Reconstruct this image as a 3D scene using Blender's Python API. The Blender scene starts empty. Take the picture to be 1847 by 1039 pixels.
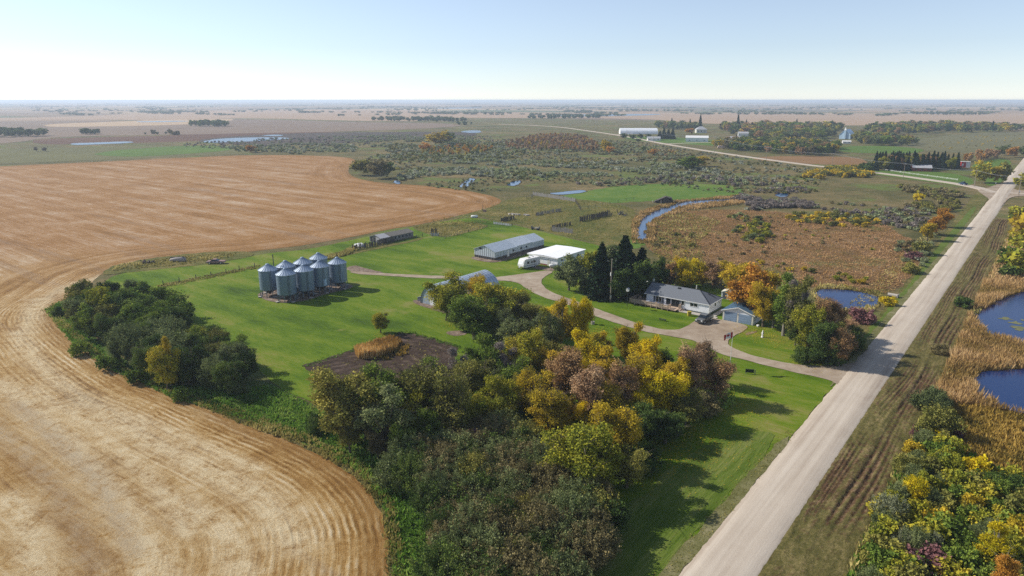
import bpy, math, random
import numpy as np
from mathutils import Vector, noise, geometry
R = math.radians
random.seed(7); rng = np.random.default_rng(7)
SC = bpy.context.scene
COL = SC.collection

# ---------------------------------------------------------------- camera, light, exposure
HC = 50.0; FPX = 1248.0; PITCH = R(15.2)
cam_d = bpy.data.cameras.new('camera'); cam = bpy.data.objects.new('camera', cam_d); COL.objects.link(cam)
cam.location = (0, 0, HC); cam.rotation_euler = (R(90) - PITCH, 0, 0)
cam_d.sensor_width = 36; cam_d.lens = 36 * FPX / 1847; cam_d.clip_start = 0.5; cam_d.clip_end = 80000
SC.camera = cam
SUN_EL, SUN_AZ = 35.0, 160.0            # degrees; azimuth measured from +X
w = bpy.data.worlds.new('World'); SC.world = w; w.use_nodes = True
nt = w.node_tree; nt.nodes.clear()
sky = nt.nodes.new('ShaderNodeTexSky'); sky.sky_type = 'NISHITA'; sky.sun_disc = False
sky.sun_elevation = R(SUN_EL); sky.sun_rotation = math.atan2(math.cos(R(SUN_AZ)), math.sin(R(SUN_AZ)))
sky.altitude = 500; sky.air_density = 1.0; sky.dust_density = 0.0; sky.ozone_density = 1.2
bg = nt.nodes.new('ShaderNodeBackground'); bg.inputs[1].default_value = 0.105
hs = nt.nodes.new('ShaderNodeHueSaturation'); hs.inputs['Saturation'].default_value = .6; nt.links.new(sky.outputs[0], hs.inputs['Color'])
tn = nt.nodes.new('ShaderNodeMix'); tn.data_type = 'RGBA'; tn.blend_type = 'MULTIPLY'; tn.inputs[0].default_value = 1; tn.inputs[7].default_value = (.9, .985, 1.14, 1); nt.links.new(hs.outputs[0], tn.inputs[6])
wo = nt.nodes.new('ShaderNodeOutputWorld')
nt.links.new(tn.outputs[2], bg.inputs[0]); nt.links.new(bg.outputs[0], wo.inputs[0])
sl = bpy.data.lights.new('sun', 'SUN'); sl.energy = 5.0; sl.angle = R(0.5); sl.color = (1, 0.94, 0.85)
so = bpy.data.objects.new('sun', sl); COL.objects.link(so)
sdir = Vector((math.cos(R(SUN_AZ)) * math.cos(R(SUN_EL)), math.sin(R(SUN_AZ)) * math.cos(R(SUN_EL)), math.sin(R(SUN_EL))))
so.rotation_euler = (-sdir).to_track_quat('-Z', 'Y').to_euler(); so.location = (-60, 20, 90)
SC.view_settings.view_transform = 'Standard'; SC.view_settings.look = 'None'
SC.view_settings.exposure = 0.28; SC.view_settings.gamma = 1; SC.view_settings.use_curve_mapping = False
SC.cycles.use_denoising = False
SC.cycles.max_bounces = 6; SC.cycles.transparent_max_bounces = 8; SC.cycles.volume_bounces = 1

# ---------------------------------------------------------------- measuring: a point of the photograph on the plane z
def G(x, y, z=0.0):
    d = math.sin(PITCH) * FPX + math.cos(PITCH) * (y - 519.5)
    f = math.cos(PITCH) * FPX - math.sin(PITCH) * (y - 519.5)
    t = (HC - z) / d
    return ((x - 923.5) * t, f * t)
def height_at(x, yb, yt):
    X, Y = G(x, yb)
    d = math.sin(PITCH) * FPX + math.cos(PITCH) * (yt - 519.5)
    f = math.cos(PITCH) * FPX - math.sin(PITCH) * (yt - 519.5)
    return HC - Y * d / f
def pxm(y): return (math.sin(PITCH) * FPX + math.cos(PITCH) * (y - 519.5)) / HC
A1 = R(52.0)
E1 = Vector((math.cos(A1), math.sin(A1), 0)); E2 = Vector((math.sin(A1), -math.cos(A1), 0))
RZ = A1 - math.pi / 2                    # local x along E2, local y along E1

# ---------------------------------------------------------------- materials
def lin(h):
    h = h.lstrip('#'); v = [int(h[i:i + 2], 16) / 255 for i in (0, 2, 4)]
    return tuple(c / 12.92 if c <= .04045 else ((c + .055) / 1.055) ** 2.4 for c in v)
class NG:
    def __init__(s, name):
        s.m = bpy.data.materials.new(name); s.m.use_nodes = True
        s.t = s.m.node_tree; s.t.nodes.clear(); s.out = s.n('OutputMaterial')
    def n(s, typ, **kw):
        nd = s.t.nodes.new('ShaderNode' + typ)
        for k, v in kw.items(): setattr(nd, k, v)
        return nd
    def l(s, a, b): s.t.links.new(a, b)
    def setin(s, sock, v):
        if hasattr(v, 'is_output') or hasattr(v, 'links'): s.l(v, sock)
        else: sock.default_value = v
    def math(s, op, a, b=0.5, clamp=False):
        nd = s.n('Math', operation=op, use_clamp=clamp); s.setin(nd.inputs[0], a); s.setin(nd.inputs[1], b); return nd.outputs[0]
    def noise(s, vec, scale, detail=4, rough=.55, dist=0):
        nd = s.n('TexNoise'); s.l(vec, nd.inputs['Vector']); nd.inputs['Scale'].default_value = scale
        nd.inputs['Detail'].default_value = detail; nd.inputs['Roughness'].default_value = rough
        nd.inputs['Distortion'].default_value = dist; return nd.outputs['Fac']
    def ramp(s, fac, stops, interp='LINEAR'):
        nd = s.n('ValToRGB'); s.l(fac, nd.inputs[0]); e = nd.color_ramp.elements; nd.color_ramp.interpolation = interp
        while len(e) < len(stops): e.new(0.5)
        for i, (p, c) in enumerate(stops):
            e[i].position = p; e[i].color = (c[0], c[1], c[2], 1) if not isinstance(c, (int, float)) else (c, c, c, 1)
        return nd.outputs[0]
    def mix(s, f, a, b, mode='MIX'):
        nd = s.n('Mix', data_type='RGBA', blend_type=mode)
        s.setin(nd.inputs[0], f)
        for i, v in ((6, a), (7, b)):
            if isinstance(v, tuple): nd.inputs[i].default_value = (v[0], v[1], v[2], 1)
            else: s.l(v, nd.inputs[i])
        return nd.outputs[2]
    def attr(s, name): nd = s.n('Attribute', attribute_name=name); return nd.outputs['Fac']
    def pos(s): return s.n('NewGeometry').outputs['Position']
    def obj(s): return s.n('TexCoord').outputs['Object']
    def mapping(s, vec, rot=(0, 0, 0), scale=(1, 1, 1)):
        nd = s.n('Mapping'); s.l(vec, nd.inputs[0]); nd.inputs['Rotation'].default_value = rot; nd.inputs['Scale'].default_value = scale
        return nd.outputs[0]
    def bump(s, h, strength=.3, dist=.1):
        nd = s.n('Bump'); s.l(h, nd.inputs['Height']); nd.inputs['Strength'].default_value = strength
        nd.inputs['Distance'].default_value = dist; return nd.outputs[0]
    def pbr(s, col, rough=.8, metal=0, normal=None, spec=.3):
        p = s.n('BsdfPrincipled')
        if isinstance(col, tuple): p.inputs['Base Color'].default_value = (*col[:3], 1)
        else: s.l(col, p.inputs['Base Color'])
        s.setin(p.inputs['Roughness'], rough); p.inputs['Metallic'].default_value = metal
        p.inputs['Specular IOR Level'].default_value = spec
        if normal is not None: s.l(normal, p.inputs['Normal'])
        s.l(p.outputs[0], s.out.inputs[0]); return p

_MC = {}; GK = .72
def mat(name, c1, c2=None, scale=3, rough=.75, metal=0, bump=.15, detail=4, stretch=(1, 1, 1), spec=.3):
    """plain procedural material of a thing: two colours mixed by worn noise, fine relief"""
    if name in _MC: return _MC[name]
    g = NG(name); c1 = lin(c1) if isinstance(c1, str) else c1
    c2 = tuple(x * .72 for x in c1) if c2 is None else (lin(c2) if isinstance(c2, str) else c2)
    v = g.mapping(g.obj(), scale=stretch)
    f = g.noise(v, scale, detail, .6); f2 = g.noise(v, scale * 9, 3)
    col = g.mix(g.math('MULTIPLY_ADD', f, 2.2), c1, c1)
    col = g.ramp(g.math('ADD', g.math('MULTIPLY', f, .7), g.math('MULTIPLY', f2, .3)), [(.32, c2), (.62, c1)])
    g.pbr(col, rough, metal, g.bump(f2, bump, .02), spec); _MC[name] = g.m; return g.m

def ground_mat(name, stops, s1=.02, s2=.15, s3=1.6, w=(.34, .31, .35), rough=.95, bump=.5, bd=.12, streak=None, patch=None):
    """ground cover: three scales of noise through one colour ramp; streak = (angle, stretch) draws it out along a line"""
    g = NG(name); p = g.pos(); v = p
    if streak: v = g.mapping(g.mapping(p, rot=(0, 0, -streak[0])), scale=(1 / streak[1], 1, 1))
    a = g.noise(p, s1, 4); b = g.noise(v, s2, 5, .6); c = g.noise(v, s3, 6, .8)
    f = g.math('ADD', g.math('ADD', g.math('MULTIPLY', a, w[0]), g.math('MULTIPLY', b, w[1])), g.math('MULTIPLY', c, w[2]))
    f = g.math('MULTIPLY_ADD', f, 1, False)
    nd = f.node; nd.inputs[1].default_value = 3.6; nd.inputs[2].default_value = -1.3
    col = g.ramp(f, [(q, tuple(GK * k for k in (lin(h) if isinstance(h, str) else h))) for q, h in stops])
    if patch:
        pm = g.ramp(g.noise(p, patch[1], 3, .6), [(patch[2], 0), (patch[2] + .08, 1)])
        col = g.mix(pm, col, lin(patch[0]))
    fine = g.noise(v, s3 * 2.3, 3, .7)
    g.pbr(col, rough, 0, g.bump(g.math('ADD', c, fine), bump, bd), .1); return g.m

# ---------------------------------------------------------------- mesh helpers
def link(o, parent=None):
    COL.objects.link(o)
    if parent is not None: o.parent = parent
    return o
def tag(o, label=None, cat=None, group=None, kind=None):
    if label: o['label'] = label
    if cat: o['category'] = cat
    if group: o['group'] = group
    if kind: o['kind'] = kind
    return o
def thing(name, label, cat, loc=(0, 0, 0), rz=0, group=None):
    o = bpy.data.objects.new(name, None); o.empty_display_size = .5
    o.location = loc if len(loc) == 3 else (loc[0], loc[1], 0); o.rotation_euler = (0, 0, rz); COL.objects.link(o)
    return tag(o, label, cat, group)
def fast_mesh(name, V, F, mats, attrs=None, smooth=False, mi=None):
    """V (n,3), F (m,k) arrays"""
    me = bpy.data.meshes.new(name); V = np.asarray(V, np.float32); F = np.asarray(F, np.int32)
    m, k = F.shape
    me.vertices.add(len(V)); me.vertices.foreach_set('co', V.ravel())
    me.loops.add(m * k); me.loops.foreach_set('vertex_index', F.ravel())
    me.polygons.add(m); me.polygons.foreach_set('loop_start', np.arange(0, m * k, k, dtype=np.int32))
    me.polygons.foreach_set('loop_total', np.full(m, k, np.int32))
    if mi is not None: me.polygons.foreach_set('material_index', np.asarray(mi, np.int32))
    for a in mats: me.materials.append(a)
    me.update(calc_edges=True)
    if smooth: me.polygons.foreach_set('use_smooth', np.ones(m, bool))
    for nm, (dom, arr) in (attrs or {}).items():
        at = me.attributes.new(nm, 'FLOAT', dom); at.data.foreach_set('value', np.asarray(arr, np.float32))
    return me
class MB:
    def __init__(s): s.v = []; s.f = []; s.m = []
    def add(s, vs, fs, m=0):
        b = len(s.v); s.v += [tuple(q) for q in vs]; s.f += [tuple(b + i for i in f) for f in fs]; s.m += [m] * len(fs); return s
    def box(s, x0, x1, y0, y1, z0, z1, m=0):
        return s.add([(x0, y0, z0), (x1, y0, z0), (x1, y1, z0), (x0, y1, z0), (x0, y0, z1), (x1, y0, z1), (x1, y1, z1), (x0, y1, z1)],
                     [(0, 3, 2, 1), (4, 5, 6, 7), (0, 1, 5, 4), (1, 2, 6, 5), (2, 3, 7, 6), (3, 0, 4, 7)], m)
    def bar(s, p, q, w, h=None, m=0):
        """square bar from p to q"""
        p = Vector(p); q = Vector(q); h = h or w; d = (q - p)
        if d.length < 1e-6: return s
        d.normalize(); up = Vector((0, 0, 1)) if abs(d.z) < .95 else Vector((1, 0, 0))
        a = d.cross(up).normalized() * w / 2; b = a.cross(d).normalized() * h / 2
        vs = [p - a - b, p + a - b, p + a + b, p - a + b, q - a - b, q + a - b, q + a + b, q - a + b]
        return s.add(vs, [(0, 1, 2, 3), (7, 6, 5, 4), (0, 4, 5, 1), (1, 5, 6, 2), (2, 6, 7, 3), (3, 7, 4, 0)], m)
    def tube(s, pts, rad, n=6, m=0, cap=True):
        pts = [Vector(p) for p in pts]; rad = rad if hasattr(rad, '__len__') else [rad] * len(pts); b = len(s.v)
        for i, p in enumerate(pts):
            d = (pts[min(i + 1, len(pts) - 1)] - pts[max(i - 1, 0)]).normalized()
            up = Vector((0, 0, 1)) if abs(d.z) < .9 else Vector((1, 0, 0))
            a = d.cross(up).normalized(); c = a.cross(d)
            for k in range(n):
                t = 2 * math.pi * k / n; s.v.append(tuple(p + (a * math.cos(t) + c * math.sin(t)) * rad[i]))
        for i in range(len(pts) - 1):
            for k in range(n):
                s.f.append((b + i * n + k, b + i * n + (k + 1) % n, b + (i + 1) * n + (k + 1) % n, b + (i + 1) * n + k)); s.m.append(m)
        if cap:
            s.f.append(tuple(b + k for k in range(n))[::-1]); s.m.append(m)
            e = b + (len(pts) - 1) * n; s.f.append(tuple(e + k for k in range(n))); s.m.append(m)
        return s
    def ring(s, prof, n=32, m=0, close=False):
        """lathe about z: prof = [(r, z)...]"""
        b = len(s.v)
        for r, z in prof:
            for k in range(n): t = 2 * math.pi * k / n; s.v.append((r * math.cos(t), r * math.sin(t), z))
        for i in range(len(prof) - 1):
            for k in range(n):
                s.f.append((b + i * n + k, b + i * n + (k + 1) % n, b + (i + 1) * n + (k + 1) % n, b + (i + 1) * n + k)); s.m.append(m)
        if close:
            e = b + (len(prof) - 1) * n; s.f.append(tuple(e + k for k in range(n))); s.m.append(m)
        return s
    def prism(s, poly, z0, z1, m=0):
        n = len(poly); vs = [(x, y, z0) for x, y in poly] + [(x, y, z1) for x, y in poly]
        return s.add(vs, [tuple(range(n))[::-1], tuple(range(n, 2 * n))] + [(i, (i + 1) % n, n + (i + 1) % n, n + i) for i in range(n)], m)
    def extr(s, poly, y0, y1, m=0, inset=0, zi=None):
        """side profile (x, z) extruded in y; points above zi are drawn in by inset"""
        n = len(poly); k = lambda z: inset if (zi is not None and z > zi) else 0
        vs = [(x, y0 + k(z), z) for x, z in poly] + [(x, y1 - k(z), z) for x, z in poly]
        return s.add(vs, [tuple(range(n)), tuple(range(n, 2 * n))[::-1]] + [(i, n + i, n + (i + 1) % n, (i + 1) % n) for i in range(n)], m)
    def quad(s, a, b, c, d, m=0): return s.add([a, b, c, d], [(0, 1, 2, 3)], m)
    def slab(s, a, b, c, d, t, m=0):
        """a sheet of thickness t under the quad a b c d"""
        a, b, c, d = map(Vector, (a, b, c, d)); n = (b - a).cross(d - a).normalized() * t
        vs = [a, b, c, d, a - n, b - n, c - n, d - n]
        return s.add(vs, [(0, 1, 2, 3), (7, 6, 5, 4), (0, 4, 5, 1), (1, 5, 6, 2), (2, 6, 7, 3), (3, 7, 4, 0)], m)
    def mesh(s, name, mats, smooth=False):
        me = bpy.data.meshes.new(name); me.from_pydata(s.v, [], s.f); me.polygons.foreach_set('material_index', s.m)
        for a in (mats if isinstance(mats, (list, tuple)) else [mats]): me.materials.append(a)
        if smooth: me.polygons.foreach_set('use_smooth', [True] * len(s.f))
        me.update(); return me
    def build(s, name, mats=(), parent=None, smooth=False, loc=None, rz=0):
        o = bpy.data.objects.new(name, s.mesh(name, mats, smooth)); link(o, parent)
        if loc is not None: o.location = loc if len(loc) == 3 else (*loc, 0)
        o.rotation_euler = (0, 0, rz); return o
def dup(root, loc, rz=None, label=None, group=None, scale=None):
    r = root.copy(); COL.objects.link(r); r.location = loc if len(loc) == 3 else (*loc, 0)
    if rz is not None: r.rotation_euler = (0, 0, rz)
    if scale: r.scale = scale
    if label: r['label'] = label
    if group: r['group'] = group
    for ch in [c for c in root.children]:
        c = ch.copy(); COL.objects.link(c); c.parent = r
        for gch in [q for q in ch.children]:
            d = gch.copy(); COL.objects.link(d); d.parent = c
    return r

# ---------------------------------------------------------------- outlines on the ground
def chaikin(p, it=2, closed=True):
    p = np.asarray(p, float)
    for _ in range(it):
        q = np.roll(p, -1, 0) if closed else p[1:]
        a = p if closed else p[:-1]
        n = np.empty((len(a) * 2, 2)); n[0::2] = a * .75 + q * .25; n[1::2] = a * .25 + q * .75
        p = n if closed else np.vstack([p[:1], n, p[-1:]])
    return p
def world(pts): return np.array([G(*p) for p in pts])
def resample(p, step, closed=True):
    out = []; n = len(p)
    for i in range(n if closed else n - 1):
        a = p[i]; b = p[(i + 1) % n]; L = np.hypot(*(b - a)); st = step if not callable(step) else step(a)
        k = max(1, int(L / st))
        for j in range(k): out.append(a + (b - a) * j / k)
    if not closed: out.append(p[-1])
    return np.array(out)
def ragged(p, amp, freq=.25, seed=0, closed=True):
    n = len(p); nx = np.roll(p, -1, 0); pv = np.roll(p, 1, 0)
    t = nx - pv; L = np.maximum(np.hypot(t[:, 0], t[:, 1]), 1e-6); nr = np.c_[-t[:, 1] / L, t[:, 0] / L]
    d = np.array([noise.fractal(Vector((x * freq + seed, y * freq, seed)), .9, 2.1, 5) for x, y in p])
    if not closed: d[0] = d[-1] = 0
    return p + nr * (d * amp)[:, None]
def inside(px, py, poly):
    c = np.zeros(len(px), bool); n = len(poly); j = n - 1
    for i in range(n):
        xi, yi = poly[i]; xj, yj = poly[j]
        if yi != yj:
            c ^= ((yi > py) != (yj > py)) & (px < (xj - xi) * (py - yi) / (yj - yi) + xi)
        j = i
    return c
def seg_dist(P, L, closed=True):
    """distance to the polyline L and the arc length of the nearest point"""
    A = L; B = np.roll(L, -1, 0)
    if not closed: A = A[:-1]; B = B[:-1]
    s0 = np.r_[0, np.cumsum(np.hypot(*(B - A).T))]
    best = np.full(len(P), 1e9); arc = np.zeros(len(P))
    for i in range(len(A)):
        d = B[i] - A[i]; LL = max(d @ d, 1e-9); t = np.clip(((P - A[i]) @ d) / LL, 0, 1)
        q = A[i] + t[:, None] * d; dd = np.hypot(*(P - q).T); m = dd < best
        best[m] = dd[m]; arc[m] = s0[i] + t[m] * math.sqrt(LL)
    return best, arc
LV = {}; _CN = [0]
def sheet(name, pts, m, level, amp=.6, step=1.2, kind='structure', smooth_it=2, px=True, freq=.25, poly=None):
    """a flat piece of the setting: outline measured in the photograph, level in sheets above the ground"""
    p = np.asarray(pts, float) if not px else world(pts)
    if poly is None:
        p = chaikin(p, smooth_it) if smooth_it else p
        p = resample(p, lambda a: max(step, np.hypot(*a) * .006)); p = ragged(p, amp, freq, level)
    else: p = poly
    far = np.hypot(*p.mean(0)); _CN[0] += 1; z = level * (.02 if far < 700 else .06) + _CN[0] * .0003
    tr = geometry.tessellate_polygon([[Vector((x, y, 0)) for x, y in p]])
    V = np.c_[p, np.full(len(p), z)]; F = np.array([t for t in tr], np.int32)
    a, b, c = V[F[:, 0]], V[F[:, 1]], V[F[:, 2]]
    fl = ((b[:, 0] - a[:, 0]) * (c[:, 1] - a[:, 1]) - (b[:, 1] - a[:, 1]) * (c[:, 0] - a[:, 0])) < 0
    F[fl] = F[fl][:, ::-1]
    o = bpy.data.objects.new(name, fast_mesh(name, V, F, [m])); link(o); tag(o, kind=kind); LV[name] = p
    if name in ('pond', 'creek'): WATERS.append(p)
    return o
def ribbon(name, line, width, m, z=.1, px=True, kind='structure', crown=.06, step=2.0, edge=.25):
    """a road: centre line swept with a crowned section and rough verges"""
    p = world(line) if px else np.asarray(line, float)
    p = resample(chaikin(p, 2, False), lambda a: max(step, np.hypot(*a) * .01), False)
    t = np.gradient(p, axis=0); L = np.hypot(*t.T); nr = np.c_[-t[:, 1] / L, t[:, 0] / L]
    us = [-1, -.85, -.4, 0, .4, .85, 1]; zs = [0.0, z, z + crown * .7, z + crown, z + crown * .7, z, 0.0]
    V = []; s = np.r_[0, np.cumsum(np.hypot(*np.diff(p, axis=0).T))]; U = []; S = []
    for i in range(len(p)):
        for u, zz in zip(us, zs):
            j = noise.noise(Vector((s[i] * .8, u * 40, 3))) * edge if abs(u) > .8 else 0
            q = p[i] + nr[i] * (u * width / 2 + j); V.append((q[0], q[1], zz)); U.append(u * width / 2); S.append(s[i])
    k = len(us); F = [(i * k + j, (i + 1) * k + j, (i + 1) * k + j + 1, i * k + j + 1) for i in range(len(p) - 1) for j in range(k - 1)]
    me = fast_mesh(name, V, np.array(F), [m], {'u': ('POINT', U), 's': ('POINT', S)})
    o = bpy.data.objects.new(name, me); link(o); return tag(o, kind=kind)

# ================================================================ THE SETTING
M_meadow = ground_mat('meadow_cover', [(0, '#4c4d2c'), (.3, '#626037'), (.5, '#746b42'), (.7, '#897850'), (1, '#a38e66')], .014, .09, .7, bump=1, bd=.3, patch=('#5f6933', .03, .55))
M_lawn = ground_mat('mown_lawn', [(0, '#3b520c'), (.25, '#4f6b10'), (.45, '#617c14'), (.62, '#738622'), (.8, '#868a3c'), (1, '#9a9059')], .03, .18, 1.5, w=(.36, .34, .3), streak=(A1 - R(90), 4), bump=.9, bd=.1, patch=('#76763c', .06, .61))
M_rough = ground_mat('rough_grass', [(0, '#4c5a25'), (.4, '#67692f'), (.65, '#837843'), (1, '#a3905c')], .05, .4, 2.5, bump=.9, bd=.2)
M_reed = ground_mat('reed_bed_cover', [(0, '#5f5537'), (.25, '#7d6543'), (.5, '#94724f'), (.75, '#a98b68'), (1, '#b49c80')], .03, .2, 1.8, bump=1, bd=.3, patch=('#6f6b3c', .035, .56))
M_soil = ground_mat('garden_soil', [(0, '#2d2420'), (.4, '#46382f'), (.7, '#5f4e43'), (1, '#7a6858')], .08, .6, 3.5, w=(.3, .35, .35), streak=(A1 - R(70), 7), bump=1, bd=.12)
M_gravel = ground_mat('pale_gravel', [(0, '#8f7c67'), (.35, '#a89580'), (.65, '#b9a893'), (1, '#c6b8a5')], .08, .5, 6, w=(.35, .35, .3), bump=.5, bd=.04)
M_dirtpad = ground_mat('gravel_pad', [(0, '#5c4c40'), (.4, '#826f60'), (.7, '#a08d7c'), (1, '#b9aa99')], .3, 1.2, 5, bump=.8, bd=.08)
M_mud = ground_mat('bank_mud', [(0, '#3a3020'), (.5, '#564629'), (1, '#6f5c34')], .1, .8, 4, bump=.8, bd=.1)
M_green = ground_mat('wet_meadow', [(0, '#4d6b25'), (.4, '#5d7d2c'), (.7, '#73883a'), (1, '#83803f')], .03, .2, 1.6)
M_weeds = ground_mat('green_weeds', [(0, '#3f5a22'), (.4, '#56742c'), (.7, '#74843b'), (1, '#8f8650')], .06, .5, 2.5, bump=1, bd=.25)

def sized(o): return o
# --- the ground itself, one sheet out to the horizon (finer near the camera)
g_s = 26000
base = MB()
base.quad((-g_s, -400, 0), (g_s, -400, 0), (g_s, g_s, 0), (-g_s, g_s, 0))
o = base.build('ground', M_meadow); tag(o, kind='structure')

# --- far farmland: survey-grid parcels, each a field of its own colour
far_cols = ['#ab906f', '#b89f7c', '#8f7c68', '#a08a70', '#7c7560', '#c6af8c', '#847c50', '#6f7650', '#a88f72', '#958065', '#bda585', '#777258']
FARM = [ground_mat('far_field_%d' % i, [(0, c), (1, c)], .002, .01, .1, bump=.1) for i, c in enumerate(far_cols)]
for m_, c in zip(FARM, far_cols):
    nd = [n for n in m_.node_tree.nodes if n.type == 'VALTORGB'][0]; L_ = lin(c)
    nd.color_ramp.elements[0].color = (L_[0] * .58, L_[1] * .58, L_[2] * .6, 1); nd.color_ramp.elements[1].color = (L_[0] * .85, L_[1] * .83, L_[2] * .82, 1)
pr = random.Random(11)
parcels = [MB() for _ in far_cols]
for i in range(-22, 30):
    for j in range(-26, 26):
        c0 = E1 * (i * 810) + E2 * (j * 810); ctr = c0 + E1 * 400 + E2 * 400; d = math.hypot(ctr.x, ctr.y)
        if ctr.y < 1300 or d > 19000 or abs(ctr.x) > ctr.y * .95 + 500: continue
        n = pr.choice([1, 1, 2, 3])
        ax = pr.random() < .5
        for k in range(n):
            a, b = (k / n, (k + 1) / n)
            u0, u1, v0, v1 = (a, b, 0, 1) if ax else (0, 1, a, b)
            q = [c0 + E1 * (810 * u + 12 * (1 if u == 0 else -1 if u == 1 else 0)) + E2 * (810 * v + 12 * (1 if v == 0 else -1 if v == 1 else 0)) for u, v in ((u0, v0), (u0, v1), (u1, v1), (u1, v0))]
            if min(p.y for p in q) < 1230: continue
            mb = parcels[pr.randrange(len(far_cols))]; mb.quad(*[(p.x, p.y, .02) for p in q])
for k, mb in enumerate(parcels):
    if mb.v: tag(mb.build('far_field', FARM[k]), kind='structure')

def fm(name, c, spread=.18, s=(.006, .03, .3), streak=None):
    L_ = lin(c); return ground_mat(name, [(0, tuple(x * (1 - spread) for x in L_)), (1, tuple(x * (1 + spread) for x in L_))], *s, bump=.2, streak=streak)
M_lav = fm('harrowed_field', '#8f7b68', .14); M_tan = fm('tan_stubble_far', '#b89c7f', .12); M_pale = fm('pale_stubble_far', '#c9ae8c', .1)
M_grey = fm('grey_pasture', '#77734f', .22, (.01, .05, .6)); M_yard = fm('farm_grass', '#5f7a2c', .25, (.02, .08, .8)); M_brown = fm('brown_field', '#93714b', .2, (.01, .05, .6))
M_olive = fm('olive_pasture', '#716f43', .25, (.01, .06, .7)); M_sedge = fm('dark_sedge', '#5a5048', .25, (.01, .05, .5))
M_rust = fm('rusty_sedge', '#6e4f3c', .25, (.01, .05, .5))
A = dict(amp=4, step=12, freq=.02)
sheet('harrowed_field', [(-260, 262), (-200, 222), (150, 217), (340, 221), (430, 214), (660, 221), (800, 222), (850, 228), (650, 237), (480, 240), (330, 243), (100, 246), (0, 262)], M_lav, 2, **A)
sheet('tan_field', [(-200, 214), (100, 212), (250, 205), (420, 198), (660, 197), (790, 200), (800, 219), (660, 219), (430, 212), (340, 219), (150, 215), (-200, 219)], M_tan, 2, **A)
sheet('pale_field', [(78, 224), (200, 220), (300, 216), (360, 216), (430, 214), (400, 222), (300, 226), (150, 229), (80, 229)], M_pale, 3, **A)
sheet('tan_field', [(780, 213), (960, 213), (1170, 214), (1250, 223), (1400, 225), (1580, 227), (1860, 223), (2000, 222), (2000, 206), (1600, 205), (1400, 203), (1100, 203), (800, 203)], M_tan, 2, **A)
sheet('harrowed_field', [(1760, 226), (2050, 221), (2080, 236), (1700, 235)], M_lav, 3, **A)
sheet('grey_pasture', [(1600, 262), (1690, 247), (1745, 240), (1860, 238), (2000, 240), (1960, 270), (1847, 276), (1780, 278), (1700, 274), (1640, 270)], M_grey, 1, **A)
sheet('olive_pasture', [(-200, 300), (0, 296), (200, 288), (350, 281), (470, 276), (440, 262), (330, 262), (130, 266), (-100, 272)], M_olive, 1, amp=3, step=6, freq=.05)
sheet('green_pasture', [(210, 284), (330, 279), (430, 270), (400, 262), (300, 264), (150, 276)], M_yard, 2, amp=4, step=6, freq=.05)
sheet('sedge_marsh', [(330, 252), (520, 240), (700, 238), (860, 238), (860, 247), (700, 252), (560, 262), (420, 262)], M_sedge, 2, amp=4, step=8, freq=.04)
sheet('rusty_sedge_marsh', [(60, 250), (250, 246), (420, 240), (640, 237), (520, 246), (380, 254), (240, 258), (60, 262)], M_rust, 1, amp=4, step=8, freq=.04)
sheet('farm_lawn', [(1535, 308), (1590, 306), (1700, 310), (1745, 318), (1760, 330), (1742, 336), (1660, 326), (1570, 313)], M_yard, 2, amp=1, step=3)
sheet('farm_lawn', [(1480, 296), (1540, 292), (1610, 300), (1590, 305), (1530, 307)], M_yard, 1, amp=1, step=3)
sheet('roadside_grass', [(1740, 300), (1800, 285), (1828, 290), (1815, 318), (1800, 336), (1770, 334), (1790, 310)], M_yard, 3, amp=1, step=3)
sheet('village_green', [(1205, 246), (1240, 250), (1380, 262), (1400, 268), (1260, 262), (1140, 254), (1120, 246)], M_yard, 1, amp=2, step=4)
sheet('village_green', [(1510, 265), (1580, 262), (1670, 268), (1660, 277), (1560, 277), (1500, 272)], M_yard, 1, amp=2, step=4)
sheet('brown_field', [(1345, 286), (1400, 281), (1540, 283), (1565, 290), (1560, 299), (1480, 297), (1400, 292)], M_brown, 1, amp=2, step=4)
sheet('wet_meadow', [(1000, 356), (1060, 344), (1110, 336), (1190, 331), (1290, 332), (1350, 339), (1325, 357), (1240, 360), (1180, 362), (1090, 368), (1030, 366)], M_green, 1, amp=2.5, step=2)
sheet('wet_meadow', [(1150, 395), (1190, 400), (1175, 440), (1120, 455), (1080, 435), (1090, 415)], M_green, 1, amp=2.5, step=2)

# --- reed beds: the rust-brown marsh behind the house and the cattails right of the road
sheet('reed_marsh', [(1165, 445), (1158, 420), (1185, 392), (1225, 382), (1290, 378), (1400, 382), (1480, 392), (1590, 400), (1625, 425), (1665, 440), (1660, 470), (1640, 505), (1600, 530), (1470, 520), (1330, 500), (1220, 480)], M_reed, 1, amp=3, step=1.5)
# --- rough grass round the yard
sheet('rough_grass', [(180, 498), (200, 478), (330, 458), (430, 452), (470, 460), (400, 474), (300, 485), (210, 494)], M_rough, 5, amp=.9)
sheet('weed_bank', [(80, 560), (110, 530), (200, 640), (330, 700), (430, 690), (500, 690), (590, 760), (700, 830), (790, 900), (800, 1180), (680, 1180), (715, 1010), (690, 900), (640, 850), (560, 800), (430, 755), (320, 722), (200, 668), (130, 620)], M_weeds, 1, amp=1)

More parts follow.
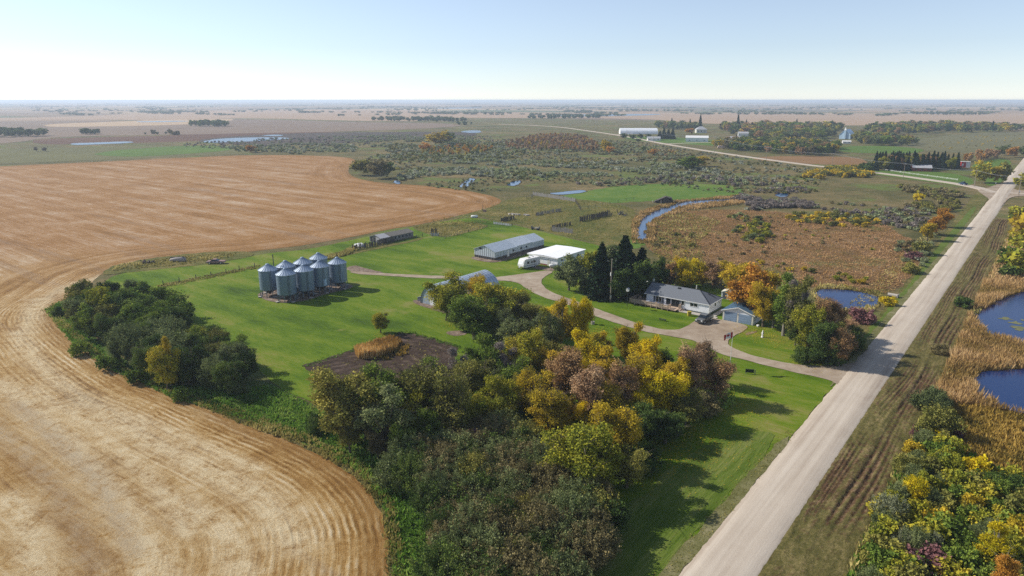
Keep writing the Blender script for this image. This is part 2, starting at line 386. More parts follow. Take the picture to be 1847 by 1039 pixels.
# --- stubble field: outline sampled densely; every vertex knows how far it is from the headland
fld = [(690, 1140), (698, 1039), (702, 985), (690, 925), (652, 870), (600, 832), (520, 795), (440, 765), (380, 740), (318, 712), (250, 690), (190, 655), (135, 618), (98, 582), (88, 565), (100, 548),
       (140, 528), (168, 508), (185, 492), (230, 476), (330, 461), (450, 455), (560, 441), (640, 427), (700, 414), (760, 405), (850, 384), (905, 368), (903, 357), (840, 343), (760, 334), (690, 331),
       (632, 320), (626, 303), (648, 287), (600, 281), (450, 279), (350, 284), (200, 291), (0, 300), (-200, 309)]
fw = world(fld); fw = np.vstack([fw, [(-480, 430), (-360, 200), (-160, 40), (-60, 20), (-16, 38)]])
fs_ = chaikin(fw, 3)
fb = ragged(resample(fs_, lambda a: max(.7, np.hypot(*a) * .006)), .5, .35, 5)
gy = [22.0]
while gy[-1] < 560: gy.append(gy[-1] + max(.9, gy[-1] * .0125))
gp = []
for yy in gy:
    st = max(.9, yy * .0125); xs = np.arange(-480, 60, st)
    xs = xs[(xs > -yy * .92 - 45)]
    gp.append(np.c_[xs + rng.uniform(-.2, .2, len(xs)) * st, np.full(len(xs), yy) + rng.uniform(-.2, .2, len(xs)) * st])
gp = np.vstack(gp); ok = inside(gp[:, 0], gp[:, 1], fb); gp = gp[ok]
dd, _ = seg_dist(gp, fb[::3]); gp = gp[dd > .5]
allp = np.vstack([fb, gp]); nb = len(fb)
res = geometry.delaunay_2d_cdt([Vector(p) for p in allp], [(i, (i + 1) % nb) for i in range(nb)], [], 0, 1e-5)
Vf = np.array([tuple(v) for v in res[0]]); Ff = np.array([f for f in res[2] if len(f) == 3])
cen = Vf[Ff].mean(1); Ff = Ff[inside(cen[:, 0], cen[:, 1], fb)]
line = resample(fs_, 2.5); dist, arc = seg_dist(Vf, line)
wob = np.array([noise.noise(Vector((x * .03, y * .03, 2))) * 1.2 for x, y in Vf])
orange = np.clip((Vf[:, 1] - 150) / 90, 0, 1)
head = np.clip(1 - (dist - 24) / 8, 0, 1); head = np.maximum(head, np.clip((105 - Vf[:, 1]) / 30, 0, .85) * (Vf[:, 0] > -60))
# loose straw and wheel marks lie along these lines of the photograph
SWATHS = [([(-20, 760), (60, 830), (130, 920), (170, 1039), (190, 1120)], 1.6, 0), ([(0, 690), (90, 760), (190, 870), (260, 980), (300, 1080)], 2.2, 1), ([(60, 700), (170, 770), (280, 870), (340, 960)], 1.3, 1),
                  ([(30, 730), (110, 800), (200, 900), (240, 1000)], 1.2, 0), ([(140, 720), (260, 790), (380, 850), (480, 900), (530, 980)], 2.6, 1), ([(230, 745), (360, 800), (470, 850)], 1.0, 1), ([(30, 600), (70, 660), (150, 720), (260, 770)], 1.6, 1),
                  ([(300, 900), (380, 930), (430, 1000), (440, 1080)], 2.0, 1), ([(20, 900), (60, 960), (70, 1060)], 1.8, 1), ([(60, 540), (45, 580), (55, 640), (110, 700)], 1.4, 1), ([(180, 500), (110, 520), (60, 560), (40, 620)], 2.0, 1), ([(560, 446), (420, 462), (260, 480), (150, 510)], 1.8, 1)]
NS_ = len(Vf); sw1 = np.zeros(NS_); sw0 = np.zeros(NS_)
for ln, wd, kd in SWATHS:
    q = chaikin(world(ln), 2, False); bb = (Vf[:, 0] > q[:, 0].min() - 6) & (Vf[:, 0] < q[:, 0].max() + 6) & (Vf[:, 1] > q[:, 1].min() - 6) & (Vf[:, 1] < q[:, 1].max() + 6)
    dd_, _ = seg_dist(Vf[bb], q, False); val = np.exp(-(dd_ / (wd * 1.15)) ** 2)
    if kd: sw1[bb] = np.maximum(sw1[bb], val)
    else: sw0[bb] = np.maximum(sw0[bb], val)
g = NG('stubble'); p = g.pos(); fd = g.attr('fd'); fs = g.attr('fs'); hd = g.attr('head')
cb = g.n('CombineXYZ'); g.l(fd, cb.inputs[0]); g.l(g.math('MULTIPLY', fs, .035), cb.inputs[1])
hv = cb.outputs[0]; lv = g.mapping(g.mapping(p, rot=(0, 0, -(A1 - R(90)))), scale=(.05, 1, 1))
tw = g.math('MULTIPLY', g.math('SUBTRACT', g.noise(p, .35, 4), .5), .9)
rowf = g.math('ADD', g.math('MULTIPLY', g.math('SINE', g.math('MULTIPLY', g.math('ADD', fd, tw), 6.6)), .5), .5)
rowk = g.math('MULTIPLY', g.ramp(g.math('MULTIPLY', fd, .02), [(.1, .42), (.42, .0)]), g.ramp(g.noise(p, .12, 4, .75), [(.42, .0), (.58, 1)]))
rowsA = g.noise(hv, 2.1, 5, .75); bandA = g.noise(hv, .22, 4, .7)
rowsB = g.noise(lv, 1.2, 4, .75); bandB = g.noise(lv, .13, 5, .7)
cl1 = g.noise(p, .05, 5, .7); fine = g.noise(p, 3.2, 6, .85); mid = g.noise(p, .45, 6, .8, .6)
def mixf(f, a, b): nd = g.n('Mix', data_type='FLOAT'); g.l(f, nd.inputs[0]); g.l(a, nd.inputs[2]); g.l(b, nd.inputs[3]); return nd.outputs[0]
rows = mixf(hd, rowsB, g.math('ADD', g.math('MULTIPLY', rowsA, .8), g.math('MULTIPLY', g.math('SUBTRACT', rowf, .45), rowk))); band = mixf(hd, bandB, bandA)
f = g.math('ADD', g.math('ADD', g.math('MULTIPLY', rows, .24), g.math('MULTIPLY', band, .26)), g.math('ADD', g.math('MULTIPLY', cl1, .2), g.math('ADD', g.math('MULTIPLY', fine, .14), g.math('MULTIPLY', mid, .16))))
f = g.math('SUBTRACT', g.math('MULTIPLY', f, 4.6), 1.8)
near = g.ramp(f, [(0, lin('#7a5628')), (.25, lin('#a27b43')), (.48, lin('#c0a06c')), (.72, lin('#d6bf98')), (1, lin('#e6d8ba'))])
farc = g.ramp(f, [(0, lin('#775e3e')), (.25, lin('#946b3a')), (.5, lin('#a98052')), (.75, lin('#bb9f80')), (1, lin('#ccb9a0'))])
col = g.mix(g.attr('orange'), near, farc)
edge = g.ramp(g.math('MULTIPLY', fd, .1), [(.05, 1), (.4, 0)]); col = g.mix(g.math('MULTIPLY', edge, .5), col, lin('#8a6638'))
greyp = g.ramp(g.noise(lv, .12, 4, .7), [(.55, 0), (.7, 1)]); col = g.mix(g.math('MULTIPLY', greyp, .4), col, lin('#948373'))
brk = g.ramp(g.math('ADD', g.math('MULTIPLY', mid, .6), g.math('MULTIPLY', fine, .4)), [(.4, .1), (.56, 1)])
col = g.mix(g.math('MULTIPLY', g.math('MULTIPLY', g.attr('straw'), brk), .8), col, lin('#e4d2ac')); col = g.mix(g.math('MULTIPLY', g.math('MULTIPLY', g.attr('chaff'), brk), .6), col, lin('#a8967e'))
col = g.mix(1.0, col, (.8, .8, .8), 'MULTIPLY')
g.pbr(col, .95, 0, g.bump(g.math('ADD', rows, fine), 1, .2), .1)
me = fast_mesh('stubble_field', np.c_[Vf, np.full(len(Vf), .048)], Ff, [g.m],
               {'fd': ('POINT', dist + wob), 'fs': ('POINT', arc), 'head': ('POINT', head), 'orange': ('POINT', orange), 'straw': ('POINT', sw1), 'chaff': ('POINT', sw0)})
o = bpy.data.objects.new('stubble_field', me); link(o); tag(o, kind='structure')

# --- lawns
sheet('lawn', [(186, 503), (250, 486), (330, 480), (430, 468), (480, 457), (560, 450), (640, 432), (700, 418), (770, 405), (850, 391), (905, 401), (960, 414), (1000, 424), (1060, 438), (1110, 452), (1180, 480), (1300, 520),
               (1370, 560), (1420, 600), (1500, 648), (1545, 655), (1500, 701), (1400, 822), (1330, 908), (1220, 1045), (1100, 1180), (860, 1180), (930, 900), (860, 830), (700, 770), (575, 730), (500, 700), (450, 650), (330, 600), (290, 540), (200, 520)],
      M_lawn, 3, amp=.5)
sheet('road_verge', [(1548, 652), (1640, 548), (1700, 470), (1760, 388), (1790, 350), (1765, 342), (1740, 372), (1690, 440), (1640, 505), (1590, 565), (1540, 610), (1500, 645)], M_rough, 4, amp=.7)
sheet('mown_verge', [(1560, 638), (1640, 540), (1700, 462), (1764, 375), (1754, 372), (1690, 448), (1640, 512), (1600, 560), (1550, 615)], fm('verge_grass', '#66762f', .3, (.05, .4, 2)), 5, amp=.6)
sheet('corral_grass', [(745, 400), (850, 386), (905, 400), (960, 412), (1000, 422), (1060, 436), (1110, 450), (1150, 430), (1140, 400), (1150, 375), (1080, 362), (960, 352), (905, 362), (850, 380), (760, 400)], M_rough, 1, amp=1.5)
sheet('pen_grass', [(735, 409), (785, 402), (860, 401), (885, 409), (848, 418), (806, 430), (775, 424)], M_rough, 5, amp=.4)
sheet('shed_grass', [(560, 470), (625, 452), (660, 438), (720, 440), (762, 428), (765, 432), (700, 446), (630, 460), (590, 470)], M_rough, 5, amp=.4)
g = NG('garden_soil_tracks'); p = g.pos(); gx, gy_ = G(690, 600)
sx = g.n('SeparateXYZ'); g.l(p, sx.inputs[0]); dx_ = g.math('ADD', sx.outputs[0], -gx); dy_ = g.math('ADD', sx.outputs[1], -(gy_ - 26))
dr_ = g.math('SQRT', g.math('ADD', g.math('MULTIPLY', dx_, dx_), g.math('MULTIPLY', dy_, dy_))); wr_ = g.math('ADD', dr_, g.math('MULTIPLY', g.noise(p, .25, 3), 2.5))
tr_ = g.math('MULTIPLY', g.math('ADD', g.math('SINE', g.math('MULTIPLY', wr_, 3.1)), 1), .5); f = g.math('ADD', g.math('MULTIPLY', g.noise(p, 1.1, 6, .85), .55), g.math('ADD', g.math('MULTIPLY', g.math('MULTIPLY', tr_, g.ramp(g.noise(p, .2, 4, .7), [(.4, 0), (.6, 1)])), .12), g.math('MULTIPLY', g.noise(p, .12, 4, .7), .35)))
col = g.ramp(f, [(.36, lin('#2b221c')), (.5, lin('#44372e')), (.62, lin('#65564a')), (.76, lin('#867766'))]); g.pbr(col, .95, 0, g.bump(f, 1, .2), .1); M_soil = g.m
sheet('garden_plot', [(545, 661), (600, 643), (650, 627), (690, 612), (720, 600), (745, 602), (790, 613), (828, 626), (822, 655), (790, 690), (700, 720), (620, 705), (580, 685)], M_soil, 5, amp=.8, smooth_it=0, freq=.5, step=.6)

sheet('bare_patch', [(800, 598), (835, 596), (845, 604), (815, 607)], M_dirtpad, 5, amp=.5)
sheet('bare_patch', [(1342, 602), (1366, 596), (1368, 600), (1346, 606)], M_dirtpad, 5, amp=.4)
sheet('gravel_pad', [(463, 533), (470, 527), (520, 518), (575, 508), (632, 512), (640, 520), (590, 530), (560, 541), (515, 548), (480, 543)], M_dirtpad, 6, amp=.3)
sheet('gravel_pad', [(740, 545), (752, 540), (800, 552), (830, 565), (826, 571), (780, 560)], M_dirtpad, 6, amp=.3)
sheet('dirt_strip', [(848, 467), (856, 462), (895, 470), (968, 447), (985, 447), (940, 462), (896, 475), (870, 472)], M_dirtpad, 5, amp=.3)
sheet('dirt_strip', [(950, 478), (1010, 486), (1000, 490), (960, 484)], M_dirtpad, 5, amp=.3)
sheet('worn_patch', [(620, 486), (640, 478), (660, 484), (700, 494), (660, 497)], M_dirtpad, 4, amp=.5)
# --- driveway
D = dict(amp=.3, smooth_it=2)
sheet('driveway', [(1512, 692), (1480, 682), (1430, 672), (1390, 662), (1340, 650), (1300, 640), (1262, 620), (1240, 612), (1200, 606), (1150, 596), (1100, 580), (1060, 566), (1020, 548), (980, 538), (950, 522), (935, 510), (900, 505), (870, 503),
                   (920, 498), (960, 492), (990, 488), (998, 492), (978, 502), (975, 512), (990, 526), (1030, 541), (1075, 557), (1120, 574), (1170, 590), (1215, 598), (1240, 590), (1252, 580), (1268, 572), (1300, 577), (1352, 588), (1345, 596), (1325, 606), (1308, 620),
                   (1330, 633), (1370, 646), (1420, 656), (1470, 662), (1545, 656), (1556, 648), (1575, 650), (1520, 712)], M_gravel, 7, **D)
sheet('track', [(626, 489), (700, 494), (760, 497), (830, 499), (930, 503), (930, 508), (860, 505), (760, 502), (700, 498), (640, 495)], M_gravel, 6, amp=.25)
# --- roads
g = NG('gravel_road'); u = g.attr('u'); s = g.attr('s')
cb = g.n('CombineXYZ'); g.l(u, cb.inputs[0]); g.l(g.math('MULTIPLY', s, .02), cb.inputs[1]); rv = cb.outputs[0]
p = g.pos(); tr = g.noise(rv, 1.3, 4, .7); tl = g.noise(rv, .45, 2); fi = g.noise(p, 5, 5, .8); cl = g.noise(p, .12, 4, .6)
f = g.math('ADD', g.math('ADD', g.math('MULTIPLY', tr, .4), g.math('MULTIPLY', tl, .4)), g.math('ADD', g.math('MULTIPLY', fi, .2), g.math('MULTIPLY', cl, .2)))
col = g.ramp(f, [(.38, lin('#9a8a78')), (.49, lin('#b3a391')), (.56, lin('#c2b4a2')), (.68, lin('#d3c6b4'))])
ed = g.ramp(g.math('ABSOLUTE', g.math('MULTIPLY', u, .25)), [(.8, 0), (.95, 1)]); col = g.mix(g.math('MULTIPLY', ed, .45), col, lin('#b8a282'))
col = g.mix(1.0, col, (.78, .78, .78), 'MULTIPLY')
g.pbr(col, .95, 0, g.bump(g.math('ADD', fi, tr), .5, .06), .1); M_road = g.m
rc = [((18.2 + 26.6) / 2 - 60 * E1.x - .3, 64.5 - 60 * E1.y), (247.5, 349.5)]
c0 = np.array([22.4, 64.5]); e1 = np.array([E1.x, E1.y]); e2 = np.array([E2.x, E2.y])
ribbon('gravel_road', [c0 - e1 * 90, c0 + e1 * 100, c0 + e1 * 250, c0 + e1 * 380, c0 + e1 * 700, c0 + e1 * 1150], 7.3, M_road, .2, px=False, step=1.0)
ribbon('cross_road', [(1795, 348), (1770, 340), (1735, 333), (1680, 325), (1630, 318), (1575, 311), (1500, 302), (1460, 298), (1400, 290), (1340, 282), (1280, 273), (1200, 260), (1150, 250), (1110, 243), (1060, 236), (1010, 229), (960, 226), (900, 224)], 8, M_road, .16, step=3)
ribbon('cross_road', [(1786, 346), (1830, 349), (1900, 352), (2050, 360)], 8, M_road, .16, step=3)
sheet('road_junction', [(1762, 343), (1780, 340), (1795, 334), (1815, 328), (1822, 336), (1830, 343), (1855, 345), (1858, 353), (1825, 355), (1815, 362), (1800, 380), (1788, 362), (1770, 350)], M_gravel, 9, amp=.4)
ribbon('village_lane', [(1108, 243), (1140, 242), (1168, 241)], 6, M_road, .1, step=4)
ribbon('village_lane', [(1190, 260), (1220, 259), (1260, 257), (1330, 256)], 6, M_road, .1, step=4)
ribbon('farm_lane', [(1560, 308), (1540, 306), (1500, 303)], 4, M_road, .08, step=4)

# --- water
def water(name, deep, rough=.06, bs=1.4, bstr=.12):
    g = NG(name); p = g.mapping(g.pos(), rot=(0, 0, .4), scale=(1, 2.2, 1))
    n = g.math('ADD', g.noise(p, bs, 3, .6), g.math('MULTIPLY', g.noise(p, bs * 4, 2), .4))
    b = g.pbr(lin(deep), rough, 0, g.bump(n, bstr, .12), .5); b.inputs['IOR'].default_value = 1.33; return g.m
WATERS = []
M_water = water('pond_water', '#0c2b5a', .1, 1.6, .08); M_creek = water('creek_water', '#1f466e', .1, 2); M_lake = water('lake_water', '#4a5f72', .25, .5, .3)
W = dict(amp=.8, step=.9)
sheet('pond', [(1470, 527), (1480, 522), (1530, 524), (1578, 532), (1590, 545), (1570, 556), (1540, 562), (1500, 560), (1480, 548)], M_water, 6, **W)
sheet('pond', [(1735, 556), (1762, 562), (1785, 553), (1812, 538), (1860, 522), (2000, 515), (2100, 650), (1930, 640), (1870, 634), (1847, 626), (1815, 612), (1785, 606), (1768, 594), (1762, 578)], M_water, 3, **W)
sheet('pond', [(1757, 674), (1800, 668), (1870, 664), (2050, 658), (2150, 775), (1990, 775), (1847, 748), (1800, 733), (1762, 714), (1755, 694)], M_water, 3, **W)
sheet('creek', [(1153, 434), (1150, 415), (1152, 400), (1165, 388), (1185, 380), (1205, 374), (1225, 366), (1250, 362), (1252, 366), (1230, 372), (1210, 383), (1190, 391), (1172, 400), (1166, 415), (1168, 436)], M_creek, 4, amp=2.2, step=.7, freq=.3)
sheet('creek', [(1215, 372), (1240, 363), (1290, 361), (1330, 359), (1325, 363), (1270, 367), (1230, 374)], M_creek, 5, amp=1, step=1)
sheet('creek', [(1395, 352), (1410, 348), (1425, 351), (1412, 357)], M_creek, 4, amp=1, step=1)
sheet('creek', [(826, 338), (836, 330), (846, 321), (858, 322), (852, 330), (842, 338)], M_creek, 4, amp=.8, step=1)
sheet('creek', [(912, 334), (925, 327), (940, 325), (938, 331), (926, 336)], M_creek, 4, amp=.8, step=1)
sheet('creek', [(985, 349), (1010, 347), (1045, 343), (1060, 344), (1050, 348), (1010, 352)], M_creek, 4, amp=.8, step=1)
sheet('creek', [(708, 330), (714, 325), (723, 328), (722, 333)], M_creek, 6, amp=.6, step=1)
for k_, P_ in enumerate(list(WATERS)):
    nx_ = np.roll(P_, -1, 0) - np.roll(P_, 1, 0); L_ = np.maximum(np.hypot(*nx_.T), 1e-6); nr_ = np.c_[nx_[:, 1] / L_, -nx_[:, 0] / L_]
    ar_ = .5 * np.sum(P_[:, 0] * np.roll(P_[:, 1], -1) - np.roll(P_[:, 0], -1) * P_[:, 1]); wd_ = np.array([.45 + .5 * abs(noise.noise(Vector((x * .3, y * .3, 3)))) for x, y in P_])
    Q_ = P_ + nr_ * (wd_ * (1 if ar_ > 0 else -1))[:, None]; _CN[0] += 1
    V_ = np.r_[np.c_[P_, np.full(len(P_), .1)], np.c_[Q_, np.full(len(P_), .17)]]; n_ = len(P_); i_ = np.arange(n_); F_ = np.stack([i_, (i_ + 1) % n_, (i_ + 1) % n_ + n_, i_ + n_], 1)
    tag(link(bpy.data.objects.new('muddy_bank', fast_mesh('muddy_bank', V_, F_, [M_mud]))), kind='structure')
LK = dict(amp=3, step=5, freq=.05)
sheet('slough', [(356, 257), (390, 251), (420, 249), (470, 248), (512, 248), (528, 250), (480, 254), (430, 256), (385, 258)], M_lake, 4, **LK)
sheet('slough', [(470, 245), (490, 243), (515, 244), (500, 246)], M_lake, 4, **LK)
sheet('slough', [(125, 259), (180, 257), (240, 255), (242, 258), (170, 261), (130, 262)], M_lake, 4, **LK)
sheet('slough', [(830, 237), (850, 235), (870, 236), (866, 240), (838, 240)], M_lake, 4, **LK)
sheet('slough', [(985, 208.5), (1060, 206), (1185, 205.5), (1200, 207), (1100, 210), (1000, 210)], M_lake, 5, amp=8, step=20, freq=.01)
sheet('slough', [(1610, 204), (1700, 201.5), (1760, 203), (1700, 206)], M_lake, 5, amp=8, step=20, freq=.01)
sheet('slough', [(240, 219), (330, 218), (340, 219.5), (250, 221)], M_lake, 5, amp=8, step=20, freq=.01)
sheet('slough', [(780, 195), (860, 194), (880, 195.2), (800, 196.5)], M_lake, 5, amp=8, step=30, freq=.01)
DW = fm('duckweed_cover', '#7c7d5a', .3, (.5, 1.5, 5))
for dx, dy, w_ in ((1815, 575, 14), (1832, 582, 12), (1842, 578, 9), (1826, 590, 8), (1840, 594, 10)):
    sheet('duckweed', [(dx - w_, dy - 1), (dx, dy - 2.4), (dx + w_, dy + 1), (dx + w_ * .6, dy + 3), (dx - w_ * .5, dy + 1.6)], DW, 4, amp=2.2, step=.4, freq=.5)

# --- the ditch right of the road, churned by wheels: real relief
sA = np.r_[np.arange(-40, 150, .28), np.arange(150, 300, .9)]; wA = np.arange(0, 8.3, .15)
SS, WW = np.meshgrid(sA, wA, indexing='ij')
wv = WW + .5 * np.sin(SS / 19) + .25 * np.sin(SS / 7.3)
n1 = np.array([noise.fractal(Vector((a * .9, b * 1.6, 0)), .8, 2, 4) for a, b in zip(SS.ravel(), WW.ravel())]).reshape(SS.shape)
n2 = np.array([noise.noise(Vector((a * .05, b * .15, 9))) for a, b in zip(SS.ravel(), WW.ravel())]).reshape(SS.shape)
rut = np.zeros_like(SS)
for c_, wd, am in ((1.3, .14, .7), (1.9, .16, .9), (2.5, .16, .9), (3.0, .14, .7), (4.3, .24, 1.2), (5.1, .26, 1.5), (5.9, .2, .9), (6.6, .16, .8)):
    rut += am * np.exp(-((wv - c_ - .35 * np.sin(SS / (11 + c_) + c_)) / wd) ** 2) * np.clip(.85 + n2 * 1.6, .1, 1.3) * np.clip(.8 + n1 * .9, .2, 1.5)
Zd = .12 * np.sin(np.clip(WW / 8.1, 0, 1) * math.pi) ** .5 + .12 + n1 * (.07 + .16 * np.clip(rut, 0, 1)) - rut * .2 + .07 * np.exp(-((wv - 3.7) / .4) ** 2)
Zd *= np.clip((8.1 - WW) / .8, 0, 1) * np.clip(.35 + WW, 0, 1); Zd = np.maximum(Zd, .03) + 0
ed = np.where(WW > 7.9, -.02, 0)
XY = c0[None, None] + e1 * SS[..., None] + e2 * (WW[..., None] + 3.35)
ns, nw = SS.shape; idx = np.arange(ns * nw).reshape(ns, nw)
F = np.stack([idx[:-1, :-1], idx[:-1, 1:], idx[1:, 1:], idx[1:, :-1]], -1).reshape(-1, 4)
g = NG('churned_ditch'); p = g.pos(); lv = g.mapping(g.mapping(p, rot=(0, 0, -A1)), scale=(.25, 1, 1))
f = g.math('ADD', g.math('MULTIPLY', g.noise(lv, .8, 4, .7), .4), g.math('MULTIPLY', g.noise(p, 2.2, 6, .85), .6))
gr = g.ramp(f, [(.34, lin('#42461f')), (.5, lin('#6b663a')), (.64, lin('#9b8d60'))]); mu = g.ramp(f, [(.34, lin('#33271c')), (.5, lin('#634c36')), (.64, lin('#a18a6b'))])
g.pbr(g.mix(1.0, g.mix(g.attr('mud'), gr, mu), (.78, .75, .73), 'MULTIPLY'), .95, 0, g.bump(f, 1, .3), .1)
me = fast_mesh('churned_ditch', np.c_[XY.reshape(-1, 2), (Zd + ed).ravel()], F, [g.m], {'mud': ('POINT', np.clip(rut * 1.0 + n1 * .9 + n2 * .7 + .05, 0, 1).ravel())}, smooth=True)
o = bpy.data.objects.new('ditch', me); link(o); tag(o, kind='structure')
# cattail ground and scrub ground right of the ditch
def offs(pts): return [tuple(c0 + e1 * a + e2 * b) for a, b in pts]
sheet('cattail_marsh', offs([(56, 11), (90, 11), (130, 10.6), (200, 10.6), (330, 11), (330, 60), (150, 110), (60, 90), (56, 40)]), M_reed, 1, amp=.8, px=False)
sheet('scrub_floor', offs([(-70, 11), (-20, 10.8), (20, 10.8), (45, 11), (66, 10.8), (66, 40), (20, 60), (-60, 50)]), M_weeds, 2, amp=.8, px=False)
sheet('orange_sedge', offs([(46, 15), (58, 13.5), (68, 14), (69, 24), (66, 45), (42, 45), (42, 24)]), fm('orange_sedge', '#7d6a34', .35, (.1, .7, 3)), 3, amp=1, px=False)

# ================================================================ AIR
hz = MB().box(-29000, 29000, -600, 29000, -1.2, 53.0).build('haze', []); hz.data.materials.clear()
hm = bpy.data.materials.new('air'); hm.use_nodes = True; hm.node_tree.nodes.clear()
vo = hm.node_tree.nodes.new('ShaderNodeOutputMaterial'); pv = hm.node_tree.nodes.new('ShaderNodeVolumePrincipled')
pv.inputs['Color'].default_value = (.70, .83, 1, 1); pv.inputs['Density'].default_value = 1.5e-4; pv.inputs['Anisotropy'].default_value = .2
hm.node_tree.links.new(pv.outputs[0], vo.inputs['Volume']); hz.data.materials.append(hm); tag(hz, kind='stuff')

M_dusty = ground_mat('dusty_verge_grass', [(0, '#5f6030'), (.4, '#757444'), (.7, '#8f8a60'), (1, '#ad9f80')], .1, .5, 3, bump=.8, bd=.1)
sheet('dusty_verge', offs([(-90, -3.2), (15, -3.2), (38, -3.2), (38, -4.6), (15, -5.2), (-90, -5.4)]), M_dusty, 6, amp=.45, px=False, step=.7)
sheet('dusty_verge', offs([(62, -3.2), (120, -3.2), (200, -3.2), (330, -3.2), (330, -4.6), (200, -4.6), (62, -4.8)]), M_dusty, 6, amp=.4, px=False, step=.7)

M_strip = ground_mat('roadside_mown_grass', [(0, '#42551a'), (.3, '#566c1e'), (.5, '#67792c'), (.7, '#7c8540'), (1, '#9a9462')], .05, .35, 2.2, w=(.25, .45, .3), streak=(A1, 9), bump=1, bd=.1)
sheet('mown_strip', offs([(-90, -5.1), (15, -5.0), (36, -4.6), (38, -8), (30, -13), (10, -14.5), (-20, -13), (-90, -12)]), M_strip, 4, amp=.7, px=False, step=.8)

# ================================================================ VEGETATION
def leafmat(name, c0, c1, c2, trans=.2, k=1.32):
    """foliage: three colours of the species, told apart clump by clump, tree by tree"""
    g = NG(name); oi = g.n('ObjectInfo'); t = g.attr('tone')
    pn = g.noise(g.pos(), .35, 3, .6)
    f = g.math('ADD', g.math('ADD', g.math('MULTIPLY', t, .55), g.math('MULTIPLY', oi.outputs['Random'], .28)), g.math('MULTIPLY', g.math('SUBTRACT', pn, .5), .9))
    col = g.ramp(f, [(.08, tuple(k * x for x in lin(c0))), (.42, tuple(k * x for x in lin(c1))), (.85, tuple(k * x for x in lin(c2)))])
    d = g.n('BsdfDiffuse'); tr = g.n('BsdfTranslucent'); mx = g.n('MixShader'); mx.inputs[0].default_value = trans
    g.l(col, d.inputs[0]); g.l(col, tr.inputs[0]); g.l(d.outputs[0], mx.inputs[1]); g.l(tr.outputs[0], mx.inputs[2]); g.l(mx.outputs[0], g.out.inputs[0])
    return g.m
PAL = {
 'dark': leafmat('leaf_dark_green', '#303f20', '#47582b', '#6c7839'),
 'green': leafmat('leaf_green', '#3d4d20', '#5a6c2c', '#828c3a'),
 'olive': leafmat('leaf_olive', '#50532a', '#706f38', '#948b44'),
 'ygreen': leafmat('leaf_yellow_green', '#5f6726', '#85842c', '#ad9a36'),
 'yellow': leafmat('leaf_yellow', '#8a831a', '#b8a41f', '#dcc632', .35),
 'gold': leafmat('leaf_gold', '#7a6d24', '#a48f2a', '#c9ac3a', .35),
 'orange': leafmat('leaf_orange', '#7c5d2a', '#a67830', '#c29344', .3),
 'russet': leafmat('leaf_russet', '#62503a', '#8a6c4a', '#b29468'),
 'pink': leafmat('leaf_dull_pink', '#6f5b44', '#96785a', '#b59874'),
 'grey': leafmat('leaf_grey_willow', '#50543c', '#72755a', '#8f9172'),
 'greyg': leafmat('leaf_grey_green', '#414a2f', '#616a42', '#858a5c'),
 'brownw': leafmat('leaf_brown_willow', '#48452e', '#6a6242', '#8b7f58'),
 'purple': leafmat('leaf_purple', '#52393c', '#73504f', '#8f6b68'),
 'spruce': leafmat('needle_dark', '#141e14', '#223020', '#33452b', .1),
 'scrubg': leafmat('scrub_grey_green', '#606749', '#868c66', '#a5a882', .3),
 'scrubs': leafmat('scrub_silver', '#6b6e58', '#929480', '#afb09b', .3),
 'lav': leafmat('twig_lavender', '#5e564f', '#7c726b', '#90877f'),
}
M_bark = mat('tree_bark', '#6a5f52', '#453c33', 6, .9, stretch=(1, 1, .2))
M_pale = mat('pale_bark', '#8a8377', '#5f584e', 6, .9, stretch=(1, 1, .2))

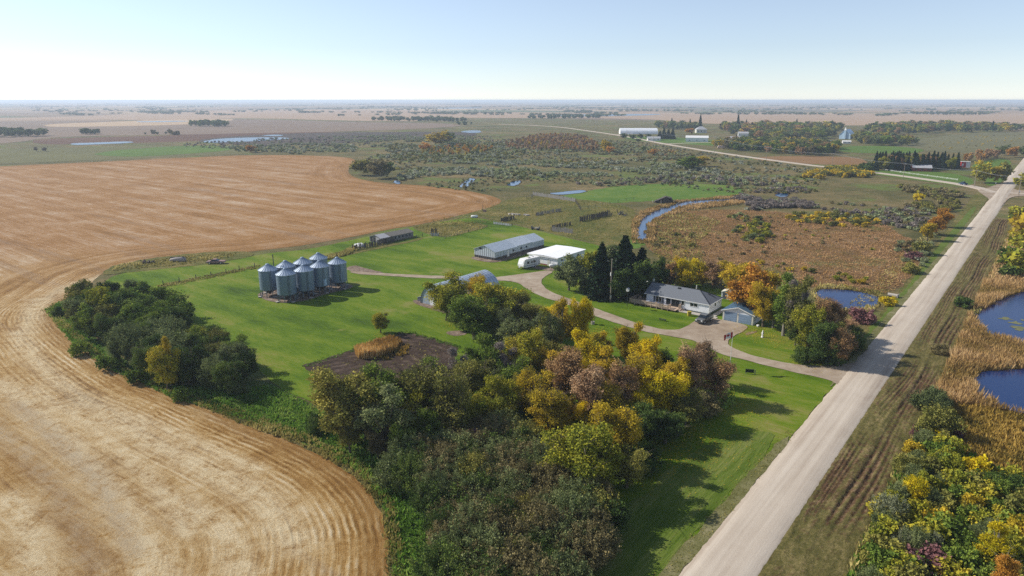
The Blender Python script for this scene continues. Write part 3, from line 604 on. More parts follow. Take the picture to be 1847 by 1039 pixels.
def leaves(C, size, flat=0, up=0, rs=rng):
    """one rhomb leaf-spray per centre; up pulls the long axis upright"""
    n = len(C); a = rs.normal(size=(n, 3)); a[:, 2] = a[:, 2] * (1 - flat * .7) + up * np.abs(rs.normal(1.6, .5, n))
    a /= np.linalg.norm(a, axis=1)[:, None]; b = rs.normal(size=(n, 3)); b -= (b * a).sum(1)[:, None] * a; b /= np.linalg.norm(b, axis=1)[:, None]
    s = (size * rs.uniform(.6, 1.35, n))[:, None] if np.isscalar(size) else (size * rs.uniform(.6, 1.35, n))[:, None]
    w = s * rs.uniform(.35, .6, n)[:, None]
    V = np.stack([C - a * s * .55, C + b * w, C + a * s * .55, C - b * w], 1).reshape(-1, 3)
    return V, np.arange(4 * n).reshape(n, 4)
def crown_arrays(form, n, size, seed):
    """crown of a tree 10 m high and about 7 m wide (bushes 3 m high and 3.4 m wide)"""
    r = np.random.default_rng(seed); up = 0
    if form in ('round', 'tall', 'sparse', 'open'):
        if form == 'tall': ex, ez, zc, nl = 2.3, 4.3, 5.6, 22
        elif form == 'open': ex, ez, zc, nl = 3.2, 3.5, 6.3, 15
        elif form == 'sparse': ex, ez, zc, nl = 3.0, 4.2, 5.4, 32
        else: ex, ez, zc, nl = 3.1, 4.4, 5.2, 38
        L = []
        while len(L) < nl:
            q = r.normal(size=3); q /= np.linalg.norm(q); rad = r.uniform(.4, .97) if len(L) > 5 else r.uniform(0, .35)
            c = q * rad * [ex, ex, ez] + [0, 0, zc]
            if c[2] < (1.1 if form != 'open' else 3): continue
            L.append((c, r.uniform(.5, 1.4) * (1.25 - .4 * rad) * (1.0 if form != 'tall' else .8)))
        ci = r.integers(0, nl, n); q = r.normal(size=(n, 3)); q /= np.linalg.norm(q, axis=1)[:, None]
        rr = r.uniform(0, 1, n) ** (.33 if form != 'sparse' else .6)
        cc = np.array([l[0] for l in L])[ci]; lr = np.array([l[1] for l in L])[ci]
        # small sprays inside each lobe, so that edges are broken
        nsp = nl * 16; sp = r.normal(size=(nsp, 3)); sp /= np.linalg.norm(sp, axis=1)[:, None]
        spc = np.array([l[0] for l in L])[np.arange(nsp) % nl] + sp * (np.array([l[1] for l in L])[np.arange(nsp) % nl] * r.uniform(.55, 1.12, nsp))[:, None] * [1, 1, .85]
        k = int(n * .62); si = r.integers(0, nsp, k); C1 = spc[si] + r.normal(size=(k, 3)) * .27
        C2 = cc[k:] + q[k:] * (lr[k:] * rr[k:])[:, None] * [1, 1, .85]
        C = np.vstack([C1, C2]); lt = r.uniform(0, 1, nl); st = r.uniform(-.25, .25, nsp)
        tone = np.r_[lt[si % nl] * .6 + .2 + st[si], lt[ci[k:]] * .6 + .15] + r.uniform(-.12, .12, n)
        skel = [l[0] for l in L]
    elif form == 'bush':
        nl = 14; L = []
        for i in range(nl):
            a = r.uniform(0, 2 * math.pi); d = 1.25 * math.sqrt(r.uniform(0, 1)); L.append((np.array([d * math.cos(a), d * math.sin(a), r.uniform(.6, 2.1) * (1 - .25 * d / 1.3)]), r.uniform(.4, .8)))
        nsp = nl * 12; sp = r.normal(size=(nsp, 3)); sp /= np.linalg.norm(sp, axis=1)[:, None]; lc = np.array([l[0] for l in L]); lr = np.array([l[1] for l in L])
        spc = lc[np.arange(nsp) % nl] + sp * (lr[np.arange(nsp) % nl] * r.uniform(.5, 1.15, nsp))[:, None]; spc[:, 2] = np.abs(spc[:, 2]) + .1
        si = r.integers(0, nsp, n); C = spc[si] + r.normal(size=(n, 3)) * .16; C[:, 2] = np.abs(C[:, 2])
        lt = r.uniform(0, 1, nl); tone = lt[si % nl] * .55 + .2 + r.uniform(-.25, .25, nsp)[si] + r.uniform(-.1, .1, n); skel = list(lc); up = .3
    elif form == 'willow':                                  # many upright rods fanning from the root
        ns = 110; a = r.uniform(0, 2 * math.pi, ns); d = np.sqrt(r.uniform(0, 1, ns)) * 1.9; h = r.uniform(2.0, 3.4, ns) * (1 - .09 * d ** 2)
        bx = d * np.cos(a) * .45; by = d * np.sin(a) * .45; tx = d * np.cos(a); ty = d * np.sin(a)
        si = r.integers(0, ns, n); t = r.uniform(.18, 1, n) ** .75
        C = np.c_[bx[si] + (tx - bx)[si] * t, by[si] + (ty - by)[si] * t, h[si] * t] + r.normal(size=(n, 3)) * [.11, .11, .12]
        tone = r.uniform(.1, .9, ns)[si] + r.uniform(-.12, .12, n) + (t - .5) * .15; skel = [np.array([tx[i], ty[i], h[i]]) for i in range(0, ns, 9)]; up = 1.2
    elif form == 'spruce':
        z = 10 * (1 - (1 - r.uniform(0, 1, n)) ** .55) ; z = np.clip(z, .5, 9.9); wh = np.round(z / .42) * .42; z = wh + r.normal(size=n) * .05
        rad = (1 - z / 10.1) ** .85 * 2.5 * r.uniform(.85, 1.1, n); a0 = r.integers(0, 9, n); ang = a0 * 2 * math.pi / 9 + wh * 7.3 + r.normal(size=n) * .16
        t = r.uniform(.1, 1, n) ** .6; jit = 1 + .25 * np.sin(a0 * 5.1 + wh * 11)
        C = np.c_[np.cos(ang) * rad * t * jit, np.sin(ang) * rad * t * jit, z - rad * t * .32 + .12 * t]; C[:, 2] = np.maximum(C[:, 2], .2)
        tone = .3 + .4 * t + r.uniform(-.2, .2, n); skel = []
    V, F = leaves(C, size, up=up, rs=r)
    return V, F, np.clip(tone, 0, 1), skel
def trunk_mb(form, skel, seed):
    r = random.Random(seed); mb = MB()
    if form == 'spruce': mb.tube([(0, 0, 0), (0, 0, 5), (0, 0, 9.9)], [.22, .13, .02], 6); return mb
    if form in ('bush', 'willow'):
        for c in skel[:12]: c = Vector(c); mb.tube([(c.x * .1, c.y * .1, 0), (c.x * .5, c.y * .5, c.z * .5), c], [.05, .035, .012], 4, cap=False)
        return mb
    hub = 2.2 if form != 'tall' else 4.5
    mb.tube([(0, 0, -.1), (r.uniform(-.1, .1), r.uniform(-.1, .1), hub * .5), (0, 0, hub)], [.3, .22, .18], 8)
    if form == 'tall': mb.tube([(0, 0, hub), (.1, 0, 9.4)], [.16, .03], 5)
    for c in skel:
        c = Vector(c); m = Vector((c.x * .4, c.y * .4, hub + (c.z - hub) * .55)) + Vector((r.uniform(-.25, .25), r.uniform(-.25, .25), 0))
        mb.tube([(0, 0, hub * .9), m, c], [.12, .075, .025], 5, cap=False)
        for k in range(8 if form in ('sparse', 'open') else 4):
            e = c + Vector((r.gauss(0, .85), r.gauss(0, .85), r.uniform(.2, 1.7))); mb.tube([m.lerp(c, r.uniform(.3, 1)), c.lerp(e, .5), e], [.04, .025, .008], 3, cap=False)
    return mb
PROTO = {}
LOD = {'n': {'round': (26000, .2), 'tall': (20000, .2), 'sparse': (12000, .19), 'open': (11000, .2), 'bush': (10000, .115), 'willow': (15000, .1), 'spruce': (16000, .34)},
       'm': {'round': (7500, .36), 'tall': (6500, .34), 'sparse': (4500, .32), 'open': (4200, .32), 'bush': (1900, .26), 'willow': (2200, .28), 'spruce': (6000, .5)},
       'f': {'round': (1500, .72), 'tall': (1200, .68), 'sparse': (1100, .66), 'open': (900, .7), 'bush': (420, .5), 'willow': (480, .52), 'spruce': (1300, .95)}}
def proto(form, lod, var):
    k = (form, lod, var)
    if k not in PROTO:
        n, s = LOD[lod][form]; V, F, tone, skel = crown_arrays(form, n, s, 100 + var * 17 + len(form))
        cm = fast_mesh('crown', V, F, [PAL['green']], {'tone': ('FACE', tone)})
        tm = trunk_mb(form, skel if lod == 'n' else skel[::2], var).mesh('trunk', [M_pale if form == 'tall' else M_bark])
        PROTO[k] = (tm, cm)
    return PROTO[k]
CROWN_TOP = {'round': 9.9, 'tall': 9.9, 'sparse': 9.8, 'open': 9.9, 'bush': 2.7, 'willow': 3.1, 'spruce': 10}
CROWN_W = {'round': 7.6, 'tall': 5.6, 'sparse': 7.4, 'open': 7.4, 'bush': 3.6, 'willow': 4.0, 'spruce': 5.0}
NAMES = {'round': ('broadleaf_tree', 'tree'), 'tall': ('poplar_tree', 'tree'), 'sparse': ('thin_tree', 'tree'), 'open': ('open_tree', 'tree'), 'bush': ('shrub', 'shrub'), 'willow': ('willow_shrub', 'shrub'), 'spruce': ('spruce_tree', 'tree')}
COUNT = {}
DEF = []
def plant(form, pal, X, Y, h, wd, label, group=None, lod=None, name=None, dead=False, z=0, now=False):
    d = math.hypot(X, Y)
    lod = lod or ('n' if d < 165 else 'm' if d < 420 else 'f')
    if group and not now: DEF.append((h * wd / d / d, form, pal, X, Y, h, wd, label, group, lod, name)); return
    tm, cm = proto(form, lod, int(rng.integers(0, 3 if lod == 'n' else 2))); nm, cat = NAMES[form]; nm = name or nm
    COUNT[nm] = COUNT.get(nm, 0) + 1
    sz = h / CROWN_TOP[form]; sx = wd / CROWN_W[form]
    if lod == 'f':
        o = bpy.data.objects.new(nm, cm); COL.objects.link(o); cr = o; o.location = (X, Y, z)
    else:
        o = bpy.data.objects.new(nm, None); COL.objects.link(o); o.location = (X, Y, z); o.empty_display_size = .3
        t = bpy.data.objects.new('trunk' if form not in ('bush', 'willow') else 'stems', tm); COL.objects.link(t); t.parent = o
        cr = bpy.data.objects.new('crown' if form not in ('bush', 'willow') else 'foliage', cm); COL.objects.link(cr); cr.parent = o
    o.rotation_euler = (0, 0, rng.uniform(0, 6.28)); o.scale = (sx, sx, sz)
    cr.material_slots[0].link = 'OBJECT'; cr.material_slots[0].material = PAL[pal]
    tag(o, label, cat, group); return o
def tree(form, pal, x, yb, yt, wpx, label, group=None, **k):
    X, Y = G(x, yb); return plant(form, pal, X, Y, max(.6, height_at(x, yb, yt)), wpx / pxm(yb) * 1.0, label, group, **k)
def spots(poly, sp, jit=.9, px=True, maxn=9999, seed=1, avoid=None):
    P = chaikin(world(poly) if px else np.asarray(poly, float), 1); x0, y0 = P.min(0); x1, y1 = P.max(0); r = np.random.default_rng(seed)
    xs = np.arange(x0, x1, sp); ys = np.arange(y0, y1, sp * .87); X, Y = np.meshgrid(xs, ys); X = X + (np.arange(len(ys)) % 2)[:, None] * sp / 2
    X = X.ravel() + r.uniform(-.5, .5, X.size) * sp * jit; Y = Y.ravel() + r.uniform(-.5, .5, Y.size) * sp * jit
    ok = inside(X, Y, P); Q = np.c_[X[ok], Y[ok]]; r.shuffle(Q); return Q[:maxn]
def wood(poly, sp, hs, mix, label, group, wf=.75, seed=1, lod=None, px=True, cut=None, maxn=9999):
    """a stand of separate plants over an outline; mix = [(form, palette, weight), ...]"""
    r = random.Random(seed); Q = spots(poly, sp, seed=seed, px=px, maxn=maxn)
    for X, Y in Q:
        if cut and cut(X, Y): continue
        form, pal, _ = r.choices(mix, [m[2] for m in mix])[0]; h = r.uniform(*hs) * (1 if form not in ('spruce',) else 1.15)
        wd = h * wf * r.uniform(.85, 1.2) if form not in ('bush', 'willow', 'spruce') else (h * 1.25 * r.uniform(.85, 1.3) if form != 'spruce' else h * .45)
        plant(form, pal, X, Y, h, wd, LABELS(form, pal, label, X, Y, h, hs), group, lod=lod)
CW = {'scrubg': 'pale grey-green', 'scrubs': 'silvery grey', 'dark': 'dark green', 'green': 'green', 'olive': 'olive', 'ygreen': 'yellow-green', 'yellow': 'bright yellow', 'gold': 'golden', 'orange': 'orange', 'russet': 'russet brown', 'pink': 'dull pinkish',
      'grey': 'grey', 'greyg': 'grey-green', 'brownw': 'brownish', 'purple': 'purple', 'spruce': 'dark', 'lav': 'bare lavender-grey'}
FW = {'round': 'round tree', 'tall': 'upright poplar', 'sparse': 'thin-leaved tree', 'open': 'open-crowned tree', 'bush': 'shrub', 'willow': 'willow bush', 'spruce': 'spruce'}
LMK = [(548, 660, 'the left tip of the garden plot'), (822, 640, 'the right tip of the garden plot'), (690, 840, 'the weedy bank'), (905, 745, 'the sunlit glade'), (1050, 860, 'the round yellow-green tree'), (700, 1000, 'the stubble corner'), (1150, 960, 'the shaded verge'),
       (900, 1039, 'the bottom edge of the picture'), (940, 500, 'the gravel turnaround'), (1060, 590, 'the driveway bend'), (1250, 640, 'the parking area'), (1350, 700, 'the lawn by the driveway mouth'), (1490, 680, 'the driveway mouth'),
       (110, 560, 'the field corner'), (300, 515, 'the post and wire fence'), (250, 690, 'the field edge'), (470, 690, 'the lower lawn corner'), (360, 600, 'the upper lawn edge'), (1220, 520, 'the house roof'), (1330, 560, 'the garage'),
       (1600, 900, 'the ditch'), (1700, 780, 'the orange sedge'), (1780, 980, 'the yellow sapling'), (1560, 1039, 'the bottom of the ditch'), (1847, 900, 'the right edge'), (1300, 240, 'the white warehouse'), (1440, 245, 'the middle of the village'), (1527, 245, 'the church'),
       (1650, 300, 'the brick farmhouse'), (1700, 232, 'the grey pasture'), (1790, 345, 'the junction'), (1000, 258, 'the far road'), (380, 222, 'the compact bluff'), (790, 245, 'the large golden tree'), (1160, 410, 'the creek bend'), (1195, 362, 'the ruined shed'), (1100, 345, 'the green meadow'), (1300, 340, 'the far end of the green meadow'), (1330, 368, 'the upper creek'), (1410, 353, 'the creek pool'),
       (1690, 400, 'the orange row'), (1656, 358, 'the small yellow bush'), (1520, 525, 'the roadside pond'), (1355, 415, 'the island of scrub'), (1500, 440, 'the middle of the reed marsh'), (1720, 350, 'the cross road bend'), (670, 305, 'the tip of the stubble field'), (840, 330, 'the winding creek'), (930, 330, 'the small creek pool'), (1000, 355, 'the long board fence'), (1250, 295, 'the green tree clump'), (1480, 380, 'the yellow-green band'), (1590, 375, 'the brown rise'), (1530, 312, 'the poplar scrub'), (1640, 470, 'the purple bush')]
def to_px(X, Y):
    f = math.cos(PITCH) * Y + math.sin(PITCH) * HC; d = math.cos(PITCH) * HC - math.sin(PITCH) * Y; return 923.5 + X / f * FPX, 519.5 + d / f * FPX
def LABELS(form, pal, where, X=None, Y=None, h=None, hs=None):
    if X is None or not (-60 < to_px(X, Y)[0] < 1900): return f'{CW[pal]} {FW[form]} {where}'
    x, y = to_px(X, Y); k = min(LMK, key=lambda q: math.hypot(q[0] - x, (q[1] - y) * 1.6)); dx, dy = x - k[0], y - k[1]
    far = math.hypot(dx, dy * 1.6); rel = ('right of' if dx > 0 else 'left of') if abs(dx) > abs(dy) * 1.3 else ('below' if dy > 0 else 'behind')
    rel = ('just ' if far < 45 else 'well ' if far > 120 else '') + rel
    sz = '' if not hs else ('tall ' if h > hs[0] + (hs[1] - hs[0]) * .66 else 'small ' if h < hs[0] + (hs[1] - hs[0]) * .33 else 'middling ')
    return f'{sz}{CW[pal]} {FW[form]} {rel} {k[2]}'

# --- big bluff at the left, in the bend of the stubble
wood([(118, 588), (130, 562), (190, 552), (270, 556), (310, 572), (345, 596), (300, 640), (215, 628), (150, 610)], 4.3, (6.5, 9), [('round', 'dark', 5), ('round', 'green', 3), ('round', 'olive', 1.4), ('sparse', 'greyg', .8), ('bush', 'green', .6)],
     'in the dark bluff at the bend of the stubble field', 'trees of the dark bluff', seed=3, wf=.85)
wood([(225, 640), (300, 622), (350, 620), (400, 642), (462, 690), (440, 712), (400, 718), (330, 712), (265, 690)], 4.2, (5.5, 8.2), [('round', 'dark', 5), ('round', 'green', 2.5), ('sparse', 'olive', 1), ('sparse', 'greyg', 1), ('willow', 'greyg', .7)],
     'at the lawn side of the dark bluff', 'trees of the dark bluff, lawn side', seed=5, wf=.85)
tree('round', 'ygreen', 304, 706, 612, 62, 'slim tree with a bright yellow top at the front of the dark bluff'); tree('tall', 'gold', 309, 700, 612, 30, 'narrow golden spire inside the front of the dark bluff')
tree('sparse', 'ygreen', 355, 640, 590, 64, 'golden-topped tree at the lawn edge of the dark bluff')
tree('round', 'ygreen', 190, 590, 512, 70, 'yellow-tinged tree at the back of the dark bluff')
tree('bush', 'greyg', 430, 712, 682, 46, 'grey-green bush at the foot of the dark bluff')
tree('bush', 'dark', 108, 570, 550, 26, 'small dark bush at the field corner by the dark bluff')
for x, y, wd in ((150, 640, 40), (200, 668, 46), (250, 690, 40), (330, 722, 36)): tree('bush', 'green', x, y, y - 26, wd, 'low green bush on the field side of the dark bluff', 'low bushes on the field side of the bluff')
# --- lone tree on the lawn
tree('round', 'ygreen', 687, 601, 557, 38, 'small lone yellow-green tree on the lawn beside the garden plot', name='lone_tree')
# --- trees round the arched metal building
tree('round', 'ygreen', 806, 578, 488, 92, 'golden-green tree covering the front of the arched metal building')
tree('sparse', 'gold', 858, 560, 489, 54, 'thin yellow tree in front of the arched roof')
tree('round', 'ygreen', 898, 600, 502, 120, 'broad yellow-green tree right of the arched metal building')
tree('round', 'green', 856, 612, 518, 100, 'dark green tree between the arched building and the garden plot')
tree('round', 'olive', 930, 600, 520, 76, 'olive tree beside the driveway behind the yellow trees')
tree('sparse', 'greyg', 905, 620, 555, 60, 'thin grey tree behind the garden plot')
tree('round', 'dark', 835, 596, 540, 56, 'shaded dark tree beside the arched metal building')
# --- the grove in the middle
for f_, p_, x, yb, yt, wd, lb in [
 ('round', 'olive', 632, 800, 648, 150, 'tall olive tree with yellowish tips at the left end of the grove'),
 ('round', 'green', 690, 790, 655, 120, 'green tree next to the tall left end tree of the grove'),
 ('sparse', 'olive', 750, 780, 648, 120, 'thin olive tree below the garden plot'),
 ('open', 'greyg', 700, 822, 700, 120, 'grey twiggy tree at the front left of the grove'),
 ('sparse', 'olive', 815, 800, 670, 110, 'olive tree with bare upright twigs in the grove front'),
 ('round', 'green', 770, 735, 645, 90, 'green tree at the bottom of the garden plot'),
 ('round', 'olive', 855, 740, 632, 100, 'olive tree at the right end of the garden plot'),
 ('round', 'green', 870, 700, 600, 84, 'green tree close behind the right end of the garden plot'),
 ('round', 'ygreen', 905, 770, 668, 86, 'yellow-green tree in the middle of the grove'),
 ('round', 'ygreen', 950, 690, 585, 84, 'yellow-green tree at the back of the grove'),
 ('sparse', 'greyg', 985, 660, 560, 70, 'grey-green tree behind the golden trees by the driveway'),
 ('round', 'yellow', 1046, 640, 523, 54, 'tall bright yellow tree beside the bend of the driveway'),
 ('tall', 'gold', 1012, 640, 538, 50, 'golden tree left of the tall yellow tree by the driveway'),
 ('round', 'yellow', 1050, 690, 590, 70, 'yellow tree in front of the tall one by the driveway'),
 ('open', 'gold', 1090, 720, 628, 80, 'golden open tree in the centre of the grove'),
 ('sparse', 'russet', 1020, 730, 628, 100, 'russet thin tree in the centre of the grove'),
 ('sparse', 'gold', 965, 760, 660, 90, 'golden thin tree left of the grove centre'),
 ('sparse', 'gold', 995, 800, 690, 100, 'orange tree above the sunlit glade of the grove'),
 ('sparse', 'pink', 1060, 770, 660, 100, 'pinkish thin tree in the heart of the grove'),
 ('sparse', 'russet', 1120, 760, 655, 90, 'russet tree right of the grove centre'),
 ('open', 'gold', 1128, 680, 572, 70, 'golden tree with a tall thin top facing the house'),
 ('round', 'yellow', 1165, 690, 598, 66, 'bright yellow tree nearest the parking area'),
 ('bush', 'dark', 1188, 682, 628, 50, 'dark green bush at the edge of the driveway opposite the house'),
 ('round', 'yellow', 1192, 760, 655, 100, 'large yellow tree at the road side of the grove'),
 ('sparse', 'gold', 1150, 745, 640, 90, 'thin golden tree behind the large yellow one'),
 ('sparse', 'pink', 1240, 720, 625, 80, 'pinkish bare-topped tree opposite the parking area'),
 ('sparse', 'russet', 1290, 722, 645, 80, 'russet tree at the driveway corner of the grove'),
 ('sparse', 'pink', 1264, 694, 612, 62, 'bare twiggy tree beside the flagpole'),
 ('round', 'gold', 1110, 840, 715, 110, 'golden tree above the round one by the shaded verge'),
 ('round', 'ygreen', 1050, 888, 752, 150, 'round yellow-green tree standing over the willow thicket'),
 ('round', 'dark', 1148, 800, 722, 90, 'dark tree between the two golden ones at the verge'),
 ('sparse', 'greyg', 930, 650, 568, 70, 'grey-green tree behind the grove toward the arched building'),
 ('round', 'green', 925, 720, 640, 80, 'plain green tree in the back half of the grove'),
 ('bush', 'purple', 970, 640, 612, 40, 'dull purple bush in a gap of the grove'),
 ('open', 'lav', 905, 700, 618, 60, 'half-bare grey tree at the right end of the garden plot'),
 ('open', 'lav', 820, 718, 628, 50, 'half-bare grey tree below the garden plot'),
 ('round', 'yellow', 1005, 610, 540, 56, 'yellow tree at the back edge of the grove near the driveway bend'),
 ('tall', 'ygreen', 980, 640, 556, 46, 'narrow yellow-green tree between the grove and the arched building'),
 ('round', 'gold', 1075, 665, 590, 60, 'golden tree filling the gap behind the grove centre'),
 ('round', 'yellow', 1040, 720, 640, 70, 'yellow tree deep in the middle of the grove'),
 ('round', 'gold', 1000, 700, 620, 76, 'golden tree at the left of the grove centre'),
 ('sparse', 'gold', 1100, 780, 690, 90, 'golden thin tree above the shaded verge'),
 ('round', 'yellow', 1145, 770, 690, 70, 'small yellow tree in front of the large yellow one'),
 ('round', 'ygreen', 740, 790, 690, 90, 'yellow-green tree in the left front of the grove'),
 ('round', 'ygreen', 845, 780, 700, 80, 'yellow-green tree near the glade of the grove'),
 ('round', 'olive', 960, 610, 540, 70, 'olive tree on the inside of the driveway bend'),
 ('round', 'dark', 1200, 800, 735, 80, 'dark tree in the shade at the road side of the grove'),
 ('bush', 'dark', 1165, 850, 800, 80, 'dark bush under the golden trees by the verge'),
 ('sparse', 'olive', 1235, 770, 700, 80, 'olive tree behind the shaded verge'),
 ('bush', 'brownw', 1275, 745, 705, 70, 'brownish bush at the driveway corner of the grove'),
 ('round', 'gold', 1215, 725, 640, 70, 'golden tree between the large yellow one and the pinkish ones'),
 ('round', 'olive', 1130, 880, 800, 90, 'olive tree at the verge behind the round yellow-green one'),
 ('bush', 'dark', 575, 778, 742, 50, 'dark bush standing alone on the weedy bank'),
 ]:
    tree(f_, p_, x, yb, yt, wd, lb)
wood([(600, 800), (680, 770), (760, 760), (880, 770), (900, 800), (860, 830), (760, 850), (660, 850)], 4.6, (4.5, 7.5), [('round', 'green', 2), ('sparse', 'olive', 2), ('sparse', 'greyg', 2), ('round', 'dark', 1.5), ('sparse', 'brownw', 1)], 'in the front rank of the grove', 'front rank of the grove', seed=8)
wood([(830, 720), (900, 690), (960, 650), (1010, 650), (1000, 700), (960, 760), (880, 770)], 5, (5.5, 8.5), [('sparse', 'greyg', 2), ('round', 'olive', 2), ('round', 'ygreen', 2), ('sparse', 'gold', 1)], 'in the left half of the grove', 'left half of the grove', seed=9)
wood([(970, 770), (1010, 690), (1090, 660), (1170, 700), (1210, 740), (1180, 790), (1100, 810), (1040, 800)], 5.2, (5.5, 8.5), [('sparse', 'russet', 1.3), ('sparse', 'pink', .8), ('round', 'gold', 1.8), ('sparse', 'gold', 1.8), ('round', 'yellow', 1), ('round', 'ygreen', 1.2)], 'in the autumn-coloured half of the grove', 'autumn half of the grove', seed=10)
# --- willow thicket at the bottom
wood([(700, 850), (770, 830), (860, 800), (930, 790), (990, 830), (1040, 880), (1090, 920), (1095, 1000), (1060, 1060), (1040, 1110), (800, 1110), (800, 1000), (775, 930), (720, 890)], 2.2, (3.6, 5.4),
     [('willow', 'greyg', 4), ('willow', 'brownw', 4), ('willow', 'dark', 2), ('willow', 'olive', 1), ('bush', 'brownw', 1), ('bush', 'dark', .8), ('bush', 'purple', .12)], 'packed in the thicket at the bottom of the grove', 'willow bushes of the near thicket', seed=12)
# --- the dark trees west of the house
for f_, p_, x, yb, yt, wd, lb in [
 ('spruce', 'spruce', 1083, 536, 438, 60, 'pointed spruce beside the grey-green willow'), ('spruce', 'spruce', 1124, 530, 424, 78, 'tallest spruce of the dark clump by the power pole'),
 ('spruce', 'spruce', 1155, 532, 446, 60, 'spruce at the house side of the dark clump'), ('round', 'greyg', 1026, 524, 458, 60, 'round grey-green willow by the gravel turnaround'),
 ('round', 'ygreen', 1062, 512, 446, 52, 'pale yellow-green tree behind the first spruce'), ('round', 'dark', 1150, 536, 462, 60, 'dark broad tree between the spruces and the house'),
 ('round', 'dark', 1118, 541, 478, 60, 'dark tree in front of the tallest spruce'), ('round', 'greyg', 1054, 528, 480, 40, 'grey-green young willow left of the power pole'),
 ('sparse', 'greyg', 1100, 500, 440, 50, 'pale willow at the back of the dark clump'), ('round', 'dark', 1185, 525, 460, 40, 'dark tree behind the deck'),
 ('round', 'russet', 1205, 520, 468, 44, 'russet tree behind the left end of the house'), ('round', 'yellow', 1232, 522, 460, 48, 'yellow tree behind the house roof'),
 ('round', 'gold', 1218, 515, 462, 40, 'golden tree behind the left half of the roof'), ('round', 'yellow', 1258, 512, 462, 40, 'yellow tree behind the chimney pipe'), ('sparse', 'pink', 1285, 520, 468, 44, 'pink-brown tree behind the small shed'),
 ('round', 'gold', 1330, 540, 466, 74, 'broad orange-brown tree behind the small shed'), ('round', 'orange', 1352, 575, 476, 92, 'large orange-brown tree over the garage roof'),
 ('round', 'gold', 1378, 560, 480, 60, 'golden-brown tree behind the garage'), ('round', 'gold', 1376, 590, 500, 66, 'orange tree at the right wall of the garage'),
 ('sparse', 'gold', 1300, 510, 468, 50, 'thin golden tree between the house and the marsh'),
 ('tall', 'green', 1412, 606, 498, 60, 'tall green tree at the top of the right-hand group'), ('tall', 'olive', 1440, 622, 500, 62, 'tall olive tree with grey twigs in the right-hand group'),
 ('open', 'lav', 1424, 612, 506, 50, 'bare grey-topped tree among the green ones right of the garage'), ('tall', 'green', 1394, 592, 510, 50, 'green tree just behind the garage'),
 ('round', 'ygreen', 1455, 640, 540, 66, 'yellow-green tree at the lawn edge of the right-hand group'), ('sparse', 'russet', 1478, 640, 536, 60, 'rusty orange tree near the road'),
 ('round', 'dark', 1486, 655, 572, 76, 'dark shaded tree at the driveway mouth'), ('round', 'olive', 1510, 645, 570, 60, 'olive tree next to the road'),
 ('sparse', 'russet', 1500, 610, 535, 56, 'russet thin tree beside the roadside pond'), ('round', 'olive', 1468, 615, 530, 56, 'olive tree in the right-hand group'),
 ('bush', 'purple', 1553, 580, 550, 50, 'dull purple bush at the end of the roadside pond'), ('bush', 'pink', 1525, 602, 576, 46, 'pinkish low bush by the roadside pond'),
 ('bush', 'yellow', 1598, 550, 531, 32, 'bright yellow bush by the culvert'), ('round', 'dark', 1530, 636, 588, 56, 'dark small tree leaning toward the road'), ('sparse', 'russet', 1512, 662, 590, 56, 'rusty thin tree right at the driveway mouth'), ('bush', 'dark', 1455, 655, 625, 50, 'dark bush at the lawn edge of the right-hand group'), ('bush', 'olive', 1540, 630, 606, 46, 'olive bush at the road edge near the driveway'),
 ('round', 'orange', 1700, 410, 372, 36, 'tall orange tree of the row along the road'), ('round', 'orange', 1686, 424, 386, 34, 'second orange tree of the roadside row'),
 ('round', 'gold', 1672, 434, 398, 32, 'golden tree at the near end of the orange row'), ('bush', 'olive', 1662, 458, 434, 40, 'olive bush below the orange row'), ('bush', 'purple', 1650, 468, 452, 32, 'purple bush below the orange row'),
 ('bush', 'olive', 1645, 492, 470, 36, 'olive bush beside the reed marsh and the road'),
 ('bush', 'yellow', 1656, 362, 348, 24, 'small bright yellow bush in the scrub by the junction'),
 ]:
    tree(f_, p_, x, yb, yt, wd, lb)
wood([(1190, 508), (1250, 500), (1320, 520), (1300, 532), (1260, 520), (1200, 522)], 5, (4, 6), [('round', 'gold', 2), ('sparse', 'russet', 2), ('round', 'yellow', 1), ('bush', 'dark', 1)], 'in the belt behind the house', 'belt behind the house', seed=14)
wood([(1415, 628), (1450, 645), (1500, 662), (1530, 640), (1510, 600), (1470, 590)], 4.2, (3, 5.5), [('round', 'dark', 3), ('round', 'olive', 2), ('sparse', 'russet', 1), ('bush', 'dark', 2)], 'in the undergrowth of the group right of the garage', 'undergrowth right of the garage', seed=15)
# --- right-hand side of the road
wood(offs([(-60, 14), (-20, 12.6), (5, 12.2), (30, 12), (52, 11.8), (52, 15), (44, 18), (42, 30), (30, 50), (-50, 55)]), 2.4, (1.4, 3.2), [('bush', 'ygreen', 3), ('bush', 'green', 3), ('willow', 'greyg', 1.2), ('bush', 'olive', 2.4), ('willow', 'grey', .4), ('bush', 'gold', .5), ('bush', 'purple', .06), ('bush', 'yellow', .4)],
     'in the scrub below the cattails right of the road', 'scrub right of the road', seed=16, px=False)
for x, y, h, wd, p_, lb in ((1690, 735, 34, 60, 'greyg', 'grey-green bush at the top of the roadside scrub'), (1725, 790, 26, 34, 'purple', 'purple-red bush at the edge of the orange sedge'), (1655, 790, 22, 26, 'purple', 'small purple-red bush on the ditch side of the scrub'),
  (1700, 850, 40, 60, 'ygreen', 'yellow-green bush in the upper scrub'), (1640, 860, 40, 60, 'olive', 'olive bush at the ditch side of the upper scrub'), (1790, 890, 40, 70, 'green', 'green bush below the orange sedge'), (1840, 900, 44, 80, 'dark', 'dark bush at the right edge below the orange sedge'),
  (1600, 940, 46, 70, 'grey', 'silvery grey willow at the ditch side of the scrub'), (1655, 905, 44, 60, 'yellow', 'yellow bush at the ditch side of the scrub')):
    tree('bush' if p_ != 'grey' else 'willow', p_, x, y, y - h, wd, lb)
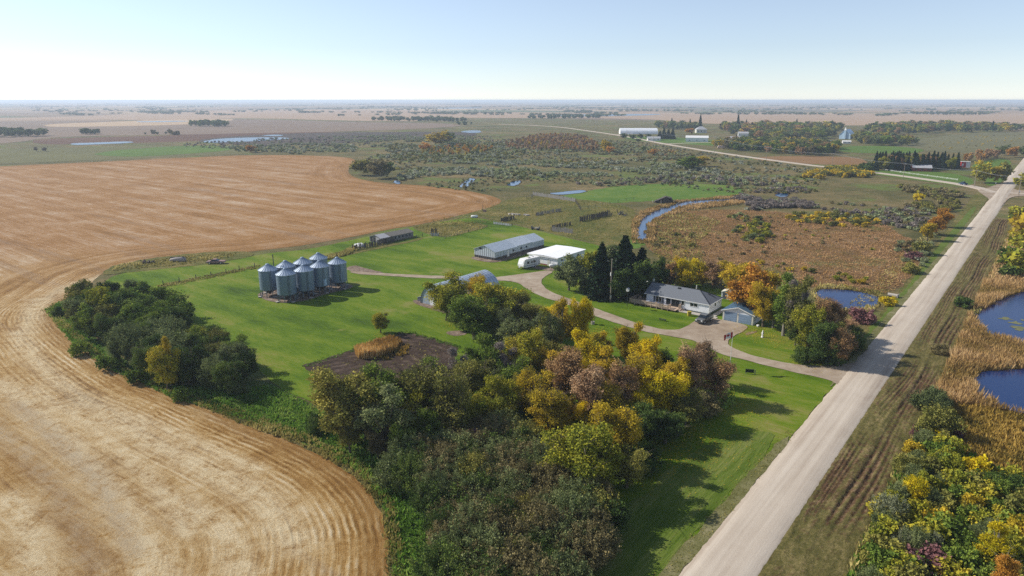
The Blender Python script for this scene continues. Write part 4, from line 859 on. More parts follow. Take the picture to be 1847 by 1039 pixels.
tree('tall', 'yellow', 1788, 1022, 942, 60, 'bright yellow sapling in the bottom corner scrub'); tree('tall', 'orange', 1802, 1070, 988, 54, 'orange sapling below the bright yellow one in the corner scrub')
tree('bush', 'greyg', 1672, 745, 700, 60, 'grey-green willow bush between the ditch and the cattails'); tree('bush', 'olive', 1690, 790, 735, 80, 'olive bush beside the orange sedge')
for x, y, h, p_ in ((1838, 450, 40, 'ygreen'), (1830, 480, 36, 'green'), (1850, 500, 50, 'ygreen'), (1820, 500, 26, 'dark'), (1860, 430, 46, 'gold'), (1845, 400, 30, 'ygreen')):
    tree('bush', p_, x, y, y - h, h * 1.5, LABELS('bush', p_, 'at the right edge above the upper pond'), 'bushes above the upper pond')
tree('bush', 'dark', 1735, 555, 535, 36, 'dark bush at the upper pond corner'); tree('bush', 'brownw', 1697, 640, 618, 34, 'brownish bush at the edge of the cattails')

# --- scrub of the middle distance: the 300 that show largest stand alone, the rest is one mass
marsh_polys = [
 ([(700, 330), (760, 300), (850, 292), (1000, 290), (1040, 300), (1010, 318), (930, 326), (850, 318), (760, 322)], 6.5, ['greyg', 'grey', 'greyg', 'olive'], (2, 3.4)),
 ([(890, 345), (960, 335), (1080, 330), (1200, 318), (1310, 318), (1420, 330), (1400, 345), (1250, 332), (1110, 336), (1000, 342), (940, 350)], 6.5, ['grey', 'greyg', 'greyg', 'lav', 'olive'], (1.6, 3)),
 ([(930, 305), (1080, 290), (1250, 300), (1330, 312), (1300, 322), (1150, 318), (1000, 322)], 6.2, ['grey', 'greyg', 'grey', 'olive'], (1.6, 3)),
 ([(640, 268), (760, 252), (900, 256), (960, 276), (900, 292), (760, 294), (700, 288)], 8, ['greyg', 'grey', 'olive', 'greyg', 'dark'], (1.8, 3.4)),
 ([(360, 276), (420, 264), (560, 258), (640, 262), (650, 276), (560, 280), (430, 278)], 9, ['greyg', 'dark', 'grey', 'greyg', 'gold'], (2, 3.6)),
 ([(600, 246), (800, 243), (880, 250), (760, 256), (620, 258)], 11, ['grey', 'greyg', 'lav'], (1.6, 3)),
 ([(1250, 378), (1330, 352), (1420, 358), (1480, 372), (1440, 382), (1330, 380)], 3.6, ['lav', 'lav', 'grey'], (2, 3.4)),
 ([(1340, 345), (1450, 335), (1580, 352), (1680, 378), (1690, 400), (1640, 420), (1560, 398), (1480, 385), (1420, 366)], 4.6, ['grey', 'greyg', 'lav', 'brownw', 'olive', 'grey'], (1.2, 2.6)),
 ([(1400, 395), (1480, 378), (1560, 392), (1600, 408), (1500, 412)], 4.2, ['ygreen', 'olive', 'gold', 'green'], (1.4, 2.8)),
 ([(1560, 345), (1640, 335), (1740, 352), (1735, 372), (1700, 390), (1640, 372)], 4.6, ['olive', 'green', 'brownw', 'ygreen'], (2, 3.8)),
 ([(1280, 405), (1330, 385), (1390, 400), (1395, 440), (1360, 445), (1330, 425)], 5.5, ['greyg', 'olive', 'ygreen', 'dark', 'brownw'], (1.4, 3)),
 ([(1440, 318), (1530, 300), (1580, 316), (1540, 325), (1470, 326)], 5.5, ['ygreen', 'gold', 'olive', 'green'], (3, 5)),
 ([(1620, 425), (1690, 400), (1690, 450), (1650, 505), (1590, 500), (1620, 470)], 5, ['grey', 'greyg', 'brownw', 'purple'], (1.4, 2.4)),
 ([(1330, 480), (1460, 470), (1560, 500), (1600, 520), (1520, 522), (1400, 505)], 6, ['olive', 'ygreen', 'gold', 'brownw'], (1, 2)),
 ([(960, 260), (1100, 255), (1180, 268), (1300, 290), (1250, 298), (1100, 285), (990, 280)], 9, ['olive', 'greyg', 'brownw', 'russet'], (1.6, 3)),
 ([(1170, 440), (1200, 395), (1240, 388), (1300, 400), (1260, 440), (1210, 470)], 8, ['greyg', 'brownw', 'olive'], (1, 2)),
 ([(1480, 345), (1540, 335), (1600, 340), (1560, 350)], 5.5, ['green', 'olive', 'gold'], (2, 3.4)),

 ([(640, 290), (760, 262), (960, 252), (1130, 252), (1330, 285), (1450, 300), (1560, 325), (1440, 335), (1200, 318), (1000, 290), (830, 290), (700, 330), (650, 300)], 8, ['greyg', 'olive', 'grey', 'brownw', 'ygreen'], (1.0, 2.2)),
 ([(720, 335), (900, 318), (1250, 322), (1430, 345), (1300, 352), (1180, 330), (1040, 340), (940, 352)], 7, ['olive', 'greyg', 'brownw', 'grey'], (.9, 1.8)),
 ([(1380, 330), (1560, 330), (1740, 352), (1690, 430), (1590, 405), (1400, 385)], 7.5, ['brownw', 'olive', 'greyg', 'russet'], (.7, 1.6)),
 ([(300, 262), (420, 252), (650, 244), (880, 244), (1000, 258), (900, 262), (640, 262), (430, 272)], 12, ['grey', 'greyg', 'lav', 'dark'], (1.2, 2.6)),
 ([(1170, 455), (1200, 400), (1300, 385), (1480, 395), (1620, 425), (1640, 490), (1500, 515), (1320, 500)], 7.5, ['olive', 'ygreen', 'brownw', 'russet', 'gold'], (.5, 1.3)),
 ([(1620, 290), (1700, 245), (1860, 240), (1860, 262), (1700, 272)], 26, ['brownw', 'gold', 'olive'], (.8, 1.8)),
]
ALLB = []
for i, (pl, sp, pals, hh) in enumerate(marsh_polys):
    Q = spots(pl, sp * .84, seed=30 + i); r = random.Random(i)
    wl = [LV[n] for n in ('creek', 'pond') if n in LV]
    for X, Y in Q:
        # clumped: noise leaves open ground between groups
        if noise.noise(Vector((X * .022, Y * .022, 1.5))) < -.2 or noise.noise(Vector((X * .07, Y * .07, 4.5))) < -.28: continue
        k = noise.noise(Vector((X * .02, Y * .02, 8.5))) * .5 + .5; pal = pals[int((k * .6 + r.random() * .4) * len(pals)) % len(pals)]
        pal = {'greyg': 'scrubg', 'grey': 'scrubs', 'dark': 'greyg', 'green': 'olive'}.get(pal, pal)
        ALLB.append((r.uniform(*hh) * .85, X, Y, pal, i))
ALLB.sort(key=lambda b: -(b[0] / math.hypot(b[1], b[2])))
WHERE = ['on the scrub flat beyond the stubble', 'in the willow scrub beyond the green meadow', 'in the willow flat below the far road', 'in the far scrub left of the gold tree', 'in the scrub strip behind the stubble field', 'in the far sedge scrub',
         'along the creek behind the reed marsh', 'in the grey scrub near the junction', 'in the yellow-green band above the reed marsh', 'in the scrub corner by the junction', 'in the island of scrub in the reed marsh', 'in the poplar scrub along the cross road',
         'in the strip between reed marsh and road', 'at the near edge of the reed marsh', 'on the open grass below the far road', 'on the grass left of the reed marsh', 'in the small scrub patch by the cross road', 'in the low scrub below the far road', 'in the low growth round the green meadow', 'on the brown rise near the junction', 'in the far grey sedge', 'scattered in the reed marsh', 'on the grey pasture']
NEAR_B = 190
for h, X, Y, pal, i in ALLB[:NEAR_B]:
    plant('bush', pal, X, Y, h, h * rng.uniform(1.3, 2.1), LABELS('bush', pal, WHERE[i], X, Y, h, (1.4, 3.2)), 'shrubs ' + WHERE[i], name='marsh_shrub')
rest = ALLB[NEAR_B:]
def mass(name, items, form='bush', variants=3, nface=110, size=.8):
    """many far plants as one object per palette; items = (h, w, X, Y)"""
    by = {}
    for it in items: by.setdefault(it[4], []).append(it)
    for pal, its in by.items():
        Vs, Fs, Ts, off = [], [], [], 0
        pr_ = [crown_arrays(form, nface, size, 500 + v) for v in range(variants)]
        for j, (h, wd, X, Y, _) in enumerate(its):
            V, F, T, _s = pr_[j % variants]; a = rng.uniform(0, 6.28); c, s = math.cos(a), math.sin(a); sx = wd / CROWN_W[form]; sz = h / CROWN_TOP[form]
            Vs.append(np.c_[(V[:, 0] * c - V[:, 1] * s) * sx + X, (V[:, 0] * s + V[:, 1] * c) * sx + Y, V[:, 2] * sz]); Fs.append(F + off); off += len(V); Ts.append(np.clip(T + rng.uniform(-.25, .25), 0, 1))
        o = bpy.data.objects.new(name, fast_mesh(name, np.vstack(Vs), np.vstack(Fs), [PAL[pal]], {'tone': ('FACE', np.concatenate(Ts))})); link(o); tag(o, kind='stuff')
mass('far_scrub', [(h, h * rng.uniform(1.4, 2.4), X, Y, pal) for h, X, Y, pal, i in rest])

# --- trees of the middle distance
for f_, p_, x, yb, yt, wd, lb in [
 ('round', 'gold', 790, 262, 235, 52, 'large golden tree standing alone in the far scrub'), ('round', 'orange', 768, 272, 256, 26, 'orange tree at the foot of the large golden one'),
 ('round', 'dark', 808, 260, 236, 30, 'green tree touching the large golden one'),
 ('round', 'orange', 452, 275, 260, 22, 'single orange tree behind the stubble field'),
 ('round', 'olive', 652, 316, 284, 44, 'olive tree of the clump at the tip of the stubble field'), ('sparse', 'brownw', 680, 322, 286, 50, 'brown tree of the clump at the tip of the stubble field'), ('sparse', 'dark', 700, 320, 290, 34, 'dark tree of the clump at the tip of the stubble field'),
 ('round', 'gold', 1092, 274, 250, 26, 'golden tree at the right end of the far orange belt'), ('round', 'orange', 1100, 276, 262, 20, 'orange tree at the right end of the far orange belt'),
 ('round', 'green', 1242, 306, 280, 50, 'green tree clump below the far road'), ('round', 'gold', 1262, 300, 279, 40, 'golden half of the clump below the far road'),
 ('round', 'dark', 1161, 273, 262, 9, 'small dark tree alone beside the far road'), ('round', 'orange', 1177, 280, 268, 20, 'small orange bush beside the far road'),
 ('round', 'ygreen', 1768, 330, 290, 40, 'yellow-green tree at the junction'), ('round', 'gold', 1790, 330, 296, 36, 'golden tree at the junction corner'), ('round', 'olive', 1806, 330, 290, 34, 'olive tree at the junction by the road'),
 ('round', 'yellow', 1766, 300, 288, 16, 'small yellow tree behind the junction trees'),
 ('round', 'orange', 1826, 284, 262, 26, 'bright orange tree beside the far end of the road'), ('round', 'greyg', 1808, 280, 260, 26, 'grey-green tree left of the bright orange one'), ('round', 'dark', 1848, 282, 260, 30, 'dark tree right of the bright orange one'),
 ('round', 'ygreen', 1842, 340, 312, 30, 'yellow-green tree across the road from the junction trees'),
 ]:
    tree(f_, p_, x, yb, yt, wd, lb)
OB = dict(lod='m')
wood([(900, 262), (960, 246), (1040, 243), (1075, 258), (1090, 275), (1000, 272), (930, 272)], 9, (3.5, 6), [('sparse', 'russet', 4), ('round', 'orange', 1.5), ('sparse', 'pink', 2), ('round', 'gold', .7)], 'in the far rusty belt before the cross road', 'rusty belt before the cross road', seed=20, lod='f')
wood([(755, 274), (800, 266), (860, 264), (900, 270), (860, 280), (780, 284)], 8, (3, 5), [('round', 'orange', 2), ('round', 'gold', 2), ('round', 'greyg', 1)], 'at the foot of the large golden tree', 'trees round the large golden tree', seed=21, lod='f')
wood([(1566, 307), (1590, 296), (1722, 300), (1732, 307), (1600, 309)], 5.5, (8, 11), [('spruce', 'spruce', 5), ('round', 'ygreen', .7), ('round', 'russet', .4)], 'in the shelter belt of the farm by the junction', 'farm shelter belt', seed=22, lod='m')
wood([(1540, 310), (1560, 300), (1580, 304), (1565, 314)], 7, (4, 6), [('round', 'dark', 3)], 'left of the farm shelter belt', 'trees left of the shelter belt', seed=23, lod='f')
wood([(1730, 296), (1750, 284), (1800, 282), (1800, 290)], 9, (6, 9), [('round', 'orange', 2), ('sparse', 'pink', 2), ('round', 'russet', 2)], 'in the pink and orange belt behind the farm', 'pink and orange belt behind the farm', seed=24, lod='f')
# village: each crown its own tree
vm = [('round', 'dark', 2), ('round', 'greyg', 3), ('round', 'olive', 3), ('round', 'green', 2), ('sparse', 'brownw', 2), ('round', 'gold', 1), ('sparse', 'russet', 1.2), ('round', 'ygreen', .9), ('spruce', 'spruce', .5)]
vill = [([(1180, 228), (1260, 231), (1260, 236), (1185, 233)], 22, (9, 13)), ([(1290, 232), (1400, 231), (1520, 232), (1540, 238), (1300, 240)], 26, (9, 14)), ([(1300, 242), (1370, 238), (1500, 238), (1505, 250), (1400, 255), (1350, 256), (1345, 246)], 20, (8, 12)),
        ([(1280, 262), (1340, 256), (1400, 258), (1500, 262), (1520, 272), (1480, 284), (1400, 278), (1300, 270)], 14, (6, 9)), ([(1540, 246), (1600, 252), (1660, 258), (1640, 264), (1540, 262)], 17, (7, 11)),
        ([(1550, 232), (1700, 226), (1860, 232), (1860, 238), (1700, 240), (1640, 244), (1570, 242)], 28, (8, 12))]
for i, (pl, sp, hh) in enumerate(vill):
    wd_ = ['behind the white arched building', 'in the back row of village trees', 'between the houses of the village', 'on the near side of the village', 'right of the pale blue church', 'in the belt behind the grey pasture'][i]
    wood(pl, sp * .72, (hh[0] * 1.1, hh[1] * 1.15), vm, wd_, 'village trees ' + wd_, seed=40 + i, lod='f', wf=1.15)
for x, yb, yt in ((1197, 250, 231), (1205, 251, 233), (1213, 251, 232), (1190, 251, 236)): tree('spruce', 'spruce', x, yb, yt, 12, 'dark spruce right of the white arched building', 'spruces by the arched building', lod='f')
for x, yb, yt, wd in ((1125, 250, 240, 16), (1140, 251, 241, 18), (1155, 250, 240, 16), (1170, 251, 241, 14), (1150, 256, 249, 14)): tree('round', 'dark', x, yb, yt, wd, 'dark shrubby tree in front of the white arched building', 'hedge trees before the arched building', lod='f')
tree('spruce', 'spruce', 1262, 238, 207, 10, 'tall thin spruce behind the hip-roofed village house', lod='f'); tree('spruce', 'spruce', 1330, 236, 207, 10, 'tall thin spruce rising over the village trees', lod='f')
tree('round', 'orange', 1244, 242, 230, 20, 'orange tree by the hip-roofed village house', lod='f'); tree('round', 'orange', 1432, 250, 236, 24, 'bright orange tree in the middle of the village', lod='f'); tree('round', 'yellow', 1449, 258, 247, 14, 'bright yellow tree beside the bright orange one', lod='f')
# far bluffs in the fields
wood([(342, 229), (352, 226), (412, 226), (418, 229)], 20, (11, 15), [('round', 'dark', 3), ('round', 'green', 1)], 'in the compact bluff on the far fields', 'compact far bluff', seed=50, lod='f', wf=1.1)
wood([(-30, 248), (0, 243), (75, 242), (82, 246), (0, 249)], 16, (9, 13), [('round', 'dark', 3), ('round', 'greyg', 1)], 'in the bluff at the far left edge', 'far left bluff', seed=51, lod='f', wf=1.1)
wood([(136, 243), (142, 240), (176, 240), (180, 243)], 14, (8, 10), [('round', 'dark', 3)], 'in the small round bluff at the far left', 'small round far bluff', seed=52, lod='f', wf=1.1)
wood([(235, 243), (300, 240), (345, 243), (300, 244)], 18, (3, 8), [('round', 'dark', 3), ('bush', 'brownw', 2)], 'in the thin line right of the small bluff', 'thin far tree line', seed=53, lod='f', wf=1.1)
wood([(60, 275), (68, 272), (88, 272), (92, 275)], 9, (3, 5), [('sparse', 'lav', 3)], 'in the grey clump on the green pasture', 'grey clump on the pasture', seed=57, lod='f', wf=1.1)
wood([(664, 219), (680, 216), (730, 215), (800, 216), (855, 220), (800, 221), (700, 219)], 26, (8, 13), [('round', 'dark', 3), ('round', 'greyg', 1)], 'in the farm bluff beyond the harrowed field', 'farm bluff beyond the harrowed field', seed=54, lod='f', wf=1.1)
wood([(810, 225), (850, 222), (858, 226), (830, 228)], 24, (6, 9), [('round', 'dark', 3)], 'in the small clump near the far road', 'small clump near the far road', seed=55, lod='f', wf=1.1)
wood([(934, 215), (960, 212.5), (1088, 211.5), (1090, 214), (1000, 215.5)], 30, (9, 12), [('round', 'dark', 3)], 'in the long dark belt beyond the village road', 'long dark belt', seed=56, lod='f', wf=1.2)
wood([(1615, 206), (1650, 204), (1760, 206), (1800, 208), (1700, 208.5)], 40, (9, 12), [('round', 'dark', 3)], 'in the long belt far behind the village', 'long belt behind the village', seed=58, lod='f', wf=1.2)
far_items = []
prr = random.Random(5)
for k in range(300):
    y = 183 + 26 * prr.random() ** 2.3; x = prr.uniform(-50, 1900); X, Y = G(x, y); n = prr.randint(4, 22); L_ = prr.uniform(60, 520); ax = E2 if prr.random() < .6 else E1
    for j in range(n):
        t = prr.uniform(-.5, .5) * L_; q = prr.uniform(-14, 14); far_items.append((prr.uniform(5, 10), prr.uniform(12, 24), X + ax.x * t + ax.y * q, Y + ax.y * t - ax.x * q, 'dark' if prr.random() < .7 else 'greyg'))
mass('far_woods', far_items, 'round', 2, 40, 2.6)
# every planted thing in order of how large it shows; beyond 290 of a kind the rest is one mass
DEF.sort(key=lambda q: -q[0]); spill = {}
for q in DEF:
    _, form, pal, X, Y, h, wd, label, group, lod, name = q; nm = name or NAMES[form][0]
    if COUNT.get(nm, 0) < 290: plant(form, pal, X, Y, h, wd, label, group, lod=lod, name=name, now=True)
    else: spill.setdefault((form, lod), []).append((h, wd, X, Y, pal))
for (form, lod), its in spill.items():
    nf, sz_ = {'n': (2200, .5), 'm': (800, .8), 'f': (300, 1.3)}[lod]
    if form in ('bush', 'willow'): nf, sz_ = {'n': (1500, .28), 'm': (500, .45), 'f': (160, .75)}[lod]
    mass('far_trees' if form not in ('bush', 'willow') else 'scrub', its, form, 3, nf, sz_)
print('PLANTS', COUNT, {k: len(v) for k, v in spill.items()})

# ================================================================ BUILDINGS AND THINGS
siding = lambda n, c, c2, z=14: mat(n, c, c2, z, .6, 0, .1)
WH = mat('white_siding', '#edeeef', '#dcdee0', 2, .55); WHM = mat('white_metal', '#e6e7e8', '#cfd2d4', 2, .4, 0, .05)
GREYR = mat('grey_shingles', '#767a80', '#60646a', 9, .9, 0, .5); DKR = mat('dark_trim', '#2b2e33', '#1c1e22', 6, .7)
GL = mat('window_glass', '#20282e', '#10161a', 3, .12, 0, .0, spec=.6); SHUT = mat('shutter_grey', '#5c6068', '#4a4e55', 4, .7)
WOOD = mat('weathered_deck', '#c0aa94', '#a08a75', 5, .85, stretch=(1, 6, 1)); OLDW = mat('old_grey_boards', '#8f8b86', '#67635f', 4, .95, 0, .5, stretch=(6, 6, .6))
DARKW = mat('dark_boards', '#554f4a', '#36312d', 4, .95, 0, .5, stretch=(6, 6, .6)); WASH = mat('flaked_whitewash', '#cdd5da', '#8a949c', 3.2, .9, 0, .4, stretch=(3, 3, .5))
GALV = mat('galvanised_sheet', '#7f8fa2', '#68798e', 1.4, .4, .35, .05, spec=.4); GALVR = mat('galvanised_roof', '#c4cfda', '#acb8c4', 1.6, .34, .45, .05, spec=.5)
GALVD = mat('galvanised_band', '#8796a6', '#6f8093', 2, .45, .5, .05); STEEL = mat('dark_steel', '#4b4e52', '#36393c', 4, .55, .5)
CONC = mat('pale_concrete', '#b3aca2', '#948c81', 4, .9); FOUND = mat('foundation', '#77797c', '#5f6164', 5, .9)
BLUER = mat('blue_steel_roof', '#5f7c93', '#506c83', 3, .45, .2); DOORG = mat('garage_door_blue_grey', '#7f93a8', '#6f8398', 3, .5); CREAM = mat('cream_panel', '#cfcdc0', '#b9b6a8', 3, .6)
MOSS = mat('mossy_roof', '#7d7772', '#575549', 2.2, .95, 0, .6); RUSTP = mat('rust_pink_paint', '#9d7f78', '#6b4f48', 2, .7); RUB = mat('rubber', '#1b1b1c', '#121213', 6, .85)
TRUCKP = mat('pewter_paint', '#7b7a76', '#6a6965', 2, .3, .4, .02, spec=.5); BLUEP = mat('blue_paint', '#27405f', '#1f3450', 2, .35, .2); PALEB = mat('pale_blue_siding', '#b4cbdc', '#a1bacc', 2, .6)
REDP = mat('red_paint', '#b0252b', '#94191f', 3, .6); WHP = mat('white_paint', '#e4e3df', '#cfcdc8', 3, .6); YELB = mat('yellow_plastic', '#b2a032', '#8d7e26', 4, .6); BRICK = mat('red_brick', '#8d4a3c', '#6f382e', 8, .9)
LGREY = mat('light_grey_roof', '#a9a9ab', '#939395', 3, .7); POLEW = mat('pole_wood', '#a09384', '#7d7164', 5, .9, stretch=(4, 4, .3)); WIRE = mat('wire_metal', '#b9bcc0', '#a3a6aa', 5, .4, .6)

def gable_roof(mb, x0, x1, y0, y1, ze, zr, axis='y', ov=.4, t=.12, m=0, xr=None):
    """two roof slabs; axis = direction of the ridge"""
    if axis == 'y':
        xm = (x0 + x1) / 2 if xr is None else xr; k = (zr - ze) / (xm - x0); k2 = (zr - ze) / (x1 - xm)
        mb.slab((x0 - ov, y0 - ov, ze - k * ov), (xm, y0 - ov, zr), (xm, y1 + ov, zr), (x0 - ov, y1 + ov, ze - k * ov), t, m)
        mb.slab((xm + .002, y0 - ov, zr), (x1 + ov, y0 - ov, ze - k2 * ov), (x1 + ov, y1 + ov, ze - k2 * ov), (xm + .002, y1 + ov, zr), t, m)
    else:
        ym = (y0 + y1) / 2; k = (zr - ze) / (ym - y0)
        mb.slab((x0 - ov, y0 - ov, ze - k * ov), (x1 + ov, y0 - ov, ze - k * ov), (x1 + ov, ym, zr), (x0 - ov, ym, zr), t, m)
        mb.slab((x0 - ov, ym + .002, zr), (x1 + ov, ym + .002, zr), (x1 + ov, y1 + ov, ze - k * ov), (x0 - ov, y1 + ov, ze - k * ov), t, m)
def gable_walls(mb, x0, x1, y0, y1, z0, ze, zr, axis='y', m=0):
    s = -.14
    if axis == 'y':
        xm = (x0 + x1) / 2; pr_ = [(x0, z0), (x1, z0), (x1, ze + s), (xm, zr + s), (x0, ze + s)]
        mb.extr(pr_, y0, y1, m)
    else:
        ym = (y0 + y1) / 2; P_ = [(y0, z0), (y1, z0), (y1, ze + s), (ym, zr + s), (y0, ze + s)]
        n = 5; vs = [(x0, a, b) for a, b in P_] + [(x1, a, b) for a, b in P_]
        mb.add(vs, [tuple(range(n))[::-1], tuple(range(n, 2 * n))] + [(i, (i + 1) % n, n + (i + 1) % n, n + i) for i in range(n)], m)
def window(parent, x, y, z, wd, h, face='-y', panes=1, name='window', trim=None):
    """frame standing proud of the wall, with its panes as sub-parts"""
    trim = trim or WHP; f = MB(); p = MB(); t = .09; hw = wd / 2
    def B(mb, a0, a1, z0, z1, d0, d1, m=0):
        if face == '-y': mb.box(a0, a1, -d1, -d0, z0, z1, m)
        elif face == '+x': mb.box(d0, d1, a0, a1, z0, z1, m)
        elif face == '-x': mb.box(-d1, -d0, a0, a1, z0, z1, m)
    B(f, -hw - t, hw + t, h, h + t, 0, .07); B(f, -hw - t, hw + t, -t, 0, 0, .09); B(f, -hw - t, -hw, 0, h, 0, .07); B(f, hw, hw + t, 0, h, 0, .07)
    for i in range(1, panes): a = -hw + wd * i / panes; B(f, a - .035, a + .035, 0, h, .01, .06)
    fo = f.build(name, trim, parent); fo.location = (x, y, z)
    for i in range(panes):
        q = MB(); a0 = -hw + wd * i / panes + (.035 if i else 0); a1 = -hw + wd * (i + 1) / panes - (.035 if i < panes - 1 else 0); B(q, a0, a1, 0, h, .004, .03); q.build('pane', GL, fo)
    return fo

# --- the bungalow
H0 = G(1165.7, 547); hs_ = thing('house', 'white bungalow with a grey shingle roof and a wooden deck along its front', 'house', H0, RZ)
HL, HD, ZE, ZR = 16.6, 7.8, 2.75, 4.75
MB().box(.05, HL - .05, .05, HD - .05, 0, .42).build('foundation', FOUND, hs_)
wb = MB()
wb.add([(0, 0, .42), (HL, 0, .42), (HL, HD, .42), (0, HD, .42), (0, 0, ZE - .08), (HL, 0, ZE - .08), (HL, HD, ZE - .08), (0, HD, ZE - .08), (0, HD / 2, ZR - .16)],
       [(0, 1, 5, 4), (1, 2, 6, 5), (2, 3, 7, 6), (3, 0, 4, 8, 7), (4, 5, 6, 7), (0, 3, 2, 1)])
wall = wb.build('wall', WH, hs_)
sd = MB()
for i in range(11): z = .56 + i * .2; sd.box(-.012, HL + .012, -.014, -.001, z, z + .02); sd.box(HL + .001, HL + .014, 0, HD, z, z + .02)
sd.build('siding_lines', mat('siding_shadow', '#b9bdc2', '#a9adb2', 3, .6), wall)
rf = MB(); xr, ov = 12.4, .2; kz = (ZR - ZE) / (HD / 2); ze = ZE - kz * ov
rf.slab((-.6, -ov, ze), (HL + ov, -ov, ze), (xr, HD / 2, ZR), (-.6, HD / 2, ZR), .12)
rf.slab((HL + ov, HD + ov, ze), (-.6, HD + ov, ze), (-.6, HD / 2 + .002, ZR), (xr, HD / 2 + .002, ZR), .12)
b_ = len(rf.v); rf.add([(HL + ov, -ov, ze), (HL + ov, HD + ov, ze), (xr, HD / 2, ZR)], [(0, 1, 2)])
roof = rf.build('roof', GREYR, hs_)
sh = MB()
for i in range(1, 14):
    t = i / 14; y = -ov + (HD / 2 + ov) * t; z = ze + (ZR - ze) * t; x1 = HL + ov + (xr - HL - ov) * t
    sh.bar((-.59, y, z + .004), (x1, y, z + .004), .03, .022)
sh.build('shingle_course', mat('shingle_edge', '#4a4e55', '#3f434a', 8, .9), roof)
MB().box(-.62, HL + ov, -ov - .1, -ov, ze - .16, ze - .02).box(HL + ov, HL + ov + .1, -ov, HD + ov, ze - .16, ze - .02).build('gutter', WHP, roof)
MB().bar((xr, HD / 2, ZR + .03), (HL + ov, -ov, ze + .03), .16, .05).bar((xr, HD / 2, ZR + .03), (HL + ov, HD + ov, ze + .03), .16, .05).bar((-.6, HD / 2, ZR + .03), (xr, HD / 2, ZR + .03), .16, .05).build('ridge_cap', DKR, roof)
MB().tube([(11.3, 4.3, 4.4), (11.3, 4.3, 5.7)], .12, 10).ring([(.001, 5.86), (.2, 5.75), (.2, 5.7)], 10).build('chimney_pipe', CREAM, roof)
MB().box(6.9, 7.6, 3.0, 3.5, 4.32, 4.62).build('roof_vent', DKR, roof); MB().box(14.2, 14.7, 4.6, 5.0, 3.75, 4.05).build('roof_vent', DKR, roof)
MB().tube([(6, 3.9, 4.6), (6, 3.9, 8.9)], .035, 6).bar((5.4, 3.9, 8.6), (6.6, 3.9, 8.6), .04).bar((5.6, 3.9, 8.2), (6.4, 3.9, 8.2), .04).tube([(6, 3.9, 5.8), (5.3, 3.5, 4.5)], .015, 4).build('antenna', STEEL, roof)
MB().tube([(.1, 3.9, 4.7), (.1, 3.7, 5.3)], .03, 6).tube([(.1, 3.7, 5.3), (.0, 3.5, 5.42), (-.05, 3.45, 5.44)], [.02, .34, .38], 14).build('satellite_dish', WHP, roof)
MB().tube([(16.2, 4.8, 3.2), (15.1, 4.6, 3.9)], .05, 6).build('roof_cable', DKR, roof)
window(hs_, 3.35, 0, 1.0, 1.5, 1.5, panes=2)
for x in (2.25, 4.45): MB().box(x - .3, x + .3, -.05, -.003, .95, 2.55).build('shutter', SHUT, hs_)
window(hs_, 6.0, 0, .9, 1.0, 1.6, trim=SHUT)
dr = window(hs_, 7.9, 0, .5, 2.0, 2.1, panes=2, name='patio_door', trim=SHUT); MB().box(.08, .12, -.13, -.07, .9, 1.2).build('handle', STEEL, dr)
MB().box(9.0, 9.35, -.06, -.003, .5, 2.6).build('shutter', SHUT, hs_)
window(hs_, 9.85, 0, 1.35, .7, 1.1); window(hs_, 12.7, 0, 1.5, 1.9, .75, panes=2); window(hs_, HL, 3.6, 1.5, .8, .8, '+x')
MB().box(16.45, 16.62, -.02, .1, .42, 2.6).build('corner_trim', WHP, hs_)
# deck with boards, posts, rails (a part of the house)
dk = MB().box(-3.2, 9.4, -3.1, -.06, .42, .52).box(-3.2, -.06, -.06, 3.2, .42, .52).build('deck', mat('deck_frame', '#6f5d4e', '#584a3e', 5, .9), hs_)
for i in range(31):
    y = -3.08 + i * .2
    x1 = 9.4 if y + .18 < -.06 else -.06
    MB().box(-3.2, x1, y, y + .18, .524, .56).build('board', WOOD, dk)
    if y > 3: break
rl = MB()
def rail(mb, p, q, n):
    p = Vector(p); q = Vector(q)
    for z in (.78, 1.05, 1.32): mb.bar(p + Vector((0, 0, z)), q + Vector((0, 0, z)), .05, .14)
    mb.bar(p + Vector((0, 0, 1.5)), q + Vector((0, 0, 1.5)), .16, .05)
for a, b, n in (((-3.2, -3.1, 0), (7.4, -3.1, 0), 7), ((-3.2, 3.1, 0), (-3.2, -3.1, 0), 4), ((7.4, -3.1, 0), (7.4, -1.6, 0), 1), ((9.4, -1.2, 0), (9.4, -.1, 0), 1)):
    o_ = MB(); rail(o_, a, b, n); o_.build('railing', WOOD, dk)
    for i in range(n + 1):
        p = Vector(a).lerp(Vector(b), i / n); MB().bar(p, p + Vector((0, 0, 1.6)), .13).build('post', WOOD, dk)
MB().box(9.42, 10.5, -1.8, -.1, .0, .28).box(9.42, 10.0, -1.8, -.1, .281, .46).build('steps', WOOD, dk)
tp = thing('patio_table', 'round white patio table on the deck by the big window', 'table', tuple(Vector((*H0, .56)) + E2 * 1.2 + E1 * -1.6)); MB().ring([(.001, .74), (.6, .74), (.6, .7), (.001, .7)], 18).build('table_top', WHP, tp); MB().tube([(0, 0, 0), (0, 0, .7)], .05).ring([(.3, 0), (.28, .04), (.001, .05)], 12).build('leg', STEEL, tp)
